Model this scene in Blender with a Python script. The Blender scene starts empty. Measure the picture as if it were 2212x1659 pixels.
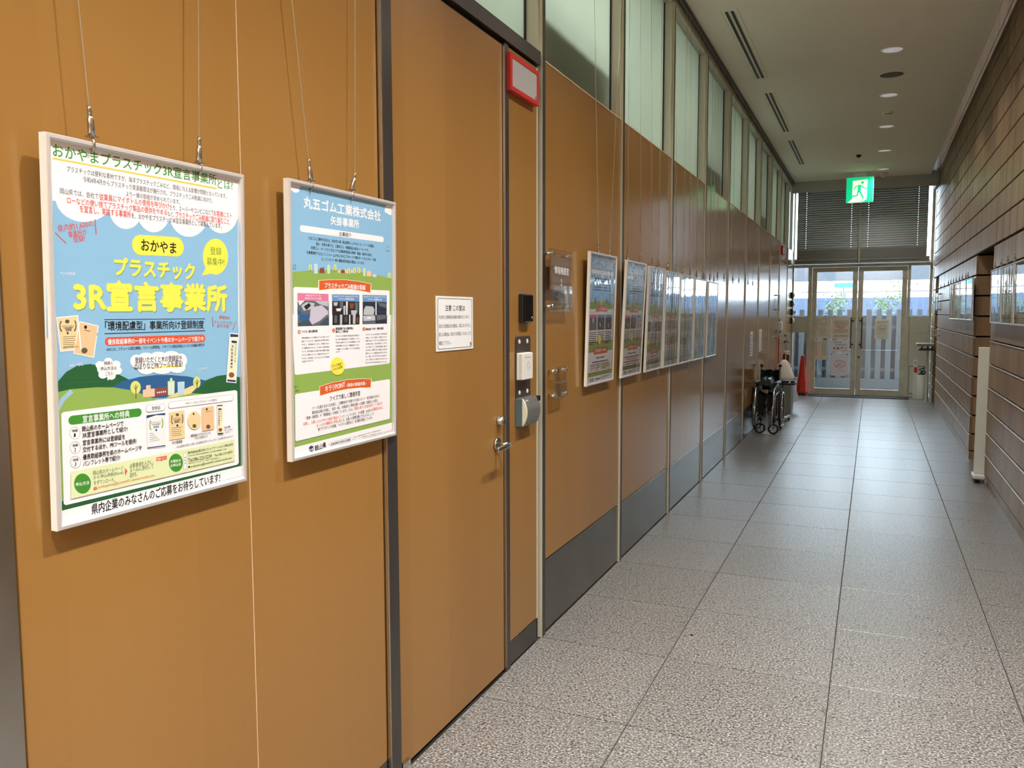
import bpy, math, random
from mathutils import Vector, Matrix
random.seed(7)
S = bpy.context.scene
COL = S.collection
PI = math.pi

# ------------------------------------------------------------------ camera, sky, portal, exposure
cam_data = bpy.data.cameras.new('camera')
cam = bpy.data.objects.new('camera', cam_data)
COL.objects.link(cam)
cam_data.sensor_width = 36.0
cam_data.lens = 29.236
cam_data.clip_start = 0.02
cam_data.clip_end = 300
Rv = Vector((0.91790807, 0.39678285, -0.00285421)); Uv = Vector((-0.03089513, 0.07863974, 0.99642425)); Bv = Vector((0.3955885, -0.91453768, 0.08444271))
cam.matrix_world = Matrix(((Rv.x, Uv.x, Bv.x, 1.28227), (Rv.y, Uv.y, Bv.y, 0.0), (Rv.z, Uv.z, Bv.z, 1.4), (0, 0, 0, 1)))
S.camera = cam
S.view_settings.view_transform = 'Standard'
S.view_settings.look = 'None'
S.view_settings.exposure = 0.0
S.view_settings.gamma = 1.0
S.view_settings.use_curve_mapping = False
S.cycles.max_bounces = 10
S.cycles.transparent_max_bounces = 16
S.cycles.sample_clamp_indirect = 8
S.cycles.use_denoising = True

w = bpy.data.worlds.new('sky'); S.world = w; w.use_nodes = True
w.node_tree.nodes['Background'].inputs[0].default_value = (0.76, 0.87, 1.0, 1)
w.node_tree.nodes['Background'].inputs[1].default_value = 14

def area(name, loc, rot, sx, sy, power, color, portal=False, spread=None, shape='RECTANGLE'):
    l = bpy.data.lights.new(name, 'AREA'); l.shape = shape; l.size = sx
    if shape == 'RECTANGLE': l.size_y = sy
    l.energy = power; l.color = color
    if spread: l.spread = spread
    if portal: l.cycles.is_portal = True
    o = bpy.data.objects.new(name, l); o.location = loc; o.rotation_euler = rot; COL.objects.link(o); return o
area('daylight_opening', (1.08, 15.45, 1.75), (-PI/2, 0, 0), 2.4, 3.5, 1, (1, 1, 1), portal=True)
# lamps of the rooms behind the frosted clerestory
for yy, pw in ((0.5, 1.0), (3.9, 0.8), (6.3, 0.5), (9.6, 0.55), (12.9, 0.55)):
    area('room_lamp', (-1.0, yy, 3.56), (0, 0, 0), 0.4, 2.2, 52*pw, (0.98, 1.0, 0.95))
# ------------------------------------------------------------------ helpers
def lin(r, g, b):
    f = lambda c: (c/255/12.92 if c/255 <= 0.04045 else ((c/255+0.055)/1.055)**2.4)
    return (f(r), f(g), f(b), 1)
MATS = {}
def mat(name, col, rough=0.5, metal=0.0, emit=None, estr=1.0, spec=None, trans=0.0, ior=1.45):
    if name in MATS: return MATS[name]
    m = bpy.data.materials.new(name); m.use_nodes = True
    b = m.node_tree.nodes['Principled BSDF']
    b.inputs['Base Color'].default_value = col if len(col) == 4 else (*col, 1)
    b.inputs['Roughness'].default_value = rough; b.inputs['Metallic'].default_value = metal
    if spec is not None: b.inputs['Specular IOR Level'].default_value = spec
    if trans: b.inputs['Transmission Weight'].default_value = trans; b.inputs['IOR'].default_value = ior
    if emit: b.inputs['Emission Color'].default_value = emit; b.inputs['Emission Strength'].default_value = estr
    MATS[name] = m; return m
class N:
    def __init__(s, m): s.t = m.node_tree; s.b = s.t.nodes['Principled BSDF']
    def add(s, typ, **k):
        n = s.t.nodes.new(typ)
        for a, v in k.items():
            if a.startswith('i_'):
                key = a[2:]; key = int(key) if key.isdigit() else key.replace('_', ' ')
                n.inputs[key].default_value = v
            else: setattr(n, a, v)
        return n
    def l(s, a, b): s.t.links.new(a, b)
    def ramp(s, fac, stops):
        r = s.t.nodes.new('ShaderNodeValToRGB'); e = r.color_ramp.elements
        while len(e) < len(stops): e.new(0.5)
        for k, (p, c) in enumerate(stops): e[k].position = p; e[k].color = c
        s.l(fac, r.inputs[0]); return r.outputs[0]

def wood(name, c1, c2, rough, strip, streak=0.5, spec=0.5, axis=1):
    """laminate of vertical veneer leaves, each a little different in tone, with fine upright grain"""
    m = mat(name, c1, rough, spec=spec); n = N(m)
    tc = n.add('ShaderNodeTexCoord'); sep = n.add('ShaderNodeSeparateXYZ'); n.l(tc.outputs['Object'], sep.inputs[0])
    oi = n.add('ShaderNodeObjectInfo')
    q = n.add('ShaderNodeMath', operation='MULTIPLY_ADD'); n.l(sep.outputs[axis], q.inputs[0]); q.inputs[1].default_value = 1/strip
    mm = n.add('ShaderNodeMath', operation='MULTIPLY'); n.l(oi.outputs['Random'], mm.inputs[0]); mm.inputs[1].default_value = 37.0
    n.l(mm.outputs[0], q.inputs[2])
    fl = n.add('ShaderNodeMath', operation='FLOOR'); n.l(q.outputs[0], fl.inputs[0])
    wn = n.add('ShaderNodeTexWhiteNoise', noise_dimensions='1D'); n.l(fl.outputs[0], wn.inputs['W'])
    mp = n.add('ShaderNodeMapping'); mp.inputs['Scale'].default_value = (60, 60, 0.8); n.l(tc.outputs['Object'], mp.inputs[0])
    no = n.add('ShaderNodeTexNoise', i_Scale=1.0, i_Detail=4.0); n.l(mp.outputs[0], no.inputs['Vector'])
    mp2 = n.add('ShaderNodeMapping'); mp2.inputs['Scale'].default_value = (5, 5, 0.25); n.l(tc.outputs['Object'], mp2.inputs[0])
    no2 = n.add('ShaderNodeTexNoise', i_Scale=1.0, i_Detail=2.0); n.l(mp2.outputs[0], no2.inputs['Vector'])
    a = n.add('ShaderNodeMath', operation='MULTIPLY_ADD'); n.l(no.outputs[0], a.inputs[0]); a.inputs[1].default_value = streak*0.5
    b = n.add('ShaderNodeMath', operation='MULTIPLY_ADD'); n.l(wn.outputs[0], b.inputs[0]); b.inputs[1].default_value = 0.45; n.l(a.outputs[0], b.inputs[2])
    c = n.add('ShaderNodeMath', operation='MULTIPLY_ADD'); n.l(no2.outputs[0], c.inputs[0]); c.inputs[1].default_value = streak*0.8; n.l(b.outputs[0], c.inputs[2])
    a.inputs[2].default_value = -0.1
    r = n.ramp(c.outputs[0], [(0.0, c1), (1.0, c2)]); n.l(r, n.b.inputs['Base Color'])
    bp = n.add('ShaderNodeBump', i_Strength=0.008, i_Distance=0.001); n.l(no.outputs[0], bp.inputs['Height']); n.l(bp.outputs[0], n.b.inputs['Normal'])
    return m
def noisy(name, c1, c2, rough, scale, metal=0.0, stretch=(1, 1, 1), bump=0.0, r2=None, lo=0.3, hi=0.7, spec=None, coord='Object'):
    m = mat(name, c1, rough, metal, spec=spec); n = N(m)
    tc = n.add('ShaderNodeTexCoord'); mp = n.add('ShaderNodeMapping'); mp.inputs['Scale'].default_value = stretch; n.l(tc.outputs[coord], mp.inputs[0])
    no = n.add('ShaderNodeTexNoise', i_Scale=scale, i_Detail=5.0); n.l(mp.outputs[0], no.inputs['Vector'])
    n.l(n.ramp(no.outputs[0], [(lo, c1), (hi, c2)]), n.b.inputs['Base Color'])
    if r2 is not None:
        mr = n.add('ShaderNodeMapRange'); mr.inputs[1].default_value = lo; mr.inputs[2].default_value = hi; mr.inputs[3].default_value = rough; mr.inputs[4].default_value = r2
        n.l(no.outputs[0], mr.inputs[0]); n.l(mr.outputs[0], n.b.inputs['Roughness'])
    if bump:
        bp = n.add('ShaderNodeBump', i_Strength=bump, i_Distance=0.002); n.l(no.outputs[0], bp.inputs['Height']); n.l(bp.outputs[0], n.b.inputs['Normal'])
    return m
def schlick(t, f0):
    # two-sided Fresnel reflectance of a thin sheet
    lw = t.nodes.new('ShaderNodeLayerWeight'); lw.inputs[0].default_value = 0.5; pw = t.nodes.new('ShaderNodeMath'); pw.operation = 'POWER'; pw.inputs[1].default_value = 5.0
    ma = t.nodes.new('ShaderNodeMath'); ma.operation = 'MULTIPLY_ADD'; ma.inputs[1].default_value = 1-2*f0; ma.inputs[2].default_value = 2*f0
    t.links.new(lw.outputs['Facing'], pw.inputs[0]); t.links.new(pw.outputs[0], ma.inputs[0]); return ma.outputs[0]
def thin_glass(name, tint=(1, 1, 1, 1), wave=0.0, rough=0.0, scale=(6, 6, 1.2), boost=1.0, ior=1.5):
    m = bpy.data.materials.new(name); m.use_nodes = True; t = m.node_tree; t.nodes.clear()
    o = t.nodes.new('ShaderNodeOutputMaterial'); mx = t.nodes.new('ShaderNodeMixShader'); tr = t.nodes.new('ShaderNodeBsdfTransparent'); gl = t.nodes.new('ShaderNodeBsdfGlossy'); fr = schlick(t, ((ior-1)/(ior+1))**2)
    tr.inputs[0].default_value = tint; gl.inputs['Roughness'].default_value = rough
    if wave:
        tc = t.nodes.new('ShaderNodeTexCoord'); mp = t.nodes.new('ShaderNodeMapping'); mp.inputs['Scale'].default_value = scale
        no = t.nodes.new('ShaderNodeTexNoise'); no.inputs['Scale'].default_value = 1.0; no.inputs['Detail'].default_value = 2.0
        oi = t.nodes.new('ShaderNodeObjectInfo'); va = t.nodes.new('ShaderNodeVectorMath'); va.operation = 'ADD'; vm = t.nodes.new('ShaderNodeVectorMath'); vm.operation = 'SCALE'; vm.inputs[0].default_value = (31, 17, 23)
        t.links.new(oi.outputs['Random'], vm.inputs['Scale']); t.links.new(tc.outputs['Object'], mp.inputs[0]); t.links.new(mp.outputs[0], va.inputs[0]); t.links.new(vm.outputs[0], va.inputs[1]); t.links.new(va.outputs[0], no.inputs['Vector'])
        bp = t.nodes.new('ShaderNodeBump'); bp.inputs['Strength'].default_value = 1.0; bp.inputs['Distance'].default_value = wave
        t.links.new(no.outputs[0], bp.inputs['Height']); t.links.new(bp.outputs[0], gl.inputs['Normal']); 
    mb = t.nodes.new('ShaderNodeMath'); mb.operation = 'MULTIPLY'; mb.use_clamp = True; mb.inputs[1].default_value = boost
    t.links.new(fr, mb.inputs[0]); t.links.new(mb.outputs[0], mx.inputs[0]); t.links.new(tr.outputs[0], mx.inputs[1]); t.links.new(gl.outputs[0], mx.inputs[2]); t.links.new(mx.outputs[0], o.inputs[0])
    MATS[name] = m; return m

class MB:
    """collects shapes; build() links them as one mesh object"""
    def __init__(s): s.v = []; s.f = []; s.mi = []; s.sm = []
    def face(s, idx, mi=0, sm=False): s.f.append(idx); s.mi.append(mi); s.sm.append(sm)
    def poly(s, pts, mi=0):
        k = len(s.v); s.v += [tuple(p) for p in pts]; s.face(tuple(range(k, k+len(pts))), mi)
    def box(s, x0, x1, y0, y1, z0, z1, mi=0, bev=0.0):
        if bev > 0: return s.bbox(x0, x1, y0, y1, z0, z1, mi, bev)
        k = len(s.v)
        s.v += [(x0, y0, z0), (x1, y0, z0), (x1, y1, z0), (x0, y1, z0), (x0, y0, z1), (x1, y0, z1), (x1, y1, z1), (x0, y1, z1)]
        for q in ((0, 3, 2, 1), (4, 5, 6, 7), (0, 1, 5, 4), (1, 2, 6, 5), (2, 3, 7, 6), (3, 0, 4, 7)): s.face(tuple(k+i for i in q), mi)
    def bbox(s, x0, x1, y0, y1, z0, z1, mi, b):
        k = len(s.v); P = {}
        for ix, x in enumerate((x0, x1)):
            for iy, y in enumerate((y0, y1)):
                for iz, z in enumerate((z0, z1)):
                    sx, sy, sz = (1 if ix == 0 else -1), (1 if iy == 0 else -1), (1 if iz == 0 else -1)
                    P[ix, iy, iz, 0] = len(s.v); s.v.append((x, y+sy*b, z+sz*b))
                    P[ix, iy, iz, 1] = len(s.v); s.v.append((x+sx*b, y, z+sz*b))
                    P[ix, iy, iz, 2] = len(s.v); s.v.append((x+sx*b, y+sy*b, z))
        for a in (0, 1):
            q = [P[a, 0, 0, 0], P[a, 1, 0, 0], P[a, 1, 1, 0], P[a, 0, 1, 0]]; s.face(tuple(q if a else q[::-1]), mi)
            q = [P[0, a, 0, 1], P[1, a, 0, 1], P[1, a, 1, 1], P[0, a, 1, 1]]; s.face(tuple(q[::-1] if a else q), mi)
            q = [P[0, 0, a, 2], P[1, 0, a, 2], P[1, 1, a, 2], P[0, 1, a, 2]]; s.face(tuple(q if a else q[::-1]), mi)
        for a in (0, 1):
            for b2 in (0, 1):
                s.face((P[a, b2, 0, 0], P[a, b2, 1, 0], P[a, b2, 1, 1], P[a, b2, 0, 1]), mi)
                s.face((P[a, 0, b2, 0], P[a, 1, b2, 0], P[a, 1, b2, 2], P[a, 0, b2, 2]), mi)
                s.face((P[0, a, b2, 1], P[1, a, b2, 1], P[1, a, b2, 2], P[0, a, b2, 2]), mi)
                for c in (0, 1): s.face((P[a, b2, c, 0], P[a, b2, c, 1], P[a, b2, c, 2]), mi)
    def tube(s, pts, r, n=8, mi=0, caps=True, closed=False):
        pts = [Vector(p) for p in pts]; rs = r if isinstance(r, (list, tuple)) else [r]*len(pts); k0 = len(s.v); up = None
        for i, p in enumerate(pts):
            if closed: d = (pts[(i+1) % len(pts)]-pts[i-1]).normalized()
            else: d = ((pts[min(i+1, len(pts)-1)]-pts[max(i-1, 0)])).normalized()
            if up is None: up = Vector((0, 0, 1)) if abs(d.z) < 0.9 else Vector((1, 0, 0))
            a = d.cross(up).normalized(); up = a.cross(d).normalized()
            for j in range(n):
                t = 2*PI*j/n; q = p+(a*math.cos(t)+up*math.sin(t))*rs[i]; s.v.append(tuple(q))
        m = len(pts)
        for i in range(m if closed else m-1):
            for j in range(n):
                a0 = k0+i*n+j; a1 = k0+i*n+(j+1) % n; b0 = k0+((i+1) % m)*n+j; b1 = k0+((i+1) % m)*n+(j+1) % n
                s.face((a0, a1, b1, b0), mi, True)
        if caps and not closed:
            s.face(tuple(k0+j for j in range(n))[::-1], mi); s.face(tuple(k0+(m-1)*n+j for j in range(n)), mi)
    def cyl(s, p, q, r, n=16, mi=0, r2=None): s.tube([p, q], [r, r if r2 is None else r2], n, mi)
    def lathe(s, prof, c=(0, 0, 0), ax='z', n=24, mi=0):
        """prof: list of (radius, height) turned about axis ax through c"""
        k0 = len(s.v)
        for r, h in prof:
            for j in range(n):
                t = 2*PI*j/n; a, b = r*math.cos(t), r*math.sin(t)
                q = {'z': (a, b, h), 'x': (h, a, b), 'y': (b, h, a)}[ax]; s.v.append((c[0]+q[0], c[1]+q[1], c[2]+q[2]))
        for i in range(len(prof)-1):
            for j in range(n): s.face((k0+i*n+j, k0+i*n+(j+1) % n, k0+(i+1)*n+(j+1) % n, k0+(i+1)*n+j), mi, True)
        s.face(tuple(k0+j for j in range(n))[::-1], mi); s.face(tuple(k0+(len(prof)-1)*n+j for j in range(n)), mi)
    def build(s, name, mats, parent=None, loc=(0, 0, 0), rot=(0, 0, 0)):
        me = bpy.data.meshes.new(name); me.from_pydata(s.v, [], s.f); me.polygons.foreach_set('material_index', s.mi); me.polygons.foreach_set('use_smooth', s.sm)
        if not isinstance(mats, (list, tuple)): mats = [mats]
        for m in mats: me.materials.append(m if not isinstance(m, str) else MATS[m])
        me.validate(); me.update()
        return link(name, me, parent, loc, rot)
def link(name, data, parent=None, loc=(0, 0, 0), rot=(0, 0, 0)):
    o = bpy.data.objects.new(name, data); COL.objects.link(o); o.location = loc; o.rotation_euler = rot
    if parent: o.parent = parent
    return o
def bx(name, m, x0, x1, y0, y1, z0, z1, parent=None, bev=0.0):
    """box mesh whose object sits at its own centre"""
    cx, cy, cz = (x0+x1)/2, (y0+y1)/2, (z0+z1)/2; b = MB(); b.box(x0-cx, x1-cx, y0-cy, y1-cy, z0-cz, z1-cz, 0, bev)
    pl = parent_off(parent); return b.build(name, m, parent, (cx-pl[0], cy-pl[1], cz-pl[2]))
def parent_off(p): return p.location if p else (0, 0, 0)
def thing(name, label, cat, loc=(0, 0, 0), group=None, rot=(0, 0, 0)):
    return tag(link(name, None, None, loc, rot), label, cat, group)
def tag(o, label, cat, group=None):
    o['label'] = label; o['category'] = cat
    if group: o['group'] = group
    return o
def struct(o, label, cat='wall'):
    o['kind'] = 'structure'; o['label'] = label; o['category'] = cat; return o
_TXT = {}
def text_geo(s, bold):
    key = (s, bold)
    if key in _TXT: return _TXT[key]
    c = bpy.data.curves.new('t', 'FONT'); c.body = s; c.resolution_u = 2; c.offset = 0
    o = bpy.data.objects.new('t', c); COL.objects.link(o); bpy.context.view_layer.update()
    ev = o.evaluated_get(bpy.context.evaluated_depsgraph_get()); me = ev.to_mesh()
    v = [(p.co.x, p.co.y) for p in me.vertices]; f = [tuple(p.vertices) for p in me.polygons]; ev.to_mesh_clear()
    bpy.data.objects.remove(o); bpy.data.curves.remove(c)
    xs = [p[0] for p in v]; ys = [p[1] for p in v]; _TXT[key] = (v, f, min(xs), max(xs), min(ys), max(ys)); return _TXT[key]
def put_text(mb, s, p, q, h, depth, mi, bold=1):
    e = bold*(0.0075 if bold < 5 else 0.0062)*h
    for k, (ax, az) in enumerate(((e, 0), (-e, 0), (0, e), (0, -e))[:2 if bold < 2 else 4] if bold else ((0, 0),)): put_text1(mb, s, (p[0]+ax, p[1]+az), (q[0]+ax, q[1]+az), h, depth+k*1.5e-6, mi, 0)
def put_text1(mb, s, p, q, h, depth, mi, bold=1):
    """flat lettering on the y-z plane (facing +x): mid-height line runs p -> q, height h"""
    v, f, x0, x1, y0, y1 = text_geo(s, bold)
    if not v: return
    d = Vector((q[0]-p[0], q[1]-p[1])); L = d.length; d /= L; nrm = Vector((-d.y, d.x)); k = len(mb.v)
    if len(s) == 1 and s in 'ーッ・': y0, y1 = -0.08, 0.84
    for a, b in v:
        u = (a-x0)/(x1-x0)*L; t = ((b-y0)/(y1-y0)-0.5)*h
        mb.v.append((depth, p[0]+d.x*u+nrm.x*t, p[1]+d.y*u+nrm.y*t))
    for q_ in f: mb.face(tuple(k+i for i in q_), mi)
# ------------------------------------------------------------------ materials
wood('laminate_left', (0.272, 0.138, 0.034, 1), (0.33, 0.175, 0.048, 1), 0.17, 0.31, 0.35, 0.5)
wood('laminate_door', (0.272, 0.138, 0.034, 1), (0.33, 0.175, 0.048, 1), 0.30, 0.25, 0.35, 0.5)
wood('laminate_right', (0.20, 0.118, 0.056, 1), (0.46, 0.295, 0.165, 1), 0.36, 0.17, 0.45, 0.38)
wood('laminate_end', (0.36, 0.22, 0.11, 1), (0.44, 0.28, 0.15, 1), 0.45, 0.4, 0.3, 0.4, axis=0)
mat('groove_dark', (0.012, 0.009, 0.008), 0.8)
noisy('brushed_steel', (0.30, 0.29, 0.265, 1), (0.42, 0.405, 0.375, 1), 0.30, 2.0, 1.0, (1, 1, 1), 0.01, 0.42)
noisy('kick_steel', (0.19, 0.182, 0.165, 1), (0.28, 0.27, 0.25, 1), 0.24, 4.0, 1.0, (1, 1, 0.7), 0.0, 0.27, 0.15, 0.85)
noisy('dark_steel', (0.10, 0.092, 0.085, 1), (0.15, 0.14, 0.13, 1), 0.38, 3.0, 0.9, (1, 1, 0.6), 0.0, 0.45)
mat('bright_steel', (0.62, 0.60, 0.55), 0.22, 1.0)
mat('trim_alu_glare', (0.85, 0.84, 0.82), 0.35, 0.2)  # metal trim coloured near white to carry sky glare on the board tops
mat('pale_edge', (0.75, 0.55, 0.33), 0.4)
mat('olive_edge', (0.62, 0.60, 0.46), 0.4, 0.2)
mat('olive_paint', (0.52, 0.51, 0.41), 0.5)
mat('ceiling_paint', (0.84, 0.79, 0.66), 0.8)
mat('plain_wall', (0.72, 0.70, 0.64), 0.7)
mat('room_white', (0.75, 0.78, 0.72), 0.8)
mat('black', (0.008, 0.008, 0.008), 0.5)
mat('black_gloss', (0.006, 0.006, 0.007), 0.08)
mat('rubber', (0.012, 0.012, 0.013), 0.7)
mat('white_plastic', (0.74, 0.74, 0.70), 0.35)
mat('white_paint', (0.82, 0.84, 0.76), 0.4)
mat('grey_plastic', (0.22, 0.22, 0.21), 0.3, 0.5)
mat('teal_plastic', (0.09, 0.14, 0.16), 0.35)
mat('cream_lens', (0.78, 0.76, 0.58), 0.3)
mat('brown_plate', (0.065, 0.05, 0.04), 0.4, 0.3)
mat('chrome', (0.72, 0.71, 0.68), 0.12, 1.0)
mat('satin_metal', (0.50, 0.48, 0.43), 0.25, 1.0)
mat('frame_silver', (0.76, 0.76, 0.76), 0.30, 0.55)
mat('frame_side', (0.92, 0.90, 0.82), 0.4, 0.0)  # cream colour holds the warm light on the frames' sides
mat('wire_steel', (0.78, 0.72, 0.55), 0.3, 0.7)
mat('red_frame', (0.55, 0.022, 0.018), 0.35)
mat('wheelchair_frame', (0.22, 0.22, 0.22), 0.25, 0.8)
mat('grey_face', (0.42, 0.42, 0.42), 0.4)
noisy('door_frame_metal', (0.50, 0.49, 0.38, 1), (0.66, 0.65, 0.52, 1), 0.42, 7.0, 0.1, (1, 1, 1), 0.02)
mat('opaque_panel', (0.60, 0.62, 0.50), 0.45)
mat('blind_slat', (0.34, 0.345, 0.32), 0.42, 0.2)
mat('box_paint', (0.46, 0.465, 0.43), 0.6)
mat('shelf_metal', (0.26, 0.25, 0.22), 0.4, 0.4)
mat('mat_rubber', (0.05, 0.048, 0.042), 1.0, spec=0.1)
mat('cone_red', (0.62, 0.028, 0.015), 0.45)
mat('notice_paper', (0.84, 0.77, 0.62), 0.7)
mat('tape', (0.03, 0.03, 0.03), 0.6)
mat('handle_dark', (0.05, 0.04, 0.035), 0.35, 0.6)
mat('yellow_tape', (0.55, 0.45, 0.03), 0.5)
mat('green_vinyl', (0.002, 0.014, 0.013), 0.4)
mat('dark_wire', (0.12, 0.11, 0.10), 0.4, 0.5)
mat('bag_cloth', (0.9, 0.86, 0.78), 0.8)
mat('bag_kraft', (0.42, 0.32, 0.22), 0.8)
mat('sheet_white', (0.85, 0.88, 0.95), 0.6)
mat('cabinet_grey', (0.22, 0.25, 0.21), 0.5)
mat('bottle_brown', (0.10, 0.022, 0.008), 0.25)
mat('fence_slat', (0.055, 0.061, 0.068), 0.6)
mat('fence_gap_shade', (0.02, 0.022, 0.03), 0.7)  # shadow behind the slats put into a near-black wall colour
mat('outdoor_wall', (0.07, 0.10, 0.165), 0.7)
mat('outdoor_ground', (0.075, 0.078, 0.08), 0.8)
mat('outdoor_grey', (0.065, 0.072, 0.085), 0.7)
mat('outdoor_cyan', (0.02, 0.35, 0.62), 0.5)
mat('leaf_green', (0.10, 0.20, 0.05), 0.6)
mat('stone_end', (0.45, 0.45, 0.40), 0.6)
mat('exit_green', (0.0, 0.35, 0.16), 0.5, emit=(0.0, 0.62, 0.25, 1), estr=1.0)
mat('exit_cream', (0.8, 0.8, 0.6), 0.5, emit=(0.90, 0.92, 0.62, 1), estr=1.0)
mat('lamp_off', (0.62, 0.63, 0.64), 0.3, emit=(1, 0.98, 0.95, 1), estr=0.26)  # weak glow put into the lens of the far ceiling lights
mat('lamp_on', (0.9, 0.9, 0.9), 0.3, emit=(1, 0.93, 0.8, 1), estr=6)
mat('speaker_grille', (0.16, 0.14, 0.115), 0.7)
mat('acrylic_back', (0.26, 0.185, 0.135), 0.3)
thin_glass('door_glass', (0.93, 0.97, 0.97, 1), 0, 0.0)
thin_glass('poster_cover', (1, 1, 1, 1), 0.0008, 0.02, (7, 7, 1.5), 1.0, 1.2)
thin_glass('poster_film', (0.97, 0.97, 0.97, 1), 0.0045, 0.03, (5, 9, 1.4), 2.0, 1.6)
thin_glass('film_right', (0.97, 0.97, 0.97, 1), 0.0022, 0.015, (5, 5, 1.2), 2.2, 1.7)
thin_glass('acrylic_clear', (0.98, 0.98, 0.97, 1), 0.0, 0.02, boost=1.0)
thin_glass('acrylic_edge', (0.80, 0.84, 0.80, 1), 0.0, 0.1, boost=3.0)
# frosted clerestory glass: light from the rooms behind passes through it diffusely
m = bpy.data.materials.new('frosted_glass'); m.use_nodes = True; t = m.node_tree; t.nodes.clear()
o = t.nodes.new('ShaderNodeOutputMaterial'); mx = t.nodes.new('ShaderNodeMixShader'); tr = t.nodes.new('ShaderNodeBsdfTranslucent'); gl = t.nodes.new('ShaderNodeBsdfGlossy'); fr = schlick(t, 0.03)
tr.inputs[0].default_value = (0.68, 0.745, 0.675, 1); gl.inputs['Roughness'].default_value = 0.12
t.links.new(fr, mx.inputs[0]); t.links.new(tr.outputs[0], mx.inputs[1]); t.links.new(gl.outputs[0], mx.inputs[2]); t.links.new(mx.outputs[0], o.inputs[0]); MATS['frosted_glass'] = m
# granite floor tile: warm grey with close dark and pale specks
m = mat('granite', (0.42, 0.40, 0.36), 0.36, spec=0.6); n = N(m)
tc = n.add('ShaderNodeTexCoord'); oi = n.add('ShaderNodeObjectInfo')
v1 = n.add('ShaderNodeTexNoise', i_Scale=125.0, i_Detail=2.5, i_Roughness=0.65); n.l(tc.outputs['Object'], v1.inputs['Vector'])
v2 = n.add('ShaderNodeTexVoronoi', i_Scale=130.0); n.l(tc.outputs['Object'], v2.inputs['Vector'])
v3 = n.add('ShaderNodeTexNoise', i_Scale=3.0, i_Detail=2.0); n.l(tc.outputs['Object'], v3.inputs['Vector'])
base = n.ramp(v1.outputs[0], [(0.36, (0.04, 0.038, 0.034, 1)), (0.45, (0.15, 0.148, 0.138, 1)), (0.55, (0.235, 0.232, 0.219, 1)), (0.66, (0.50, 0.496, 0.47, 1))])
spk = n.ramp(v2.outputs['Color'], [(0.13, (0.22, 0.21, 0.20, 1)), (0.24, (1, 1, 1, 1))])
mx = n.add('ShaderNodeMixRGB', blend_type='MULTIPLY', i_0=0.8); n.l(base, mx.inputs[1]); n.l(spk, mx.inputs[2])
tone = n.ramp(oi.outputs['Random'], [(0.0, (0.88, 0.88, 0.87, 1)), (1.0, (1.0, 1.0, 1.0, 1))])
mx2 = n.add('ShaderNodeMixRGB', blend_type='MULTIPLY', i_0=1.0); n.l(mx.outputs[0], mx2.inputs[1]); n.l(tone, mx2.inputs[2]); n.l(mx2.outputs[0], n.b.inputs['Base Color'])
mr = n.add('ShaderNodeMapRange'); mr.inputs[3].default_value = 0.24; mr.inputs[4].default_value = 0.40; n.l(v1.outputs[0], mr.inputs[0]); n.l(mr.outputs[0], n.b.inputs['Roughness'])
bp = n.add('ShaderNodeBump', i_Strength=0.25, i_Distance=0.0006); n.l(v1.outputs[0], bp.inputs['Height']); n.l(bp.outputs[0], n.b.inputs['Normal'])
noisy('grout', (0.035, 0.032, 0.028, 1), (0.06, 0.055, 0.048, 1), 0.9, 20)
# printing inks
PAL = {}
for k, c in dict(sky=(134, 184, 217), white=(235, 236, 240), green=(62, 140, 48), gold=(224, 200, 96), ink=(28, 28, 28), ink2=(92, 84, 62), red=(206, 78, 62), yellow=(248, 228, 84), gold2=(128, 160, 130),
                 orange=(212, 84, 52), cream=(226, 204, 156), tan=(226, 188, 146), forest=(34, 92, 52), lake=(42, 92, 142), beach=(222, 208, 140), grass=(138, 172, 84), river=(150, 188, 214), lime=(206, 218, 122), trunk=(122, 72, 42),
                 peach=(232, 190, 160), brick=(132, 74, 66), brick2=(140, 84, 66), mint=(196, 220, 184), pale=(186, 214, 228), navy=(32, 58, 98), cream2=(234, 230, 196), grey=(150, 152, 150), paper=(226, 230, 232), pgreen=(214, 226, 178),
                 pink=(214, 120, 158), blue=(98, 146, 196), rust=(206, 94, 42), slate=(92, 100, 110), slate2=(60, 78, 90), char=(38, 38, 40), navy2=(36, 48, 66), silver=(178, 186, 192), lilac=(190, 188, 206)).items():
    PAL[k] = mat('ink_'+k, lin(*c), 0.55, spec=0.25)
PK = list(PAL); PM = [PAL[k] for k in PK]; PI_ = {k: i for i, k in enumerate(PK)}
# ------------------------------------------------------------------ the setting
D = 1.28227; W = 2.165; CEIL = 3.543; SILL = 2.44; Y0 = -3.6; YE = 15.2
b = MB(); b.box(-0.12, 3.3, Y0, YE+0.05, -0.08, -0.004)
floor = struct(b.build('floor', 'grout'), 'grey granite tiled corridor floor', 'floor')
xs = [0.0, 0.555, 1.1765, 1.802, 2.42, 3.04]; rows = []
y = 2.659-0.6055*10
while y < YE: rows.append(y); y += 0.6055
cache = {}
for i in range(5):
    x0, x1 = xs[i]+0.0021, xs[i+1]-0.0021
    for r in rows:
        y0, y1 = max(r, Y0)+0.0024, min(r+0.6055, YE)-0.0024
        if y1-y0 < 0.02: continue
        if i == 4 and not (7.0 < r < 9.3): continue
        key = (i, round(y1-y0, 3))
        if key not in cache:
            q = MB(); w2, h2 = (x1-x0)/2, (y1-y0)/2; q.box(-w2, w2, -h2, h2, -0.012, 0, 0, 0.0012); o = q.build('tile', 'granite', floor); cache[key] = o.data
        else: o = link('tile', cache[key], floor)
        o.location = ((x0+x1)/2, (y0+y1)/2, 0)
mpos = MATS['granite'].node_tree; geo = mpos.nodes.new('ShaderNodeNewGeometry')
for l in list(mpos.links):
    if l.from_node.type == 'TEX_COORD': mpos.links.new(geo.outputs['Position'], l.to_socket)

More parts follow.
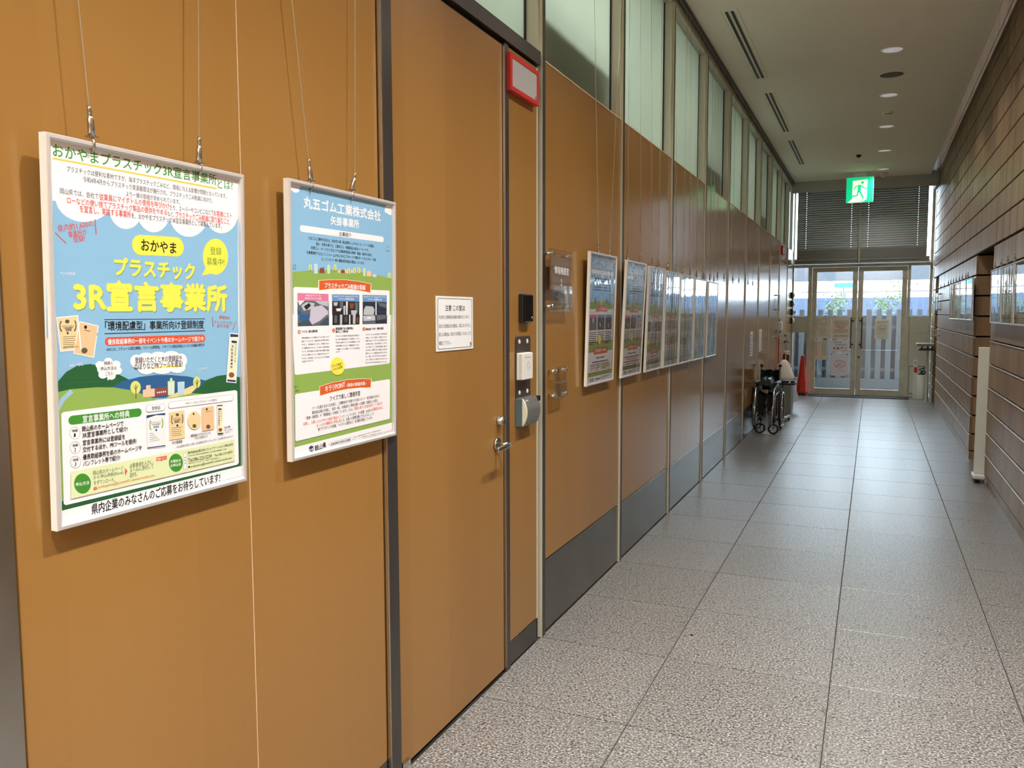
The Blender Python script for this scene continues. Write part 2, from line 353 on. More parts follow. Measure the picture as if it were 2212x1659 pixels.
# left wall: laminate panels between steel fins, steel kick plates, frosted clerestory above
b = MB(); b.box(-0.12, -0.014, Y0, YE, -0.004, SILL-0.02); b.box(-0.12, -0.01, Y0, YE, 3.56, 3.75)
wl = struct(b.build('wall_left', 'groove_dark'), 'left corridor wall of orange wood laminate panels between steel fins', 'wall')
def panel(name, m, y0, y1, z0, z1, d=0.0): return bx(name, m, -0.013, d, y0, y1, z0, z1, wl, 0.0012)
panel('wood_panel', 'laminate_left', Y0, -1.0, 0.077, SILL); panel('wood_panel', 'laminate_left', -0.997, 0.2, 0.077, SILL)
panel('steel_pilaster', 'brushed_steel', 0.203, 0.902, 0.0, SILL, 0.004)
panel('wood_panel', 'laminate_left', 0.908, 1.468, 0.077, SILL)
panel('panel_edge', 'pale_edge', 1.4684, 1.4700, 0.077, SILL, 0.0004)
panel('wood_panel', 'laminate_left', 1.4710, 2.024, 0.077, SILL)
for a, c in ((Y0, 0.2), (0.908, 2.024)): panel('kick_plate', 'dark_steel', a, c, 0.004, 0.074)
panel('pilaster_edge', 'bright_steel', 2.028, 2.031, 0.0, 2.46, 0.013); panel('steel_pilaster', 'dark_steel', 2.0312, 2.084, 0.0, 2.40, 0.014)
panel('header_beam', 'dark_steel', Y0, 3.240, 2.403, 2.459, 0.012)
panel('door_jamb', 'dark_steel', 2.884, 2.919, 0.0, 2.392, 0.010); panel('jamb_edge', 'satin_metal', 2.8812, 2.8838, 0.0, 2.392, 0.011)
panel('wood_panel', 'laminate_left', 2.923, 3.222, 0.100, 2.394)
panel('kick_plate', 'dark_steel', 2.923, 3.222, 0.004, 0.096); panel('strip_edge', 'olive_edge', 3.2235, 3.2335, 0.097, 2.394, 0.002)
posts = [3.279, 4.481, 5.713, 6.935, 8.135, 9.340, 10.485, 11.665, 12.885, 14.100]
for i, p in enumerate(posts):
    q = MB(); q.box(-0.012, 0.0095, -0.016, -0.0135, 0, 3.46, 1); q.box(-0.012, 0.0100, -0.0135, 0.020, 0, 3.46, 0)
    q.build('steel_fin', ['dark_steel', 'olive_edge'], wl, (0, p, 0))
    bx('window_reveal', 'olive_paint', -0.075, -0.001, p-0.036, p+0.036, SILL+0.001, 3.46, wl)
    bx('glass_gasket', 'black', -0.069, -0.052, p-0.044, p-0.036, SILL+0.001, 3.46, wl)
    a = p+0.020; c = (posts[i+1]-0.020) if i < 9 else YE-0.02
    if i == 8: c = 12.97
    if i < 8:
        panel('wood_panel', 'laminate_left', a, c, 0.328, SILL); panel('kick_plate', 'kick_steel', a, c, 0.006, 0.324)
    elif i == 9: panel('wood_panel', 'laminate_left', a, c, 0.10, SILL); panel('kick_plate', 'kick_steel', a, c, 0.006, 0.096)
    else: panel('wood_panel', 'laminate_left', a, c, 0.10, SILL)
ends = [Y0, -1.3, 0.2, 2.055]+posts+[YE]
for i in range(len(ends)-1):
    a, c = ends[i]+0.036, ends[i+1]-0.044
    if i < 3: c = ends[i+1]-0.036
    bx('glass_pane', 'frosted_glass', -0.066, -0.060, a, c, SILL+0.02, 3.46, wl)
    if 0 <= i < 4: bx('window_reveal', 'olive_paint', -0.075, -0.001, ends[i]-0.036, ends[i]+0.036, SILL+0.02, 3.46, wl)
bx('sill_ledge', 'pale_edge', -0.013, 0.003, 3.30, YE-0.01, SILL, SILL+0.006, wl)
bx('top_frame', 'olive_paint', -0.119, -0.001, Y0, YE, 3.461, 3.5425, wl)
bx('sill_back', 'olive_paint', -0.12, -0.014, Y0, YE, SILL-0.02, SILL+0.0, wl)
# the rooms behind the clerestory
for nm, bb in (('wall_back', (-3.0, -2.9, Y0, YE+0.3, 0, 3.7)), ('ceiling_back', (-2.9, -0.12, Y0, YE+0.3, 3.62, 3.72)), ('wall_near', (-2.9, -0.12, Y0-0.1, Y0, 0, 3.7)), ('wall_far', (-2.9, -0.12, YE+0.2, YE+0.3, 0, 3.7)), ('floor_back', (-2.9, -0.12, Y0, YE+0.3, -0.08, 0))):
    struct(bx(nm, 'room_white', *bb), 'pale %s of the rooms behind the frosted glass' % nm.split('_')[0], nm.split('_')[0])
for y0, y1, zt in ((3.325, 4.44, 2.735), (7.0, 8.08, 2.735), (10.55, 11.6, 2.70)):
    q = MB(); q.box(-0.58, -0.125, y0, y1, 0, zt, 0, 0.01); tag(q.build('storage_cabinet', 'box_paint'), 'tall cabinet seen dark through frosted glass, %s' % {3.325: 'above the acrylic room sign', 7.0: 'above the last framed posters', 10.55: 'nearest the wheelchair'}[y0], 'cabinet', 'cabinets behind the frosted glass')

# near door
d1 = struct(link('door_1', None, None, (0, 2.482, 0)), 'tall orange wood door with steel lever beside the notice', 'door')
bx('door_leaf', 'laminate_door', -0.012, 0.001, 2.0875, 2.8775, 0.012, 2.386, d1, 0.0015)
bx('door_edge', 'black', -0.013, -0.008, 2.085, 2.880, 0.0, 2.39, d1)
q = MB(); q.lathe([(0.020, 0), (0.020, 0.004), (0.0165, 0.022), (0.0145, 0.024)], (0, 0, 0), 'x', 28); q.lathe([(0.0095, 0.0241), (0.009, 0.0255)], (0, 0, 0), 'x', 20); lk = q.build('lock_cylinder', 'satin_metal', d1, (0.001, 2.832-2.482, 0.998))
q = MB(); q.box(0.0256, 0.0262, -0.001, 0.001, -0.006, 0.006); q.build('keyhole', 'black', lk)
q = MB(); q.lathe([(0.026, 0), (0.026, 0.008), (0.024, 0.010)], (0, 0, 0), 'x', 32); q.tube([(0.01, 0, 0), (0.048, 0, 0)], 0.0095, 14); rose = q.build('handle_rose', 'satin_metal', d1, (0.001, 2.812-2.482, 0.912))
q = MB(); q.tube([(0.047, 0.008, 0.001), (0.054, 0.0, 0), (0.056, -0.02, -0.001), (0.056, -0.105, -0.003), (0.054, -0.112, -0.003)], [0.008, 0.011, 0.0105, 0.0105, 0.008], 14)
for k in range(len(q.v)): v = q.v[k]; q.v[k] = (0.0555+(v[0]-0.0555)*0.62 if v[1] < 0.02 else v[0], v[1], v[2])
q.build('lever', 'satin_metal', d1, (0.001, 2.812-2.482, 0.912))
bx('bottom_pivot', 'bright_steel', 0.001, 0.016, 2.092, 2.135, 0.006, 0.035, d1, 0.003)
q = MB(); q.box(-0.11, 0.006, 2.088, 2.878, -0.0035, 0.0005); struct(q.build('trim_1', 'dark_steel'), 'steel threshold strip under the near door', 'threshold')

# far door in left wall
d3 = struct(link('door_3', None, None, (0, 13.48, 0)), 'narrow wood door near the glass entrance with lever handle', 'door')
bx('door_leaf', 'laminate_door', -0.012, 0.001, 12.985, 14.06, 0.012, 2.17, d3, 0.0015); bx('over_panel', 'laminate_door', -0.012, 0.001, 12.985, 14.06, 2.178, SILL-0.003, d3)
q = MB(); q.lathe([(0.026, 0), (0.026, 0.01)], (0, 0, 0), 'x', 20); q.tube([(0.01, 0, 0), (0.055, 0, 0), (0.058, -0.01, 0), (0.058, -0.12, 0)], 0.009, 10); q.build('door_handle', 'handle_dark', d3, (0.001, 13.95-13.48, 0.94))
q = MB(); q.lathe([(0.02, 0), (0.018, 0.022)], (0, 0, 0), 'x', 20); q.build('lock_cylinder', 'handle_dark', d3, (0.001, 13.95-13.48, 1.04))

# right wall: long boards with dark grooves, doorway niches
zs = [0.082, 0.247, 0.426, 0.612, 0.797, 0.987, 1.178, 1.370, 1.563, 1.755, 1.945]
b = MB()
b.box(W+0.022, W+0.10, Y0, 7.734, -0.004, 1.945); b.box(W+0.022, W+0.10, 9.007, 13.84, -0.004, 1.945); b.box(W+0.022, W+0.10, 14.522, YE, -0.004, 1.945); b.box(W+0.022, W+0.12, Y0, YE, 1.945, 3.95)
b.box(W+0.022, W+0.90, 7.62, 7.735, -0.004, 1.945); b.box(W+0.022, W+0.90, 9.007, 9.12, -0.004, 1.945); b.box(W+0.90, W+0.98, 7.62, 9.12, -0.004, 1.99); b.box(W+0.10, W+0.98, 7.62, 9.12, 1.945, 1.99)
b.box(W+0.022, W+0.60, 14.522, 14.60, -0.004, 1.945); b.box(W+0.022, W+0.60, 13.72, 13.82, -0.004, 1.945); b.box(W+0.55, W+0.60, 13.72, 14.6, -0.004, 1.945); b.box(W+0.1, W+0.60, 13.72, 14.6, 1.945, 1.98)
wr = struct(b.build('wall_right', 'groove_dark'), 'right corridor wall of dark brown horizontal boards with black grooves', 'wall')
def board(y0, y1, z0, z1, m='laminate_right', x0=W, x1=W+0.022): return bx('board', m, x0, x1, y0, y1, z0, z1, wr, 0.0015)
G = 0.016
for y0, y1 in ((Y0, 7.755), (8.985, 13.84), (14.50, YE)):
    board(y0, y1, 0.0, 0.070, x0=W+0.004)
    for k in range(10):
        board(y0, y1, zs[k], zs[k+1]-G)
        q = MB(); q.box(W-0.0045, W+0.021, y0+0.002, y1, zs[k+1]-G+0.0003, zs[k+1]-G+0.0045)
        if k < 7: q.build('groove_trim', 'trim_alu_glare', wr)
for k in range(10): board(Y0, YE, 1.950+0.1945*k, 1.950+0.1945*(k+1)-0.014)
for y0, y1, dep in ((7.7355, 7.755, 0.80), (8.985, 9.0055, 0.80), (14.50, 14.521, 0.5)):
    for k in range(10):
        yy = (y0, y1)
        bx('end_board', 'laminate_end', W+0.0225, W+dep, yy[0], yy[1], zs[k], zs[k+1]-G, wr)
    bx('end_board', 'laminate_end', W+0.0225, W+dep, y0, y1, 0, 0.07, wr)
for k in range(10): bx('niche_board', 'laminate_right', W+0.885, W+0.899, 7.756, 8.984, zs[k], zs[k+1]-G, wr)

# wall behind the camera
b = MB(); b.box(-0.12, 3.0, Y0-0.1, Y0, 0, 3.9); struct(b.build('wall_rear', 'plain_wall'), 'plain wall closing the corridor behind the viewer', 'wall')
# ceiling with lip along the dark slot, slot top, end box
b = MB(); b.box(-0.12, 2.030, Y0, 14.66, CEIL, CEIL+0.06); b.box(2.030, 2.044, Y0, 14.66, CEIL-0.004, CEIL+0.10)
ce = struct(b.build('ceiling', 'ceiling_paint'), 'flat beige plaster ceiling of the corridor', 'ceiling')
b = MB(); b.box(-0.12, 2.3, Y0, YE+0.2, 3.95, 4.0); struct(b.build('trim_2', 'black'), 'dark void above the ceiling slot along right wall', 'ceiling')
b = MB(); b.box(0.001, 2.125, 14.662, 14.68, 3.362, 3.60); b.box(0.001, 2.125, 14.68, 15.02, 3.55, 3.60); b.box(2.126, 2.16, 14.66, YE, 3.362, 3.94)
struct(b.build('trim_3', 'box_paint'), 'grey-olive fascia hiding the blind tops at corridor end', 'trim')
b = MB(); b.box(0.0, 2.16, 15.02, YE+0.06, 3.50, 3.95); struct(b.build('wall_end', 'box_paint'), 'solid strip above the entrance glazing', 'wall')
b = MB(); b.box(-0.13, -0.03, YE-0.0, YE+0.35, 0, 3.8, 0); b.box(2.18, 2.40, YE, YE+0.3, 0, 3.9, 0); struct(b.build('wall_side', 'stone_end'), 'outer wall ends beside the entrance glazing', 'wall')
area('rear_fill_light', (1.1, -2.8, 3.5), (0, 0, 0), 1.6, 1.2, 120, (1.0, 0.95, 0.92))  # fill lamp added behind the camera to lift the ceiling, no fixture there
# picture rail with hooks
t = thing('picture_rail', 'thin dark steel picture rail where left wall meets ceiling', 'rail', (0.022, 6, 3.512))
q = MB(); q.box(-0.006, 0.006, Y0-5.9, 8.6, -0.010, 0.012); q.box(-0.012, 0.012, Y0-5.9, 8.6, 0.012, 0.031); q.build('rail_channel', 'dark_steel', t)

# ------------------------------------------------------------------ entrance glazing at the far end
def frame_rect(q, x0, x1, z0, z1, wl_, wr_, wt, wb, y0, y1, bev=0.002):
    q.box(x0, x0+wl_, y0, y1, z0, z1, 0, bev); q.box(x1-wr_, x1, y0, y1, z0, z1, 0, bev); q.box(x0+wl_, x1-wr_, y0, y1, z1-wt, z1, 0, bev); q.box(x0+wl_, x1-wr_, y0, y1, z0, z0+wb, 0, bev)
for nm, x0, x1, lab in (('door_2', 0.318, 1.036, 'left leaf of the glass entrance door with taped paper notices'), ('door_4', 1.046, 1.790, 'right leaf of the glass entrance door with no smoking notice outside')):
    e = struct(link(nm, None, None, ((x0+x1)/2, YE, 0)), lab, 'door')
    q = MB(); frame_rect(q, x0-(x0+x1)/2, x1-(x0+x1)/2, 0.012, 2.16, 0.078, 0.078, 0.072, 0.095, -0.022, 0.022); q.build('door_frame', 'door_frame_metal', e)
    bx('glass_pane', 'door_glass', x0+0.076, x1-0.076, YE-0.004, YE+0.004, 0.105, 2.09, e)
    hx = 0.952 if nm == 'door_2' else 1.122; s = 1 if nm == 'door_2' else -1
    q = MB(); q.box(-0.009, 0.009, -0.060, -0.045, 0.795, 1.325, 0, 0.003)
    for z in (0.865, 1.265): q.box(-0.007 if s < 0 else 0.0, 0.045 if s > 0 else 0.007, -0.046, -0.0225, z-0.011, z+0.011) if s > 0 else q.box(-0.045, 0.007, -0.046, -0.0225, z-0.011, z+0.011)
    # plates reach from the bar to the door stile
    for k in range(len(q.v)): pass
    q.build('pull_handle', 'handle_dark', e, (hx-(x0+x1)/2 if s > 0 else hx-(x0+x1)/2, 0, 0))
    bx('handle_tape', 'yellow_tape', (hx+0.02 if s > 0 else hx-0.065), (hx+0.065 if s > 0 else hx-0.02), YE-0.0235, YE-0.0222, 1.292, 1.318, e)
    if s < 0:
        q = MB(); q.lathe([(0.017, -0.030), (0.017, -0.0225)], (0, 0, 0), 'y', 20); q.build('lock_cylinder', 'black', e, (1.086-(x0+x1)/2, 0, 0.651))
# fixed outer frame: jambs, head rail, transom mullion
q = MB(); q.box(0.252, 0.315, YE-0.035, YE+0.035, 0, 2.205, 0, 0.003); q.box(1.793, 1.838, YE-0.035, YE+0.035, 0, 2.205, 0, 0.003); q.box(0.0, 2.16, YE-0.04, YE+0.04, 2.165, 2.215, 0, 0.003); q.box(1.030, 1.058, 15.03, 15.06, 2.233, 3.50, 0, 0.003)
q.box(0.0, 0.02, YE-0.03, YE+0.03, 0, 3.5); q.box(2.115, 2.16, YE-0.03, YE+0.03, 0, 3.5); q.box(0.252, 1.838, YE-0.04, YE+0.04, 0.0, 0.012)
struct(q.build('trim_4', 'door_frame_metal'), 'olive metal frame around the glass entrance', 'door frame')
for nm, x0, x1, lab in (('window_1', 0.02, 0.252, 'left sidelight beside the glass entrance above the red cone'), ('window_2', 1.838, 2.115, 'right sidelight of the glass entrance above the extinguisher')):
    e = struct(link(nm, None, None, ((x0+x1)/2, YE, 0)), lab, 'window')
    bx('glass_pane', 'door_glass', x0, x1, YE-0.004, YE+0.004, 1.338, 2.165, e)
    bx('opaque_panel', 'opaque_panel', x0, x1, YE-0.02, YE+0.02, 1.062, 1.336, e, 0.002)
    if nm == 'window_1': bx('lower_glass', 'door_glass', x0, x1, YE-0.004, YE+0.004, 0.0, 1.060, e)
    else:
        bx('lower_panel', 'opaque_panel', x0, x1, YE-0.012, YE+0.02, 0.0, 1.060, e, 0.002)
        q = MB(); frame_rect(q, x0+0.02-(x0+x1)/2, x1-0.02-(x0+x1)/2, 0.06, 0.52, 0.006, 0.006, 0.006, 0.006, -0.017, -0.0125, 0.001); q.build('hatch_frame', 'brown_plate', e)
e = struct(link('window_3', None, None, (1.08, YE, 2.8)), 'upper glazing behind the closed blinds', 'window')
bx('glass_pane', 'door_glass', 0.02, 1.030, YE-0.003, YE+0.003, 2.215, 3.50, e); bx('glass_pane', 'door_glass', 1.058, 2.115, YE-0.003, YE+0.003, 2.215, 3.50, e)
# venetian blinds: every slat a part
def blind(x0, x1, holes, lab):
    t = thing('venetian_blind', lab, 'blind', ((x0+x1)/2, 15.10, 2.30), 'closed blinds over the entrance')
    w2 = (x1-x0)/2; pitch = 0.037; me = None
    for k in range(29):
        if me is None:
            q = MB(); pts = [(0.005, 0.0205), (-0.001, 0.012), (-0.004, 0.001), (-0.0055, -0.010), (-0.0035, -0.0185)]
            def strip(xa, xb, i0, i1):
                for i in range(i0, i1):
                    (ya, za), (yb, zb_) = pts[i], pts[i+1]; kk = len(q.v); q.v += [(xa, ya, za), (xb, ya, za), (xb, yb, zb_), (xa, yb, zb_)]; q.face((kk, kk+1, kk+2, kk+3))
            strip(-w2, w2, 0, 1); strip(-w2, w2, 2, 4); ed = [-w2]
            for h in holes: ed += [h-0.0022, h+0.0022]
            ed.append(w2)
            for a in range(0, len(ed), 2): strip(ed[a], ed[a+1], 1, 2)
            sl = q.build('slat', 'blind_slat', t); me = sl.data
        else: sl = link('slat', me, t)
        sl.location = (0, 0, 0.185+pitch*k)
    me = None
    for k in range(14):
        if me is None: q = MB(); q.box(-w2, w2, -0.012, 0.012, -0.0052, 0.0052, 0, 0.002); sl = q.build('stacked_slat', 'blind_slat', t); me = sl.data
        else: sl = link('stacked_slat', me, t)
        sl.location = (0, 0, 0.008+0.0115*k)
    q = MB(); q.box(-w2, w2, 0.013, 0.015, 0.0, 0.175); q.build('shade_strip', 'blind_slat', t)
    q = MB(); q.box(-w2, w2, -0.012, 0.012, -0.030, -0.008, 0, 0.002); q.build('bottom_rail', 'blind_slat', t)
    for h in holes: q = MB(); q.cyl((h, -0.012, 0.0), (h, -0.012, 1.2), 0.0009, 6); q.build('ladder_cord', 'blind_slat', t)
blind(0.058, 1.043, (-0.35, 0.36), 'closed grey venetian blind left of the mullion above the entrance')
blind(1.045, 2.052, (-0.38, 0.36), 'closed grey venetian blind right of the mullion above the entrance')
q = MB(); q.box(0.02, 2.10, 15.05, 15.155, 2.220, 2.232); q.box(0.02, 2.10, 15.125, 15.135, 2.232, 2.31)
for x in (0.20, 0.83, 1.28, 1.93): q.box(x-0.008, x+0.008, 15.03, 15.05, 2.221, 2.262)
struct(q.build('trim_5', 'box_paint'), 'dark ledge with brackets under the blinds', 'trim')

# ------------------------------------------------------------------ ceiling fittings
for y, on in ((-1.57, 1), (-0.03, 1), (1.51, 1), (3.05, 1), (4.59, 1), (6.13, 1), (7.675, 0), (9.222, 0), (10.74, 0), (12.30, 0), (13.86, 0)):
    where = {7.675: 'nearest of the unlit round ceiling lights in view', 9.222: 'second unlit round ceiling light, between the dark disc and the sensor', 10.74: 'third unlit round ceiling light, just past the sensor', 12.30: 'fourth unlit round ceiling light, near the camera dome', 13.86: 'furthest round ceiling light, beside the exit sign', -1.57: 'lit ceiling light furthest behind the viewer', -0.03: 'lit ceiling light above the viewer', 1.51: 'lit ceiling light level with the first poster', 3.05: 'lit ceiling light by the door handle', 4.59: 'lit ceiling light by the third poster', 6.13: 'lit ceiling light just outside the top edge'}[y]
    t = thing('ceiling_light', where, 'light', (1.362, y, CEIL), 'round ceiling lights')
    q = MB(); q.lathe([(0.094, 0.0), (0.094, -0.003), (0.086, -0.007), (0.080, -0.003), (0.080, 0.0)], n=36); q.build('trim_ring', 'ceiling_paint', t)
    q = MB(); q.lathe([(0.079, -0.0005), (0.066, -0.0035), (0.03, -0.005), (0.001, -0.0055)], n=32); q.build('lens', 'lamp_on' if on else 'lamp_off', t)
    area('lamp_light', (1.362, y, CEIL-0.02), (0, 0, 0), 0.13, 0.13, {-1.57: 52, -0.03: 56, 1.51: 52, 3.05: 36, 4.59: 20, 6.13: 12}.get(y, 9), (1.0, 0.95, 0.92), shape='DISK', spread=1.95 if y < 4 else 2.35)  # far lights too get weak added lamps that brighten the corridor end
t = thing('ceiling_speaker', 'dark round speaker grille between first two ceiling lights', 'speaker', (1.372, 8.443, CEIL))
q = MB(); q.lathe([(0.108, 0), (0.108, -0.004), (0.100, -0.006)], n=36); q.build('rim', 'ceiling_paint', t)
q = MB(); q.lathe([(0.099, -0.0062), (0.05, -0.008), (0.001, -0.0085)], n=32); q.build('grille', 'speaker_grille', t)
t = thing('smoke_sensor', 'small flat round sensor with slots on ceiling', 'sensor', (1.362, 10.012, CEIL))
q = MB(); q.lathe([(0.06, 0), (0.06, -0.004), (0.034, -0.012), (0.034, -0.028), (0.03, -0.034)], n=28); q.build('base', 'ceiling_paint', t); q = MB(); q.lathe([(0.0345, -0.016), (0.0345, -0.024)], n=24); q.build('slots', 'brown_plate', t)
t = thing('smoke_detector', 'pale dome detector hanging right of the exit sign', 'detector', (1.36, 14.25, CEIL))
q = MB(); q.lathe([(0.055, 0), (0.055, -0.03), (0.045, -0.05)], n=28); q.build('base', 'white_plastic', t); q = MB(); q.lathe([(0.03, -0.05), (0.026, -0.068)], n=24); q.build('sensor_head', 'ceiling_paint', t)
t = thing('ceiling_camera', 'tiny black camera dome on ceiling before the exit sign', 'camera', (1.041, 12.42, CEIL))
q = MB(); q.lathe([(0.045, 0), (0.045, -0.010), (0.04, -0.014)], n=28); q.build('mount', 'white_plastic', t); q = MB(); q.lathe([(0.036, -0.014), (0.034, -0.03), (0.02, -0.045), (0.004, -0.050)], n=24); q.build('dome', 'black_gloss', t); q = MB(); q.lathe([(0.012, -0.0505), (0.010, -0.062)], n=16); q.build('lens', 'white_plastic', t)
q = MB(); q.box(-0.08, 0.08, -0.05, 0.05, -0.006, 0, 0, 0.002); tag(q.build('ceiling_plate', 'ceiling_paint', None, (1.03, 2.0+11.1, CEIL)), 'small blank plate on ceiling in front of the exit sign', 'plate')
for y0, y1, lab in ((6.245, 8.09, 'nearest long twin-slot air vent in ceiling'), (8.66, 10.55, 'middle long twin-slot air vent in ceiling'), (11.12, 12.93, 'furthest long twin-slot air vent in ceiling')):
    yc = (y0+y1)/2; t = thing('air_vent', lab, 'vent', (0.278, yc, CEIL), 'twin slot ceiling vents'); h = (y1-y0)/2
    q = MB(); q.box(-0.054, 0.054, -h-0.03, h+0.03, -0.0015, 0, 0); q.box(-0.058, -0.054, -h-0.034, h+0.034, -0.004, 0); q.box(0.054, 0.058, -h-0.034, h+0.034, -0.004, 0); q.box(-0.054, 0.054, -h-0.034, -h-0.030, -0.004, 0); q.box(-0.054, 0.054, h+0.030, h+0.034, -0.004, 0); q.build('vent_frame', 'ceiling_paint', t)
    for x in (-0.022, 0.018):
        q = MB(); q.box(x-0.0125, x+0.0115, -h, h, -0.0022, -0.0016); q.build('slot', 'black', t)
        q = MB(); q.box(x+0.0115, x+0.0140, -h, h, -0.007, -0.0016); q.build('deflector', 'white_paint', t)
# exit sign
t = thing('exit_sign', 'lit green exit sign with running figure hanging from the ceiling', 'sign', (1.0405, 14.0, 3.2725))
q = MB(); q.box(-0.195, 0.195, 0.0, 0.035, -0.195, 0.195, 0, 0.004); q.box(-0.09, 0.09, 0.004, 0.034, 0.195, 0.269); q.build('housing', 'white_plastic', t)
q = MB(); q.box(-0.190, 0.190, -0.003, -0.0002, -0.190, 0.190, 0, 0.001); q.build('green_face', 'exit_green', t)
Zx = lambda X, Y: ((X-1094)/354*0.38, -0.0035, -(Y-298)/354*0.38)
q = MB(); q.poly([Zx(1000, 168), Zx(1196, 155), Zx(1187, 432), Zx(1128, 470), Zx(940, 474), Zx(997, 418)][::-1]); q.build('cream_doorway', 'exit_cream', t)
Zx2 = lambda X, Y: ((X-1094)/354*0.38, -0.0042, -(Y-298)/354*0.38)
q = MB()
q.poly([Zx2(1128+20*math.cos(a*PI/8), 197+20*math.sin(a*PI/8)) for a in range(16)])
def limb(pts, w):
    for (a, c) in zip(pts, pts[1:]):
        dx, dy = c[0]-a[0], c[1]-a[1]; L = math.hypot(dx, dy); nx, ny = -dy/L*w/2, dx/L*w/2; ex, ey = dx/L*w*0.3, dy/L*w*0.3
        q.poly([Zx2(a[0]+nx-ex, a[1]+ny-ey), Zx2(c[0]+nx+ex, c[1]+ny+ey), Zx2(c[0]-nx+ex, c[1]-ny+ey), Zx2(a[0]-nx-ex, a[1]-ny-ey)])
limb([(1092, 240), (1086, 320)], 44); limb([(1110, 235), (1070, 242), (1040, 250), (1018, 285)], 15); limb([(1112, 238), (1140, 265), (1152, 280), (1192, 278)], 15); limb([(1070, 320), (1066, 372), (1040, 380), (965, 384)], 20); limb([(1095, 320), (1118, 365), (1142, 415)], 22)
q.poly([Zx2(1140, 430), Zx2(1160, 430), Zx2(1118, 462), Zx2(1095, 462)])
q.build('running_figure', 'exit_green', t)
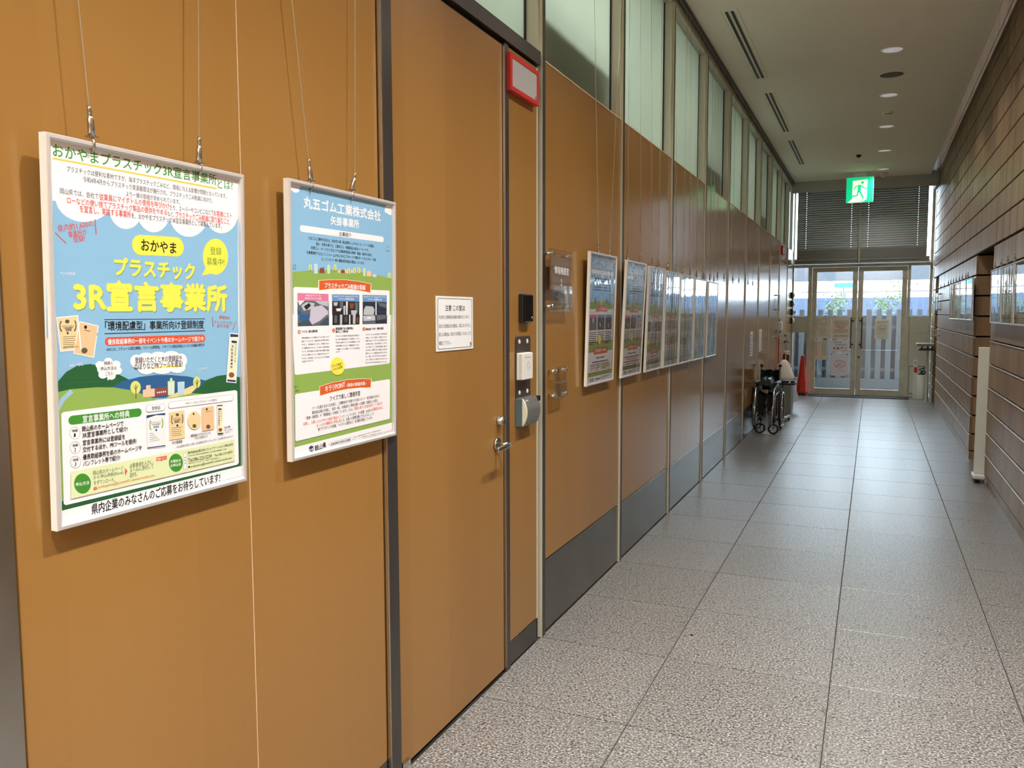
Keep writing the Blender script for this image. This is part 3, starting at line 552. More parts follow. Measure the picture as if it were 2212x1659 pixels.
# poster artwork: p = flat shape (ink, y/z pairs in mm), t = lettering (text, start y z, end y z, height mm, ink, weight)
ART1 = [["p","sky",8.1,651.1,455.5,655.6,452.3,315.1,-3.4,329.2],
["p","sky",2.8,375.8,452.7,375.7,462.6,7.1,6.9,6.8],
["p","white",7.5,652.2,456.3,656.8,454.7,568.9,417,565.2,279.9,562.6,107.3,557.7,5.1,554.3],
["p","white",34.8,574.2,34.3,570.5,33,566.9,31.1,563.5,28.6,560.6,25.6,558.3,22.3,556.8,18.9,556,15.6,556,12.5,556.8,9.7,558.4,7.4,560.7,5.7,563.5,4.8,566.8,4.5,570.3,5,574,6.2,577.5,8.1,580.8,10.6,583.7,13.5,586,16.7,587.6,20.1,588.5,23.4,588.6,26.6,587.8,29.4,586.2,31.8,584,33.5,581.1,34.5,577.8],
["p","white",136.9,574.1,135,564.4,130.2,554.8,122.7,546,112.8,538.3,101.3,532.2,88.7,527.9,75.7,525.6,63,525.5,51.2,527.4,40.8,531.2,32.4,536.7,26.1,543.6,22.4,551.6,21.4,560.3,23.1,569.3,27.3,578.2,34.1,586.7,43,594.2,53.6,600.5,65.6,605.2,78.4,608,91.2,608.9,103.6,607.6,114.8,604.2,124.2,598.8,131.3,591.8,135.6,583.4],
["p","white",203.9,568.4,202.6,558.6,199.4,549.2,194.3,540.5,187.8,533,180,527.2,171.6,523.3,162.8,521.5,154.2,521.8,146.1,524.2,139,528.6,133.2,534.6,128.9,542.1,126.4,550.6,125.8,559.7,127,569,130,578.1,134.7,586.5,140.8,593.9,148.2,599.8,156.4,604,165,606.2,173.7,606.4,182,604.3,189.5,600.3,195.7,594.3,200.3,586.7,203.1,577.9],
["p","white",270.6,571.1,269.3,560.7,265.8,550.6,260.4,541.3,253.3,533.4,245,527.2,235.9,523.1,226.4,521.2,217.1,521.5,208.5,524.1,200.8,528.8,194.5,535.2,189.9,543.2,187.2,552.2,186.4,562,187.7,571.9,190.9,581.5,195.9,590.5,202.5,598.3,210.4,604.6,219.2,609.1,228.5,611.4,237.9,611.6,246.8,609.4,254.9,605.1,261.6,598.7,266.6,590.6,269.7,581.3],
["p","white",370.3,574.4,368.8,563.1,364.5,552.2,357.7,542.1,348.8,533.4,338.3,526.7,326.8,522.1,314.8,519.9,303.1,520.2,292.1,522.9,282.5,527.9,274.5,534.8,268.7,543.2,265.2,552.9,264.1,563.3,265.6,574,269.5,584.4,275.7,594.1,283.9,602.6,293.8,609.5,304.8,614.5,316.6,617.2,328.4,617.6,339.7,615.4,350,610.9,358.6,604.1,365.1,595.5,369.1,585.4],
["p","white",454.8,580.7,453.4,571.2,449.7,562,443.7,553.6,435.8,546.3,426.5,540.5,416.3,536.6,405.6,534.7,395.1,534.9,385.3,537.1,376.5,541.1,369.4,546.9,364,554,360.8,562.1,359.8,570.8,361.1,579.8,364.5,588.6,370.1,596.8,377.4,604,386.2,609.8,396.1,614,406.6,616.4,417.2,616.7,427.3,614.9,436.5,611.1,444.2,605.5,450,598.2,453.6,589.8],
["t","おかやまプラスチック3R宣言事業所",19,637.6,392.5,642.2,21.9,"green",2],
["t","とは?",395.3,634.6,440.1,637.3,17.8,"green",1],
["p","gold",18.2,622,391.8,622.7,392.8,626.6,18.9,625.1],
["t","プラスチックは便利な素材ですが、海洋プラスチックごみなど、環境に与える影響が問題となっています。",43.9,610.8,421.2,612.6,10,"ink",1],
["t","令和4年4月からプラスチック資源循環法が施行され、プラスチックごみ削減に向けた、",75.1,598.2,381.3,598.7,10.1,"ink",1],
["t","より一層の取組が求められています。",164.5,585.1,293.1,585.5,9.7,"ink",1],
["t","岡山県では、会社で",30,572.6,105.2,572.9,10.1,"ink",1],
["t","従業員にマイボトルの使用を呼びかけ",107,572.6,265.9,574.1,11.7,"red",2],
["t","たり、スーパーやコンビニなどで",266.8,571.9,382.7,574.5,10.3,"ink",1],
["t","お客様にスト",383.8,574.1,435.7,574,11.8,"red",2],
["t","ローなどの使い捨てプラスチック製品の提供をやめる",43.1,558.8,259.4,561.7,11.5,"red",2],
["t","など、",260.9,559.5,278.2,559.6,9,"ink",1],
["t","プラスチックごみ削減に取り組むこと",280.8,559.8,428.1,561.1,12.9,"red",2],
["t","を宣言し、実践する事業所",67,547.3,174.1,548.3,12.2,"red",2],
["t","を、おかやまプラスチック3R宣言事業所として募集しています。",175.2,547.3,405.8,549.6,11,"ink",1],
["t","県内約1,600の",23.8,509.1,92.9,525.1,12.6,"red",1],
["t","事業所が",43,501.2,79.8,509.2,11,"red",1],
["t","登録!",52.5,493.8,75.4,498.7,11,"red",1],
["p","red",18.1,502,38.3,485.7,39.5,486.9,19.3,503.1],
["p","red",96.1,532.4,97.6,506.1,99.4,506.4,97.9,532.7],
["p","yellow",193.3,513.7,186.2,512,180.3,507.8,176.5,501.5,175.3,494.3,177,487.2,181.3,481.3,187.5,477.5,194.7,476.3,282.6,479.5,289.7,481.2,295.6,485.5,299.5,491.7,300.6,498.9,298.9,506,294.7,511.9,288.5,515.8,281.2,516.9],
["t","おかやま",196.3,495.8,281.1,495.2,21.2,"ink",3],
["p","yellow",423.5,487.7,422.5,479.2,419.7,471.1,415.1,463.8,409.2,457.6,402.2,452.8,394.4,449.7,386.4,448.5,378.4,449.1,370.9,451.6,364.3,455.7,358.8,461.2,354.7,468,352.3,475.5,351.5,483.6,352.5,491.7,355.2,499.6,359.5,506.7,365.1,512.9,371.8,517.7,379.4,521,387.4,522.6,395.4,522.2,403,520.1,409.9,516.1,415.7,510.6,420,503.8,422.7,496],
["p","yellow",348.2,445,361.7,465.8,379.2,451.3],
["t","登録",372,496.6,404.4,497.2,15.8,"green",1],
["t","募集中!",361.9,474.6,412.3,475.4,15.9,"green",1],
["t","プラスチック",136.7,451.3,329.7,449.8,32.4,"gold2",6],
["t","プラスチック",135.6,452.8,328.4,451.8,32.4,"yellow",6],
["t","3R宣言事業所",52.3,397.7,420.3,398.5,52.9,"gold2",7],
["t","3R宣言事業所",51.1,399.3,418.1,400.5,52.9,"yellow",7],
["t","ペットかもめ",25.3,436.1,54.3,436.3,5.5,"white",2],
["p","ink",110.6,357.2,355.6,356.9,355.6,358.1,110.6,358.3],
["p","ink",110.3,332,354.6,332.5,354.6,333.9,110.3,333.3],
["t","「環境配慮型」事業所向け登録制度",112.2,346.2,351.3,346.1,16.9,"ink",2],
["p","orange",118.8,326.1,115.8,325.6,113.3,323.9,111.7,321.4,111.1,318.5,111.6,315.5,113.3,313,115.8,311.4,118.7,310.8,347,309.9,350,310.5,352.5,312.1,354.1,314.6,354.7,317.6,354.2,320.5,352.5,323,350,324.7,347.1,325.3],
["t","優良取組事例の一部をイベントや県のホームページで紹介中",117,317.8,349.7,317.1,10.1,"white",2],
["t","※3Rとは…リデュース(発生抑制)、リユース(再使用)、リサイクル(再生利用)という3つの英語の頭文字",113.9,303.9,352.2,303.7,7.2,"ink",1],
["p","white",15.3,362.4,57.6,365.8,62.6,306.2,21.2,304],
["p","cream",17.3,360.5,55.9,363.9,60.4,308,23.1,306.1],
["p","white",60,355.5,98.7,346.9,87.1,290.4,45.8,299.8],
["p","tan",60.8,353.8,96.6,346,85.7,292.4,47.5,300.9],
["p","white",57.6,365.8,62.6,306.2,60.4,306.3,55.6,363.9],
["t","おかやまプラスチック",26.4,346.8,50.1,347.8,3.1,"ink",2],
["t","3R宣言事業所",29.2,344,47.3,344.8,3.1,"ink",2],
["t","登録証",32.3,340.6,44.5,341.3,4.7,"ink",3],
["p","ink",38.3,335.3,38.2,334.8,38.1,334.3,37.8,334,37.5,333.6,37.2,333.4,36.7,333.2,36.3,333.2,35.9,333.3,35.5,333.4,35.2,333.7,34.9,334,34.7,334.4,34.5,334.9,34.5,335.4,34.6,335.8,34.7,336.3,35,336.7,35.3,337,35.6,337.3,36,337.4,36.5,337.4,36.9,337.4,37.3,337.2,37.6,336.9,37.9,336.6,38.1,336.2,38.3,335.7],
["p","ink2",40.6,355.1,40.4,354.3,40.1,353.7,39.6,353,38.9,352.5,38,352.1,37.1,351.9,36.1,351.8,35.2,351.9,34.3,352.2,33.5,352.6,32.8,353.1,32.3,353.8,32,354.5,32,355.2,32.1,355.9,32.4,356.6,33,357.2,33.7,357.7,34.5,358.1,35.4,358.4,36.4,358.4,37.3,358.3,38.2,358.1,39,357.7,39.7,357.2,40.2,356.5,40.5,355.8],
["p","ink2",25.6,354.6,25.1,353.5,24.2,353,23.3,353.5,22.9,354.7,23.3,355.8,24.3,356.3,25.2,355.8],
["p","ink2",52.6,355.2,52.1,354,51.1,353.6,50.2,354.1,49.8,355.2,50.3,356.4,51.2,356.9,52.2,356.4],
["p","ink2",24.4,352.5,24,351.4,23,350.9,22.1,351.4,21.8,352.6,22.2,353.7,23.1,354.2,24.1,353.7],
["p","ink2",53.6,353,53.2,351.9,52.2,351.4,51.2,351.9,50.9,353.1,51.3,354.2,52.3,354.7,53.2,354.2],
["p","ink2",23.7,349.7,23.2,348.5,22.3,348.1,21.4,348.6,21,349.7,21.5,350.9,22.4,351.3,23.3,350.8],
["p","ink2",54.2,350.1,53.7,348.9,52.7,348.5,51.8,349,51.4,350.2,51.9,351.3,52.9,351.8,53.8,351.3],
["p","ink2",23.4,346.5,23,345.3,22.1,344.9,21.1,345.4,20.8,346.5,21.2,347.7,22.2,348.1,23.1,347.6],
["p","ink2",54.2,346.8,53.8,345.7,52.8,345.2,51.8,345.7,51.4,346.9,51.9,348.1,52.9,348.5,53.8,348],
["p","ink2",23.7,343.4,23.3,342.3,22.4,341.8,21.5,342.3,21.1,343.5,21.5,344.6,22.5,345.1,23.4,344.6],
["p","ink2",53.7,343.7,53.2,342.5,52.2,342.1,51.3,342.6,50.9,343.8,51.4,344.9,52.3,345.4,53.3,344.9],
["p","ink2",24.6,340.9,24.1,339.7,23.2,339.3,22.3,339.8,21.9,340.9,22.3,342.1,23.3,342.6,24.2,342.1],
["p","ink2",52.7,341.2,52.2,340,51.2,339.6,50.3,340.1,49.9,341.3,50.4,342.4,51.3,342.9,52.3,342.4],
["p","ink2",25.7,339.3,25.3,338.1,24.4,337.7,23.4,338.2,23.1,339.4,23.5,340.5,24.5,341,25.4,340.5],
["p","ink2",51.3,339.6,50.9,338.5,49.9,338,48.9,338.5,48.6,339.7,49,340.9,50,341.3,51,340.8],
["p","ink2",27.4,328.7,51.7,329.4,51.7,330,27.3,329.3],
["p","ink2",27.2,325.4,48.9,326.1,48.9,326.7,27.2,326],
["p","ink2",27.1,322.1,51.5,322.7,51.5,323.3,27.1,322.7],
["p","ink2",27,318.8,48.7,319.4,48.6,320,27,319.4],
["p","ink2",26.9,315.5,51.3,316,51.3,316.6,26.9,316.1],
["p","ink2",26.8,312.2,48.5,312.8,48.4,313.3,26.8,312.8],
["t","登録証発行団体 岡山県",27.2,310.6,55.8,311.8,2.1,"ink",1],
["p","ink",74.5,345,74.4,344.3,74.2,343.6,73.8,343,73.4,342.5,72.8,342.2,72.2,341.9,71.6,341.9,71,342,70.4,342.2,69.9,342.6,69.4,343.1,69.1,343.7,68.9,344.4,68.9,345.1,69,345.8,69.2,346.4,69.6,347,70,347.5,70.6,347.9,71.2,348.1,71.8,348.1,72.4,348.1,73,347.8,73.5,347.4,74,346.9,74.3,346.3,74.5,345.7],
["p","ink2",69.2,339.3,80.4,337.3,80.7,338.3,69.4,340.2],
["p","ink2",74.4,304.2,74.2,303.2,73.7,302.1,72.9,301.3,71.9,300.5,70.7,300,69.4,299.7,68,299.7,66.6,299.9,65.4,300.3,64.2,300.9,63.3,301.7,62.6,302.7,62.1,303.7,62,304.8,62.2,305.8,62.7,306.8,63.4,307.7,64.4,308.5,65.6,309,66.9,309.3,68.3,309.3,69.7,309.2,71,308.8,72.2,308.1,73.1,307.3,73.8,306.4,74.3,305.3],
["p","sky",97.3,331.7,97,330.5,96.3,329.7,95.2,329.4,94.2,329.7,93.5,330.6,93.3,331.9,93.6,333.1,94.4,334,95.4,334.3,96.4,333.9,97.1,333],
["p","forest",8.7,248.8,31.2,269.6,53.4,279,78.8,280.3,104.7,274.5,140.5,257,177.9,238.7,177.2,210,8.2,226.5],
["p","lake",121.5,235.7,146.4,245.1,184.7,249.9,221.3,251.2,262.9,248.3,306.5,242.3,356.2,230,396.2,212.2,355.7,196.8,127,214.9],
["p","forest",311.5,204.7,336.5,217.3,356.2,231.5,388.3,237.8,421.5,238.4,454.8,229.9,455.7,182.7,309.5,197],
["p","beach",272.9,211.7,317.5,223.2,334.6,221.7,309.6,204.9,244.3,203.4],
["p","grass",8.5,235.9,38.3,239.2,91.9,238.2,127.6,235.1,164.8,226.8,203.5,212.7,230.4,200.7,317.2,207.6,455.8,188.8,456.2,36.3,8.5,52.8],
["p","river",38.3,239.2,19,225.4,10.5,209.7,8.7,188.5,15.6,204.4,26.9,221.1,43.6,232.7],
["p","forest",438.1,202.6,455.9,202.5,456.1,34.8,7.8,32.3,7.8,56.6,23.6,42.2,436.5,44.3],
["p","white",297.7,270.3,294.2,265.2,284.3,261,269.1,258.2,250.3,257,229.9,257.6,210.1,259.7,192.6,263.2,179.1,267.7,170.5,272.7,167.7,277.8,170.8,282.6,179.5,286.6,193.3,289.5,210.8,290.9,230.7,290.8,250.9,289,269.6,285.6,284.7,281.1,294.4,275.8],
["p","white",193.6,279,192.7,275.1,190.6,271.7,187.3,269.2,183.1,267.6,178.6,267.3,174.2,268.2,170.2,270.2,167.1,273.2,165.2,276.7,164.6,280.6,165.4,284.4,167.5,287.7,170.7,290.3,174.8,291.8,179.3,292.2,183.7,291.4,187.8,289.4,190.9,286.5,192.9,282.9],
["p","white",222,283.2,220.9,280,218,277.2,213.5,275.1,207.8,273.9,201.7,273.8,195.6,274.6,190.1,276.4,185.9,279,183.2,282.1,182.3,285.3,183.3,288.5,186.2,291.2,190.5,293.3,196.1,294.6,202.2,294.8,208.3,294,213.9,292.2,218.3,289.6,221.1,286.5],
["p","white",253.1,285.6,252,283,249,280.7,244.3,279.1,238.5,278.2,232.1,278.1,225.8,278.9,220.1,280.4,215.7,282.5,212.9,285,212,287.7,213,290.3,215.9,292.5,220.5,294.2,226.1,295.1,232.5,295.2,238.8,294.5,244.6,293,249.2,290.9,252.1,288.3],
["p","white",285.2,284,284.1,280.8,280.9,278,276.1,276,270,274.9,263.4,274.7,256.9,275.6,251.1,277.4,246.5,279.9,243.6,282.9,242.6,286.1,243.7,289.3,246.7,292,251.4,294,257.3,295.2,263.9,295.4,270.4,294.6,276.4,292.9,281.1,290.3,284.2,287.3],
["p","white",304.1,274.6,303.3,270.4,301,266.6,297.5,263.8,293.2,262.1,288.4,261.7,283.7,262.7,279.5,264.9,276.2,268.1,274.1,272.1,273.5,276.3,274.3,280.5,276.5,284.2,279.9,287.1,284.2,288.9,288.9,289.3,293.7,288.4,297.9,286.2,301.3,283,303.4,279],
["p","white",299.4,261,298.3,257.4,295.1,254.4,290.2,252.1,284,250.9,277.3,250.8,270.6,251.8,264.7,253.9,260,256.7,257.1,260.1,256.1,263.7,257.2,267.2,260.3,270.2,265.1,272.4,271.1,273.7,277.7,273.9,284.4,273,290.5,271,295.3,268.1,298.4,264.7],
["p","white",263.1,259.2,261.8,256.4,258.3,254,252.8,252.4,245.9,251.5,238.4,251.6,231,252.6,224.3,254.4,219.1,256.7,215.8,259.5,214.8,262.3,216,265.1,219.4,267.4,224.7,269.1,231.4,269.9,238.8,269.9,246.3,269,253.1,267.3,258.5,264.9,262,262.1],
["p","white",221.5,261.9,220.4,259,217.5,256.5,213,254.7,207.4,253.8,201.2,253.7,195.1,254.6,189.6,256.4,185.4,258.7,182.7,261.5,181.8,264.5,182.8,267.3,185.6,269.8,190,271.6,195.5,272.6,201.6,272.7,207.8,271.9,213.4,270.2,217.8,267.8,220.6,264.9],
["p","yellow",215.6,263.4,292.3,263.4,292,266.7,215.4,266.6],
["t","登録いただくと木の登録証や",175.8,281.5,290.6,280.1,11.8,"ink",2],
["t","のぼりなどPRツールを進呈!",173.9,269.7,292.2,268.9,12.3,"ink",2],
["p","white",141.7,267.9,141,264.7,139,261.7,135.9,259.1,131.9,257,127.1,255.6,121.9,254.9,116.4,255,110.9,255.8,105.8,257.2,101.3,259.3,97.6,261.8,94.8,264.7,93.1,267.9,92.6,271.1,93.3,274.2,95.2,277.2,98.1,279.7,102,281.8,106.6,283.2,111.8,284,117.2,284,122.7,283.4,127.9,282,132.6,280,136.5,277.4,139.4,274.5,141.2,271.2],
["p","white",108.4,276.8,107.3,273.8,104.6,271.6,100.8,270.5,96.7,270.8,93,272.3,90.5,274.9,89.6,278,90.6,280.9,93.3,283.1,97.1,284.3,101.2,284,105,282.5,107.5,279.9],
["p","white",126.5,282,125.4,279,122.7,276.7,118.8,275.6,114.5,275.9,110.8,277.4,108.2,280,107.4,283.1,108.4,286.1,111.1,288.3,114.9,289.5,119.2,289.3,123,287.7,125.6,285.1],
["p","white",143.2,276,142.1,272.9,139.3,270.6,135.3,269.5,131,269.8,127.1,271.4,124.5,274,123.6,277.1,124.7,280.1,127.4,282.4,131.4,283.6,135.7,283.3,139.6,281.7,142.3,279.1],
["p","white",145.9,264.3,144.9,261.3,142.1,259,138.1,257.9,133.7,258.2,129.8,259.8,127.2,262.5,126.3,265.6,127.4,268.6,130.1,270.9,134.1,272,138.5,271.7,142.4,270.1,145,267.5],
["p","white",131.8,255.6,130.8,252.6,128,250.4,124.1,249.3,119.8,249.6,116,251.3,113.4,253.9,112.5,257,113.6,260,116.3,262.2,120.2,263.3,124.5,263,128.3,261.4,131,258.8],
["p","white",113.8,258.9,112.8,256,110,253.7,106.2,252.7,102,253,98.3,254.6,95.7,257.2,94.9,260.3,95.9,263.2,98.6,265.5,102.4,266.6,106.6,266.3,110.4,264.7,112.9,262],
["p","white",113.1,255.2,119.7,256,114.4,247.8],
["t","事業所の",395.2,361.3,425.8,358.7,7,"red",1],
["t","イメージアップに",380.6,351.3,435.4,348,7,"red",1],
["t","おすすめ!",388.9,343.1,424.7,340.7,7,"red",1],
["p","red",374.3,361.4,376.8,341.3,378.4,341.4,375.9,361.5],
["p","red",444,352.2,434.4,333.1,436,332.6,445.6,351.8],
["t","トレーがに",39.2,280.1,64.6,281.4,6.2,"white",2],
["t","ふくろクラゲ",330.2,254.8,358.5,255.2,5.7,"white",2],
["t","特典と",107.8,279.6,126.4,279.7,6.8,"ink",2],
["t","申込方法は",100.2,270.6,134.1,270.2,6.8,"ink",2],
["t","こちら",109.7,261,125.3,260.9,6.8,"ink",2],
["p","lime",187.4,230,187.1,227.3,186.1,224.8,184.6,222.6,182.7,220.8,180.4,219.5,177.8,218.9,175.1,218.8,172.5,219.3,170,220.5,167.8,222.1,166,224.2,164.7,226.7,163.9,229.3,163.6,232.1,164,234.7,164.9,237.2,166.4,239.4,168.3,241.2,170.6,242.5,173.1,243.2,175.8,243.3,178.4,242.8,180.9,241.7,183.1,240,185,237.9,186.4,235.5,187.2,232.8],
["p","trunk",175.3,236.3,174.9,210.2,176.9,210,177.2,236.1],
["p","trunk",176.5,226.8,181.9,233.4,180.8,234,175.5,227.4],
["p","trunk",176.5,226.5,171.9,232.9,170.8,232.5,175.4,226.1],
["p","lime",339,227.9,338.7,225.3,337.9,222.8,336.7,220.6,335,218.9,333.1,217.6,331,216.9,328.8,216.8,326.6,217.3,324.5,218.4,322.6,219.9,321.1,221.9,320,224.3,319.3,226.9,319.1,229.5,319.4,232.1,320.1,234.6,321.4,236.8,322.9,238.5,324.8,239.8,327,240.5,329.2,240.7,331.4,240.2,333.5,239.2,335.3,237.6,336.9,235.6,338.1,233.2,338.8,230.6],
["p","trunk",328.7,234.4,328.7,211.7,331,211.5,331,234.3],
["p","trunk",330.3,224.1,336.6,231.3,335.3,232,329,224.8],
["p","trunk",330.3,223.8,324.7,230.8,323.4,230.3,329,223.3],
["p","peach",192.2,224.9,199.9,225.3,200,232.9,210.7,232.8,210.5,225.4,220.7,225.3,220.3,209.8,191.9,210.6],
["p","brick",221.7,224.9,233.7,227.4,233.7,224.2,241.4,227.3,241.3,224.1,251.1,226.8,250.8,209.6,221.3,208.9],
["p","white",225.6,218.1,228.4,218.2,228.3,215.2,225.6,215.2],
["p","white",230.4,218.3,233.2,218.3,233.1,215.3,230.4,215.3],
["p","white",235.3,218.4,238,218.4,238,215.4,235.2,215.4],
["p","white",240.1,218.5,242.9,218.5,242.8,215.5,240.1,215.5],
["p","white",245,218.6,247.8,218.6,247.7,215.6,244.9,215.6],
["p","mint",252.8,236.7,258.4,236.5,259.2,242.5,264.2,242.4,264.8,236.6,270.5,236.4,269.3,208.7,252.9,208.6],
["p","white",255.5,232.4,259.7,232.3,259.7,230.7,255.5,230.8],
["p","white",262.6,231.8,266.8,231.8,266.8,230.1,262.5,230.2],
["p","white",255.4,228.9,259.7,228.8,259.6,227.1,255.4,227.2],
["p","white",262.5,228.3,266.8,228.2,266.7,226.5,262.5,226.6],
["p","white",255.3,225.3,259.6,225.2,259.6,223.6,255.3,223.7],
["p","white",262.4,224.7,266.7,224.6,266.7,223,262.4,223.1],
["p","white",255.3,221.8,259.5,221.7,259.5,220,255.2,220.1],
["p","white",262.3,221.1,266.6,221.1,266.6,219.4,262.3,219.5],
["p","white",255.2,218.2,259.4,218.1,259.4,216.5,255.2,216.6],
["p","white",262.3,217.6,266.6,217.5,266.5,215.8,262.2,215.9],
["p","white",255.1,214.7,259.4,214.5,259.3,212.9,255.1,213],
["p","white",262.2,214,266.5,213.9,266.5,212.3,262.2,212.4],
["p","pale",277.7,233.4,296,233,295.1,207.4,277.9,207.9],
["p","river",279.1,229.5,294.8,229.4,294.7,230.2,279,230.4],
["p","river",279,225.9,294.8,225.7,294.7,226.6,278.9,226.8],
["p","river",279,222.3,294.7,222.1,294.6,223,278.9,223.2],
["p","river",278.9,218.7,294.6,218.5,294.5,219.3,278.8,219.6],
["p","river",278.8,215.1,294.6,214.9,294.5,215.7,278.7,216],
["p","river",278.8,211.5,294.5,211.2,294.4,212.1,278.7,212.4],
["p","white",424.6,327.2,453.1,325,443.5,218.1,412.9,222.6],
["p","navy",426.7,325.1,451.4,322.9,450.5,317.6,426.6,318.3],
["p","navy",416.3,228.3,441.8,224.9,441.3,220.4,415.9,224.2],
["p","cream2",426.6,318.3,450.4,317,441.8,225.5,417.2,228.9],
["p","navy",432.8,310.8,431.7,310.7,430.8,310.2,430.2,309.4,429.9,308.4,429.9,307.4,430.4,306.4,431.2,305.8,432.2,305.5,444,304.2,445,304.3,445.9,304.8,446.6,305.6,446.9,306.6,446.8,307.6,446.3,308.6,445.5,309.2,444.5,309.5],
["t","プ",439.5,300,446,299.5,5.4,"navy",3],
["t","ラ",439,293.2,445.4,292.6,5.4,"navy",3],
["t","ス",438.4,286.3,444.8,285.7,5.4,"navy",3],
["t","チ",437.8,279.5,444.2,278.9,5.4,"navy",3],
["t","ッ",437.2,272.6,443.6,272,5.4,"navy",3],
["t","ク",436.6,265.8,443.1,265.1,5.4,"navy",3],
["t","3",429.3,298.3,436.1,297.8,5.6,"navy",3],
["t","R",428.7,290.9,435.5,290.3,5.7,"navy",3],
["t","宣",428.1,283.5,434.8,282.9,5.7,"navy",3],
["t","言",427.4,276.1,434.2,275.5,5.7,"navy",3],
["t","事",426.8,268.7,433.6,268,5.7,"navy",3],
["t","業",426.2,261.3,433,260.6,5.7,"navy",3],
["t","所",425.5,253.9,432.3,253.2,5.7,"navy",3],
["p","brick2",437.6,236.3,436.7,233.8,434.3,231.9,430.9,231,427.1,231.2,423.8,232.7,421.4,234.9,420.6,237.5,421.5,240.1,423.9,242,427.3,242.9,431,242.6,434.4,241.2,436.8,239],
["p","white",18.6,198.8,23,201.6,440.3,203.3,445.9,200.1,448.3,42.9,443.4,39.4,21.9,40.4,18.2,43.4],
["p","white",7,32.4,455.3,34.9,461.7,7.3,6.9,6.8],
["t","県内企業のみなさんのご応募をお待ちしています!",73.1,21.4,390.5,21.4,19.8,"ink",3],
["p","grey",7.1,10.1,456.1,11.9,455.8,12.9,7,10.9],
["p","green",40,193.5,36.9,192.9,34.3,191.2,32.6,188.7,31.9,185.7,32.5,182.6,34.2,180,36.7,178.3,39.7,177.6,179.9,175.4,182.9,176,185.5,177.7,187.3,180.2,187.9,183.3,187.4,186.3,185.7,188.9,183.2,190.7,180.1,191.3],
["t","宣言事業所への特典",60.1,184.7,159.8,183.6,12.6,"white",2],
["p","grey",54.3,161.3,53.9,158.8,53.3,159,53.6,161.4],
["p","grey",54,159,53,156.7,52.4,157,53.3,159.2],
["p","grey",53.1,156.8,51.7,154.8,51.2,155.3,52.5,157.2],
["p","grey",51.8,155,49.9,153.4,49.5,153.9,51.3,155.4],
["p","grey",50.1,153.5,47.9,152.4,47.6,153,49.7,154],
["p","grey",48,152.5,45.6,152,45.5,152.6,47.8,153.1],
["p","grey",45.8,152,43.3,152.1,43.3,152.7,45.6,152.6],
["p","grey",43.4,152.1,40.9,152.8,41.1,153.3,43.5,152.7],
["p","grey",41.1,152.7,38.8,153.9,39.1,154.4,41.3,153.3],
["p","grey",38.9,153.8,36.9,155.5,37.3,155.9,39.3,154.3],
["p","grey",37,155.3,35.3,157.4,35.9,157.7,37.5,155.7],
["p","grey",35.4,157.3,34.2,159.6,34.8,159.8,36,157.6],
["p","grey",34.3,159.4,33.5,162,34.2,162,34.9,159.6],
["p","grey",33.6,161.8,33.4,164.4,34.1,164.3,34.2,161.8],
["p","grey",33.4,164.2,33.8,166.7,34.4,166.5,34.1,164.1],
["p","grey",33.7,166.5,34.7,168.8,35.3,168.5,34.4,166.3],
["p","grey",34.6,168.7,36,170.6,36.5,170.2,35.2,168.3],
["p","grey",35.9,170.5,37.7,172.1,38.1,171.5,36.4,170.1],
["p","grey",37.6,172,39.7,173,40,172.5,38,171.4],
["p","grey",39.6,173,42,173.5,42.1,172.9,39.9,172.4],
["p","grey",41.8,173.5,44.3,173.4,44.3,172.8,41.9,172.9],
["p","grey",44.1,173.5,46.6,172.8,46.5,172.3,44.1,172.8],
["p","grey",46.5,172.9,48.8,171.7,48.5,171.2,46.3,172.3],
["p","grey",48.7,171.8,50.8,170.1,50.3,169.7,48.3,171.3],
["p","grey",50.6,170.3,52.3,168.2,51.8,167.9,50.2,169.8],
["p","grey",52.2,168.4,53.5,166,52.9,165.8,51.7,168],
["p","grey",53.4,166.1,54.2,163.6,53.5,163.5,52.8,166],
["p","grey",54.1,163.8,54.3,161.2,53.6,161.3,53.5,163.7],
["t","特典",38.7,166.9,49.2,166.4,4.9,"ink",2],
["t","1",41.7,159.2,45.1,158.9,6.3,"ink",1],
["p","grey",54.1,135.8,53.7,133.2,53,133.5,53.4,135.9],
["p","grey",53.7,133.4,52.8,131.1,52.2,131.5,53.1,133.7],
["p","grey",52.9,131.3,51.4,129.3,50.9,129.8,52.2,131.6],
["p","grey",51.5,129.4,49.7,127.9,49.3,128.4,51,129.9],
["p","grey",49.8,128,47.6,126.9,47.3,127.6,49.4,128.5],
["p","grey",47.8,127,45.3,126.5,45.2,127.2,47.5,127.6],
["p","grey",45.5,126.6,43,126.7,43,127.3,45.4,127.2],
["p","grey",43.2,126.7,40.7,127.4,40.8,127.9,43.2,127.3],
["p","grey",40.8,127.3,38.5,128.6,38.8,129,41,127.9],
["p","grey",38.7,128.4,36.6,130.2,37,130.6,39,128.9],
["p","grey",36.7,130,35,132.1,35.6,132.4,37.2,130.4],
["p","grey",35.1,132,33.9,134.4,34.5,134.5,35.7,132.3],
["p","grey",34,134.2,33.2,136.8,33.9,136.8,34.6,134.4],
["p","grey",33.3,136.6,33.1,139.2,33.8,139.1,33.9,136.6],
["p","grey",33.1,139,33.5,141.5,34.1,141.2,33.8,138.9],
["p","grey",33.4,141.3,34.4,143.6,35,143.2,34.1,141.1],
["p","grey",34.3,143.4,35.7,145.4,36.2,144.9,34.9,143.1],
["p","grey",35.6,145.3,37.4,146.8,37.8,146.3,36.1,144.8],
["p","grey",37.3,146.7,39.5,147.8,39.7,147.2,37.7,146.2],
["p","grey",39.3,147.7,41.7,148.2,41.8,147.6,39.6,147.1],
["p","grey",41.5,148.2,44,148.1,44,147.5,41.7,147.6],
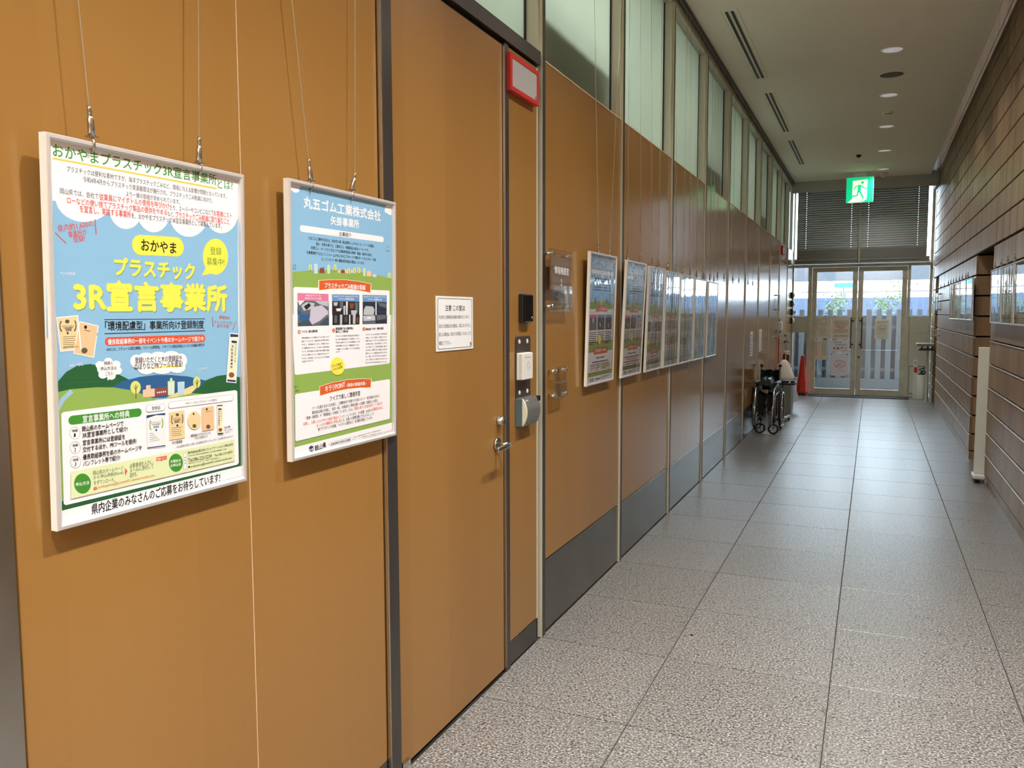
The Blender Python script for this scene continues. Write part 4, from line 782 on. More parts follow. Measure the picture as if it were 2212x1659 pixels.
["p","grey",43.9,148.1,46.4,147.4,46.2,146.9,43.8,147.5],
["p","grey",46.2,147.5,48.6,146.3,48.2,145.8,46,146.9],
["p","grey",48.4,146.4,50.5,144.7,50,144.3,48.1,145.9],
["p","grey",50.4,144.8,52.1,142.7,51.5,142.4,49.9,144.4],
["p","grey",52,142.9,53.2,140.4,52.6,140.3,51.4,142.6],
["p","grey",53.2,140.6,53.9,138,53.2,138,52.5,140.5],
["p","grey",53.9,138.2,54.1,135.6,53.4,135.7,53.2,138.2],
["t","特典",38.4,141.6,48.9,141,4.9,"ink",2],
["t","2",41.5,133.8,44.8,133.5,6.3,"ink",1],
["p","grey",53.8,110.4,53.4,107.8,52.8,108.1,53.1,110.5],
["p","grey",53.5,108,52.5,105.7,51.9,106.1,52.8,108.3],
["p","grey",52.6,105.9,51.2,103.9,50.6,104.4,52,106.2],
["p","grey",51.3,104,49.4,102.5,49,103.1,50.7,104.5],
["p","grey",49.5,102.6,47.3,101.6,47.1,102.2,49.1,103.2],
["p","grey",47.5,101.7,45.1,101.2,44.9,101.9,47.2,102.3],
["p","grey",45.2,101.3,42.7,101.4,42.7,102,45.1,101.9],
["p","grey",42.9,101.4,40.4,102.2,40.6,102.7,42.9,102],
["p","grey",40.6,102.1,38.2,103.4,38.5,103.9,40.7,102.6],
["p","grey",38.4,103.3,36.3,105,36.8,105.4,38.7,103.8],
["p","grey",36.4,104.9,34.7,107,35.3,107.3,36.9,105.3],
["p","grey",34.9,106.9,33.6,109.3,34.2,109.4,35.4,107.2],
["p","grey",33.7,109.1,33,111.7,33.6,111.7,34.3,109.3],
["p","grey",33,111.5,32.8,114.1,33.5,114,33.7,111.5],
["p","grey",32.8,113.9,33.2,116.4,33.9,116.2,33.5,113.8],
["p","grey",33.1,116.3,34.1,118.5,34.7,118.2,33.8,116],
["p","grey",34,118.4,35.4,120.3,35.9,119.9,34.6,118],
["p","grey",35.3,120.2,37.1,121.7,37.5,121.2,35.8,119.7],
["p","grey",37,121.6,39.2,122.6,39.5,122,37.4,121.1],
["p","grey",39,122.6,41.4,123,41.6,122.4,39.3,122],
["p","grey",41.3,123,43.8,122.9,43.7,122.3,41.4,122.4],
["p","grey",43.6,122.9,46.1,122.2,45.9,121.6,43.6,122.3],
["p","grey",45.9,122.3,48.3,121,48,120.5,45.8,121.7],
["p","grey",48.1,121.1,50.2,119.4,49.8,119,47.8,120.6],
["p","grey",50.1,119.5,51.8,117.3,51.3,117.1,49.6,119.1],
["p","grey",51.7,117.5,53,115.1,52.3,114.9,51.2,117.2],
["p","grey",52.9,115.3,53.7,112.6,53,112.6,52.3,115.1],
["p","grey",53.6,112.8,53.8,110.2,53.1,110.3,52.9,112.8],
["t","特典",38.1,116.5,48.7,115.7,4.9,"ink",2],
["t","3",41.2,108.6,44.5,108.3,6.4,"ink",1],
["t","岡山県のホームページで",58.2,167.7,145.2,167.1,9.6,"ink",2],
["t","3R宣言事業所として紹介!",58.4,156.6,154.3,156.3,9.6,"ink",2],
["t","宣言事業所には登録証を",58.3,143.5,148.3,142.3,9.6,"ink",2],
["t","交付するほか、PRツールを提供!",58.4,131.4,173.6,130.8,9.7,"ink",2],
["t","優良取組事例を県のホームページや",58,117.9,185.6,116.3,9.7,"ink",2],
["t","パンフレット等で紹介!",58.2,106.4,135.7,105.7,9.6,"ink",2],
["p","grey",204.4,195.3,201.7,194.9,199.4,193.4,197.9,191.2,197.3,188.6,197.8,185.9,199.2,183.7,201.4,182.1,204.1,181.5,238,180.7,240.6,181.2,242.9,182.6,244.5,184.8,245,187.5,244.6,190.1,243.1,192.4,240.9,194,238.3,194.5],
["p","white",204.5,194.8,202,194.3,199.9,193,198.5,190.9,198,188.5,198.4,186.1,199.7,184,201.8,182.5,204.2,182,237.8,181.3,240.3,181.7,242.4,183.1,243.8,185.1,244.3,187.6,243.9,190,242.6,192.1,240.5,193.5,238.1,194.1],
["t","登録証",211.4,187.9,232.5,187.5,7,"ink",2],
["p","grey",259,196.3,256.4,195.8,254.2,194.3,252.7,192.1,252.1,189.5,252.6,186.8,254.1,184.6,256.3,183.1,258.9,182.6,426.8,181.4,429.4,181.9,431.7,183.4,433.2,185.6,433.7,188.2,433.2,190.8,431.7,193,429.5,194.5,426.9,195.1],
["p","white",259.2,195.7,256.8,195.2,254.7,193.8,253.3,191.8,252.8,189.4,253.3,187,254.6,184.9,256.7,183.5,259.1,183.1,426.5,182,428.9,182.5,431,183.8,432.3,185.9,432.8,188.3,432.4,190.7,431,192.7,429,194.1,426.6,194.6],
["t","PRツール(いずれか1つを選択)",298.1,188,383.6,187.4,5.7,"ink",1],
["p","paper",198.7,178,244.8,176,243.7,108.8,198.8,111.6],
["p","navy",198.7,175.9,244.1,175.5,244,171.2,221.2,173.8,198.5,170.1],
["p","navy",198.9,114.2,243.4,112.4,243.4,110.2,198.8,112.1],
["t","おかやまプラスチック",208.3,160,234.7,159.4,3,"ink",2],
["t","3R宣言事業所",210.6,156.2,232.2,155.7,3,"ink",2],
["t","登録証",214.6,151.1,228.3,151,4.9,"lake",3],
["p","lake",223.6,144.5,223.3,143.3,222.4,142.6,221.2,142.4,220,142.9,219.1,143.9,218.9,145.2,219.2,146.3,220.1,147.1,221.3,147.3,222.5,146.8,223.3,145.8],
["p","grass",209.2,163.8,208.7,162.7,207.5,162.4,206.3,163,205.8,164.2,206.4,165.3,207.6,165.6,208.7,165],
["p","grass",237.8,163.9,237.3,162.8,236,162.4,234.8,163.1,234.3,164.3,234.9,165.4,236.1,165.7,237.3,165.1],
["p","grass",208.3,161.6,207.8,160.6,206.6,160.2,205.4,160.9,205,162.1,205.5,163.1,206.7,163.5,207.9,162.8],
["p","grass",238.6,161.4,238.1,160.4,236.8,160,235.6,160.7,235.1,161.9,235.7,163,236.9,163.3,238.1,162.7],
["p","grass",207.8,158.9,207.2,157.9,206,157.5,204.9,158.2,204.4,159.3,204.9,160.4,206.1,160.7,207.3,160.1],
["p","grass",239.1,158.6,238.5,157.5,237.3,157.1,236.1,157.8,235.6,159,236.1,160.1,237.3,160.4,238.6,159.8],
["p","grass",207.6,155.9,207.1,154.9,205.9,154.5,204.7,155.2,204.2,156.4,204.7,157.4,205.9,157.8,207.1,157.1],
["p","grass",239.1,155.5,238.6,154.4,237.3,154.1,236.1,154.7,235.6,155.9,236.2,157,237.4,157.3,238.6,156.7],
["p","grass",207.8,153,207.3,151.9,206.1,151.6,204.9,152.2,204.4,153.4,205,154.5,206.2,154.8,207.3,154.2],
["p","grass",238.7,152.5,238.2,151.4,237,151.1,235.8,151.7,235.3,153,235.8,154.1,237,154.4,238.3,153.7],
["p","grass",208.4,150.3,207.9,149.2,206.7,148.9,205.5,149.5,205,150.7,205.6,151.8,206.7,152.1,207.9,151.5],
["p","grass",238,150,237.5,148.9,236.2,148.6,235,149.2,234.5,150.4,235.1,151.5,236.3,151.8,237.5,151.2],
["p","grass",209.3,148.2,208.8,147.1,207.6,146.8,206.4,147.4,205.9,148.6,206.5,149.7,207.7,150,208.8,149.4],
["p","grass",237,148.1,236.4,147,235.2,146.7,234,147.3,233.5,148.5,234,149.6,235.3,149.9,236.5,149.3],
["p","ink2",205.2,139.9,213.7,139.6,213.6,140.2,205.1,140.6],
["p","ink2",205.1,136.1,217.7,135.8,217.6,136.4,205.1,136.8],
["p","ink2",205.1,132.4,221.7,131.9,221.6,132.6,205,133.1],
["p","ink2",205,128.6,225.7,128.1,225.6,128.8,204.9,129.3],
["p","ink2",204.9,124.9,229.8,124.3,229.7,124.9,204.8,125.5],
["p","cream",254.3,175.5,293.4,175.6,293.1,119.7,253.9,120.3],
["t","おかやまプラスチック",262.9,162.3,285.8,161.6,3.1,"ink",2],
["t","3R宣言事業所",264,158.9,284.6,158.1,3.1,"ink",2],
["t","登録証",266.7,154.7,281.3,154.5,4.7,"ink",3],
["p","ink",276.7,146.7,276.4,145.5,275.4,144.7,274.1,144.5,272.9,145,272,146.1,271.7,147.4,272,148.6,273,149.4,274.2,149.5,275.5,149,276.4,148],
["p","ink2",279.3,167.9,278.7,166.5,276.9,165.5,274.5,165.4,272.2,166.1,270.5,167.4,269.9,169,270.6,170.5,272.3,171.4,274.7,171.5,277,170.8,278.7,169.5],
["p","ink2",262.5,167.4,262.1,166.3,261.1,165.9,260.1,166.5,259.7,167.7,260.1,168.8,261.1,169.2,262.1,168.6],
["p","ink2",289,166.5,288.5,165.4,287.5,165,286.4,165.6,286,166.9,286.5,168,287.5,168.4,288.6,167.8],
["p","ink2",261.8,165.2,261.3,164.1,260.3,163.8,259.3,164.4,258.9,165.6,259.3,166.7,260.4,167.1,261.4,166.5],
["p","ink2",289.7,164.2,289.2,163.1,288.2,162.7,287.2,163.3,286.7,164.5,287.2,165.7,288.2,166,289.3,165.4],
["p","ink2",261.3,162.6,260.8,161.5,259.8,161.1,258.8,161.7,258.4,162.9,258.9,164.1,259.9,164.4,260.9,163.8],
["p","ink2",290.1,161.4,289.6,160.3,288.6,159.9,287.6,160.5,287.1,161.7,287.6,162.9,288.6,163.3,289.7,162.6],
["p","ink2",261.1,159.7,260.7,158.6,259.7,158.2,258.7,158.8,258.3,160,258.7,161.1,259.7,161.5,260.7,160.9],
["p","ink2",290.1,158.4,289.7,157.3,288.6,156.9,287.6,157.5,287.2,158.8,287.6,159.9,288.7,160.3,289.7,159.7],
["p","ink2",261.3,156.8,260.9,155.7,259.8,155.3,258.8,155.9,258.5,157.1,258.9,158.3,259.9,158.6,260.9,158],
["p","ink2",289.8,155.5,289.4,154.4,288.3,154,287.3,154.6,286.9,155.9,287.3,157,288.4,157.4,289.4,156.8],
["p","ink2",261.8,154.2,261.4,153.1,260.4,152.7,259.4,153.3,259,154.6,259.4,155.7,260.4,156,261.4,155.4],
["p","ink2",289.2,153,288.7,151.9,287.7,151.5,286.6,152.2,286.2,153.4,286.7,154.5,287.7,154.9,288.8,154.3],
["p","ink2",262.6,152.2,262.2,151,261.2,150.7,260.2,151.3,259.8,152.5,260.2,153.6,261.2,154,262.2,153.4],
["p","ink2",288.3,151.2,287.8,150.1,286.8,149.7,285.7,150.3,285.3,151.6,285.8,152.7,286.8,153.1,287.9,152.4],
["p","ink2",259,143.6,286.2,142.3,286.1,143.1,259,144.3],
["p","ink2",259,139.8,283.2,138.8,283.1,139.5,258.9,140.5],
["p","ink2",258.9,135.9,286.1,134.5,286,135.2,258.8,136.6],
["p","ink2",258.8,132,283.1,130.9,283,131.7,258.7,132.7],
["p","ink2",258.7,128.1,285.9,126.6,285.8,127.3,258.6,128.8],
["p","cream",337.3,149.7,336.8,145.6,335.4,141.8,333.2,138.5,330.3,135.9,326.8,134.1,323,133.2,319,133.3,315,134.3,311.3,136.2,308,138.8,305.2,142.1,303.2,145.8,301.9,149.9,301.6,154,302.1,158.1,303.5,161.8,305.6,165,308.5,167.6,311.8,169.4,315.6,170.4,319.6,170.4,323.6,169.5,327.3,167.7,330.7,165.1,333.6,161.8,335.7,158,336.9,153.9],
["p","ink",319.9,165.2,319.4,163.9,318.3,163.2,316.9,163.4,315.7,164.4,315.3,165.7,315.8,167,316.9,167.7,318.4,167.6,319.5,166.6],
["p","ink2",324.4,139.8,323.7,137.9,321.7,136.6,319,136.5,316.4,137.3,314.5,139,313.8,141.1,314.5,143,316.5,144.2,319.2,144.4,321.8,143.6,323.7,141.9],
["p","tan",340.5,175.8,374.1,176,374.7,126.6,340.9,126.9],
["p","ink",356.9,170.6,356.3,169.1,354.9,168.3,353.2,168.5,351.9,169.6,351.4,171.2,351.9,172.7,353.3,173.5,355,173.3,356.4,172.2],
["p","ink2",363.5,133.3,362.7,131.1,360.4,129.6,357.5,129.4,354.5,130.4,352.4,132.4,351.6,134.8,352.4,137.1,354.6,138.5,357.6,138.7,360.6,137.7,362.7,135.7],
["p","ink2",349.4,165.2,367.2,165.2,367.1,166.1,349.2,166.1],
["p","cream2",383.5,176.5,399.9,175.7,401.2,112,384.7,113.4],
["p","navy",383.5,176.5,399.9,175.7,399.8,173.3,383.4,174.2],
["p","navy",384.7,117.2,400.8,115.9,400.8,112.6,385.1,113.9],
["p","navy",388.5,169,387.8,168.9,387.2,168.6,386.8,168,386.6,167.3,386.7,166.7,387.1,166.1,387.6,165.7,388.3,165.5,394.6,165.2,395.3,165.3,395.9,165.6,396.3,166.2,396.5,166.9,396.4,167.5,396,168.1,395.4,168.5,394.8,168.7],
["t","プ",393.1,162.8,397.2,162.6,3.3,"navy",3],
["t","ラ",393.1,158.6,397.2,158.5,3.3,"navy",3],
["t","ス",393,154.5,397.1,154.3,3.3,"navy",3],
["t","チ",392.9,150.3,397.1,150.1,3.3,"navy",3],
["t","ッ",392.9,146.2,397,146,3.3,"navy",3],
["t","ク",392.8,142,397,141.8,3.3,"navy",3],
["t","3",386.9,162.3,391.5,162.1,3.5,"navy",3],
["t","R",386.9,157.6,391.4,157.3,3.5,"navy",3],
["t","宣",386.8,152.8,391.3,152.6,3.6,"navy",3],
["t","言",386.8,148.1,391.3,147.9,3.6,"navy",3],
["t","事",386.7,143.4,391.2,143.1,3.6,"navy",3],
["t","業",386.6,138.6,391.1,138.4,3.6,"navy",3],
["t","所",386.6,133.9,391.1,133.6,3.6,"navy",3],
["p","brick2",398,122.3,397.2,120.3,395,119.1,392.1,118.9,389.3,119.8,387.2,121.6,386.4,123.8,387.2,125.8,389.4,127,392.2,127.2,395.1,126.3,397.2,124.5],
["t","木の登録証",259.5,114.8,286.4,114.2,5.6,"ink",2],
["t","間伐材のマウスパッドと",310,121.6,364.5,120.8,5.8,"ink",2],
["t","ファイルのセット",319.4,115.2,355.3,114.5,5.8,"ink",2],
["t","のぼり旗",403.4,126.7,421.5,126.4,4.8,"ink",2],
["t","※ポールは含み",403.4,120.7,429.6,120.2,3.3,"ink",1],
["t","ません。",407.5,115.6,422.2,115.1,3.3,"ink",1],
["t","※木の登録証を選択した場合、紙の登録証は交付しません。PRツールは在庫に限りがあります。",270.8,104.7,431.5,104.8,4.1,"ink",1],
["p","pgreen",33.1,96.8,434,96.8,434.4,49.3,32,49.5],
["p","green",72.2,68.6,71.6,64.7,70.3,61.1,68.1,58.1,65.3,55.8,62,54.3,58.3,53.7,54.6,54.1,50.8,55.3,47.3,57.3,44.2,60.1,41.7,63.4,39.8,67.1,38.7,71.1,38.4,75.1,39,79,40.3,82.5,42.4,85.4,45.1,87.8,48.4,89.3,51.9,89.9,55.7,89.7,59.5,88.6,63,86.6,66.2,83.9,68.8,80.5,70.7,76.7,71.9,72.7],
["t","申込方法",42,72.7,68.8,71.5,6.4,"white",2],
["p","green",286.6,70,286.1,66,284.7,62.3,282.4,59.2,279.4,56.8,275.9,55.2,272.1,54.6,268,54.8,264,56,260.2,58,256.9,60.8,254.1,64.2,252.1,68,250.8,72,250.5,76.1,251,80,252.4,83.6,254.6,86.7,257.5,89.1,260.9,90.7,264.7,91.5,268.7,91.3,272.8,90.2,276.6,88.2,280,85.5,282.8,82.1,285,78.3,286.3,74.2],
["t","お問合せ",254.8,77.6,281.2,76.3,6.2,"white",2],
["t","お申込先",254.6,69.3,281.1,68.4,6.2,"white",2],
["t","岡山県のホームページ",77.1,86.3,142,85,8.4,"ink",1],
["t","から申込用紙(Excel)",77.4,77.5,141.8,76.4,8.4,"ink",1],
["t","をダウンロード。",78,68.5,122.9,66.9,8.4,"ink",1],
["p","red",145.8,84.9,151,76.9,145.4,68.7],
["t","必要事項を入力し、",156.3,85.2,212.4,85,8.8,"ink",1],
["t","メールに添付して",156.1,77,212.2,76.3,8.8,"ink",1],
["t","送付。",155.8,68.1,173,68.2,8.7,"ink",1],
["p","red",77.2,61.1,84.5,60.9,84.3,55.3,77,55.5],
["p","white",77.6,60.3,80.7,57.6,81.1,58,77.9,60.6],
["p","white",81.1,57.6,84.4,60,84,60.4,80.7,58],
["t","jcokayama@jcomm01.onmicrosoft.com",86.5,58.7,214.1,57.4,7.3,"red",1],
["p","red",219.4,91.5,245.5,91.1,245.3,83.9,234.8,84.3,231.9,81.7,229.9,84.3,219.2,84.4],
["t","詳細はコチラ!",221,87.7,244,87.5,4.1,"white",2],
["p","grey",288.9,89.8,297.1,89.6,296.4,55.2,288.2,55.5],
["p","white",289.6,89.1,296.3,89.2,295.7,55.9,289,55.9],
["t","事",290.9,79.5,294.6,79.5,2.8,"ink",2],
["t","務",290.8,73.8,294.5,73.8,2.8,"ink",2],
["t","局",290.7,68.2,294.4,68.1,2.8,"ink",2],
["t","株式会社JR西日本コミュニケーションズ岡山支社",300,87.4,429.6,86.4,6.5,"ink",2],
["t","〒700-0023 岡山市北区駅前町2-1-26 JR岡山駅東南ビル3階",300.6,81.1,409.1,79.2,3.5,"ink",1],
["t","Tel.086-223-5239",300.5,72.5,365.8,71.1,7.5,"ink",2],
["t","Fax.086-233-0820",374.7,71.1,427.3,70.9,5.4,"ink",1],
["t","受付/9:00~17:30(土・日・祝日、年末年始除く)",301.5,65.8,388.1,63.6,3.5,"ink",1],
["p","ink",300.3,60.8,305.2,60.8,305.1,57.1,300.2,57.1],
["t","jcokayama@jcomm01.onmicrosoft.com",307,58.2,425,57.3,6.5,"ink",1]]
ART2 = [["p","sky",8.1,653.8,464.1,655.9,462.9,347.1,8.5,349.8],
["p","grass",6.8,349.9,458.9,347.3,460.5,15.5,6.8,5.3],
["p","grass",10.5,448,54.5,453.4,118.2,458.5,200.9,462.3,281.2,462.7,366.9,458.8,463.3,449.8,460.5,346.9,12.5,349.6],
["p","white",53.1,651.6,51.6,648.5,47.4,645.3,41.1,642.6,33.4,640.7,25.2,639.7,17.7,639.8,11.6,641,7.6,643.1,6.3,645.8,7.8,649,11.8,652,18,654.7,25.6,656.7,33.7,657.8,41.4,657.7,47.6,656.6,51.7,654.5],
["p","white",27.7,646,27,643.1,24.9,640.4,21.8,638.2,18,636.7,14,636.3,10.2,636.8,7.2,638.3,5.3,640.5,4.6,643.2,5.4,646.1,7.4,648.8,10.5,651,14.3,652.4,18.3,652.9,22.1,652.4,25.1,651,27.1,648.8],
["p","white",49.5,642.5,48.7,640.4,46.3,638.3,42.6,636.6,38.2,635.4,33.5,634.8,29.2,635,25.7,635.9,23.4,637.4,22.6,639.2,23.5,641.3,25.8,643.3,29.4,645,33.8,646.3,38.4,646.8,42.8,646.7,46.4,645.8,48.7,644.4],
["p","white",464.1,646.8,462.9,643.4,459.6,640.1,454.6,637.4,448.5,635.6,442,634.9,436,635.5,431,637.2,427.9,639.8,426.8,643,427.9,646.4,431.1,649.7,436,652.4,442.1,654.2,448.6,654.9,454.7,654.4,459.7,652.7,463,650.1],
["p","white",471.2,637.7,470.1,634.7,467.2,631.8,462.8,629.4,457.4,627.9,451.7,627.3,446.4,627.8,442,629.3,439.2,631.6,438.3,634.4,439.3,637.4,442.1,640.3,446.4,642.7,451.8,644.2,457.5,644.8,462.9,644.3,467.3,642.9,470.2,640.6],
["p","white",452.3,639.5,451.4,636.9,449,634.4,445.2,632.4,440.7,631.1,435.8,630.6,431.3,631.1,427.6,632.3,425.2,634.3,424.4,636.7,425.3,639.3,427.7,641.7,431.4,643.7,435.9,645,440.7,645.5,445.3,645.1,449,643.9,451.4,641.9],
["t","丸五ゴム工業株式会社",65.1,617.1,403.8,618.9,27.4,"white",5],
["t","矢掛事業所",172.8,584.8,298.3,586.9,21.7,"white",4],
["p","white",57.2,561.5,54.3,560.9,51.8,559.2,50.1,556.7,49.5,553.7,50.1,550.7,51.8,548.2,54.4,546.6,57.4,546,411.7,548.7,414.6,549.3,417.2,551,418.8,553.6,419.4,556.5,418.8,559.5,417.1,562,414.5,563.7,411.6,564.2],
["t","企業紹介",208,554.4,262.5,555.1,10.9,"ink",3],
["t","丸五ゴム工業株式会社は、独自性の高い製品開発とムダのないモノづくりを基盤に",82,533.6,371.9,534.7,7.9,"ink",2],
["t","進化・成長を続ける、工業用ゴム・樹脂製品の総合メーカーです。",111,522.1,343.3,521.7,7.9,"ink",2],
["t","防振ゴム・ホースなどを主とする自動車用部品の開発・製造・販売を手掛け、",91.5,511.2,362.9,509.7,7.9,"ink",2],
["t","矢掛事業所ではエンジンルームの中にあるエアホースや燃料ホースなどのホース類、",73.3,498.8,380.5,497.9,7.9,"ink",2],
["t","エンジンカバー等の樹脂成形部品を製造しています。",132.5,486.4,323.6,486.1,7.9,"ink",2],
["t","ペット",430.8,537.3,448.5,537.2,5.4,"ink",2],
["t","かもめ",430.8,526.7,448.5,526.6,5.4,"ink",2],
["t","ふくろ",14.1,464.8,32.9,464.6,5.9,"ink",2],
["t","クラゲ",14,457.1,32.7,457.2,5.9,"ink",2],
["p","lime",94.2,464,93.7,461,92.2,458.5,90.1,456.7,87.7,456,85.3,456.5,83.2,458.1,81.9,460.6,81.5,463.5,82,466.5,83.4,469,85.5,470.8,88,471.5,90.4,471,92.4,469.4,93.8,467],
["p","trunk",87.2,467,86.9,453,88.3,453,88.6,467],
["p","lime",195.6,468.4,195,465.2,193.5,462.6,191.2,460.7,188.5,460,185.9,460.5,183.7,462.2,182.2,464.7,181.7,467.8,182.3,470.9,183.8,473.5,186.1,475.4,188.8,476.1,191.4,475.6,193.6,474,195.1,471.4],
["p","trunk",187.9,471.4,187.7,456.8,189.3,456.9,189.5,471.5],
["p","lime",255.8,461.7,255.2,458.5,253.6,455.8,251.2,453.9,248.4,453.2,245.6,453.7,243.3,455.4,241.7,458,241.2,461.1,241.8,464.3,243.4,467.1,245.8,468.9,248.6,469.7,251.4,469.2,253.7,467.5,255.3,464.9],
["p","trunk",247.7,464.8,247.5,449.9,249.2,450,249.3,464.9],
["p","lime",283.3,463.9,282.7,460.7,281.1,457.9,278.6,456,275.8,455.3,272.9,455.8,270.6,457.5,269,460.2,268.5,463.4,269.1,466.6,270.7,469.3,273.1,471.3,276,472,278.8,471.5,281.2,469.8,282.8,467.1],
["p","trunk",275.1,467.1,274.9,452,276.6,452.1,276.7,467.2],
["p","lime",303.4,465.9,302.8,462.7,301.1,459.9,298.7,457.9,295.8,457.2,292.9,457.7,290.5,459.5,288.9,462.1,288.3,465.3,288.9,468.5,290.6,471.3,293,473.3,295.9,474,298.8,473.5,301.3,471.8,302.9,469.1],
["p","trunk",295,469.1,294.9,453.9,296.6,453.9,296.7,469.2],
["p","lime",456.2,458.3,455.5,454.9,453.7,451.9,450.9,449.9,447.6,449.1,444.4,449.7,441.7,451.5,439.9,454.4,439.2,457.7,439.9,461.2,441.7,464.1,444.5,466.2,447.7,467,451,466.4,453.7,464.6,455.6,461.7],
["p","trunk",446.8,461.7,446.7,445.6,448.6,445.7,448.6,461.8],
["p","pale",102.2,473,117,473.3,115.9,449.1,102.2,449.2],
["p","brick",123.7,460.9,133,466.8,132.9,462.4,142.2,467.2,144.9,451.9,123.6,451.5],
["p","mint",156,471.1,161.7,475.8,167.3,471.1,167,451.6,155.7,451.6],
["p","mint",316.2,471.1,321.8,474.9,326.9,471.1,326.7,451.4,316,451.8],
["p","peach",202.1,460.7,206.8,464.8,211.5,460.9,211.4,455,202,455.1],
["p","brick",215.4,461.3,223.3,465.4,231.2,461.7,231.2,455.7,215.3,455.6],
["p","peach",231.6,461.9,236.5,466,241.2,462.1,241.2,456.1,231.6,456.2],
["p","pale",258.6,463,263.2,467.1,267.6,463.1,267.6,457.1,258.6,457.2],
["p","peach",332,462.3,344.1,468.7,355.9,462.7,355.8,451.7,331.9,451.9],
["p","pale",361.6,458.6,381.1,458.1,380.6,450.9,361.5,450.9],
["p","white",21.4,410.7,27.2,414.6,444.2,416.2,448.9,413.3,447.6,347,21.2,349.5],
["p","white",13.7,349.9,455,347.3,449,212.5,442.6,209.5,27.5,205.8,22.3,208.6],
["p","cream2",118.5,433.5,169.9,437.2,232.2,439.6,293.5,437.4,355.7,432.5,353.2,406.1,293.2,411.7,231.8,414.6,169.5,412.7,117.4,407.2],
["p","rust",122.2,432.5,169.8,436.1,232.1,438.4,293.5,436.3,352.6,431.5,349.8,408.4,293.2,413.3,231.9,416,169.5,414.2,121.8,409.3],
["t","プラスチックごみ削減の取組",144.5,422.1,326.4,421.3,13.3,"white",3],
["p","pink",36.4,400.5,159.9,400.7,160.4,383.3,36.7,383.1],
["p","blue",174.3,400.4,297.3,401.6,297.1,383.5,174.8,383],
["p","blue",312.1,401.6,433.4,402.4,433.3,384.1,312.8,383.6],
["t","Reduce(リデュース)",69,395.6,128.1,395.6,5.6,"white",2],
["t","使い捨てプラスチックの削減",65.4,388.5,130.6,388.6,4.8,"white",2],
["t","Reuse(リユース)・Recycle(リサイクル)",180.7,395.6,291,396.1,5.1,"white",2],
["t","プラスチック端材等の再利用",201.9,389.1,271.3,389.3,5.1,"white",2],
["t","Reuse(リユース)・Recycle(リサイクル)",318.5,396.5,427.7,397.1,5.3,"white",2],
["t","プラスチック廃棄物の分別",337.8,389.6,407.9,389.8,5.3,"white",2],
["p","slate",36.7,349.7,161.1,349,160.7,321.8,35.8,321.2],
["p","char",176,348.9,298.4,348.2,296.8,322.6,175.2,322.2],
["p","navy2",312,348.1,435,347.4,434.4,323,311.3,322.9],
["p","slate",36.7,382.9,160.4,383.1,161,348.7,35.4,349.4],
["p","char",174.8,383,297.1,383.3,295.9,347.9,174.3,348.6],
["p","navy2",312.8,383.4,433.3,383.8,432.1,347.1,312.5,347.8],
["p","paper",37.7,382.5,63.6,382.7,44.3,370.9],
["p","silver",102.5,382.6,159.6,382.8,157.5,369,124.1,374.4],
["p","silver",49.5,370.9,70.5,379.5,102.4,377.6,98.6,364.5,59.6,358.1],
["p","char",59.8,368.8,81,377.5,88,371,70.1,360.2],
["p","lilac",87.9,366.7,131.5,372.3,157.3,357.9,157.2,348.7,84,349.1],
["p","lake",35.6,362.4,52.6,353.8,49.1,349.3,35.4,349.4],
["p","silver",180.5,380.3,199.8,380.5,195.8,371.4,182.3,371.3],
["p","slate",207.7,381.6,223.5,381.8,220.1,363.4,209,363.4],
["p","paper",235.5,382.5,243.5,382.6,241.5,348.2,235.8,348.2],
["p","trunk",251.6,378.5,272,378.6,267.8,364.6,253.4,364.6],
["p","silver",223.3,371.5,233.3,371.5,231,348.3,224,348.3],
["p","slate",276.2,381,292.9,381.1,289.3,352.9,277.6,352.9],
["p","paper",191.8,364.6,215.3,364.6,210.5,357.7,194.1,357.8],
["p","silver",257.5,360,286.4,359.9,280.4,348,260.2,348.1],
["p","silver",318.2,362.3,326.8,371.8,361.8,370.7,370.6,362.3,366,347.5,315.9,347.8],
["p","paper",375.2,383.1,380.6,383.2,380.4,347.4,375,347.4],
["p","slate",384.2,381.7,432.3,379.6,429.9,367.2,397.7,372],
["p","lake",45.1,349.7,92.1,349.4,77.2,336.1,51.9,332,44.9,338.7],
["p","lilac",84.7,349.5,152.5,349.1,121.7,333.3,91.7,324.7,80.8,336.1],
["p","slate2",129.2,331,161,344.4,160.7,321.8,121.5,322.4],
["p","slate2",55.5,334.2,77.2,336.1,91.6,322,37.5,321.7,36.6,327.8],
["p","slate",183.9,346.6,195.9,346.5,194.4,327.7,183.7,327.9],
["p","silver",208,348.7,218.2,348.7,216.9,322.7,207.7,322.8],
["p","slate2",228.4,343.9,240.9,343.8,239.4,329.5,228.2,329.6],
["p","paper",249.3,348.5,254.3,348.5,253.5,323.3,249,323.4],
["p","silver",266.1,348.4,278.9,348.3,277.4,324.1,265.9,324.3],
["p","trunk",283.2,341,291.8,341,290.8,326.4,283,326.5],
["p","silver",313.7,345.7,372.3,346.5,374.5,332.7,315.8,330.9],
["p","paper",333.6,341.8,351.7,341.9,352.1,338,334.1,337.6],
["p","slate",313.5,329.7,374.5,331.5,374.4,323.2,313.5,323.1],
["p","slate",379.2,347.8,431.2,347.5,431.1,337.2,381.4,332.6],
["p","rust",46.1,307.8,45.7,305.9,44.5,304.3,42.7,303.2,40.7,302.9,38.7,303.3,37,304.5,35.9,306.1,35.5,308.1,35.9,310,37.1,311.6,38.9,312.7,40.9,313,42.9,312.6,44.6,311.4,45.7,309.8],
["t","1",39,308,42.6,307.9,4.8,"white",3],
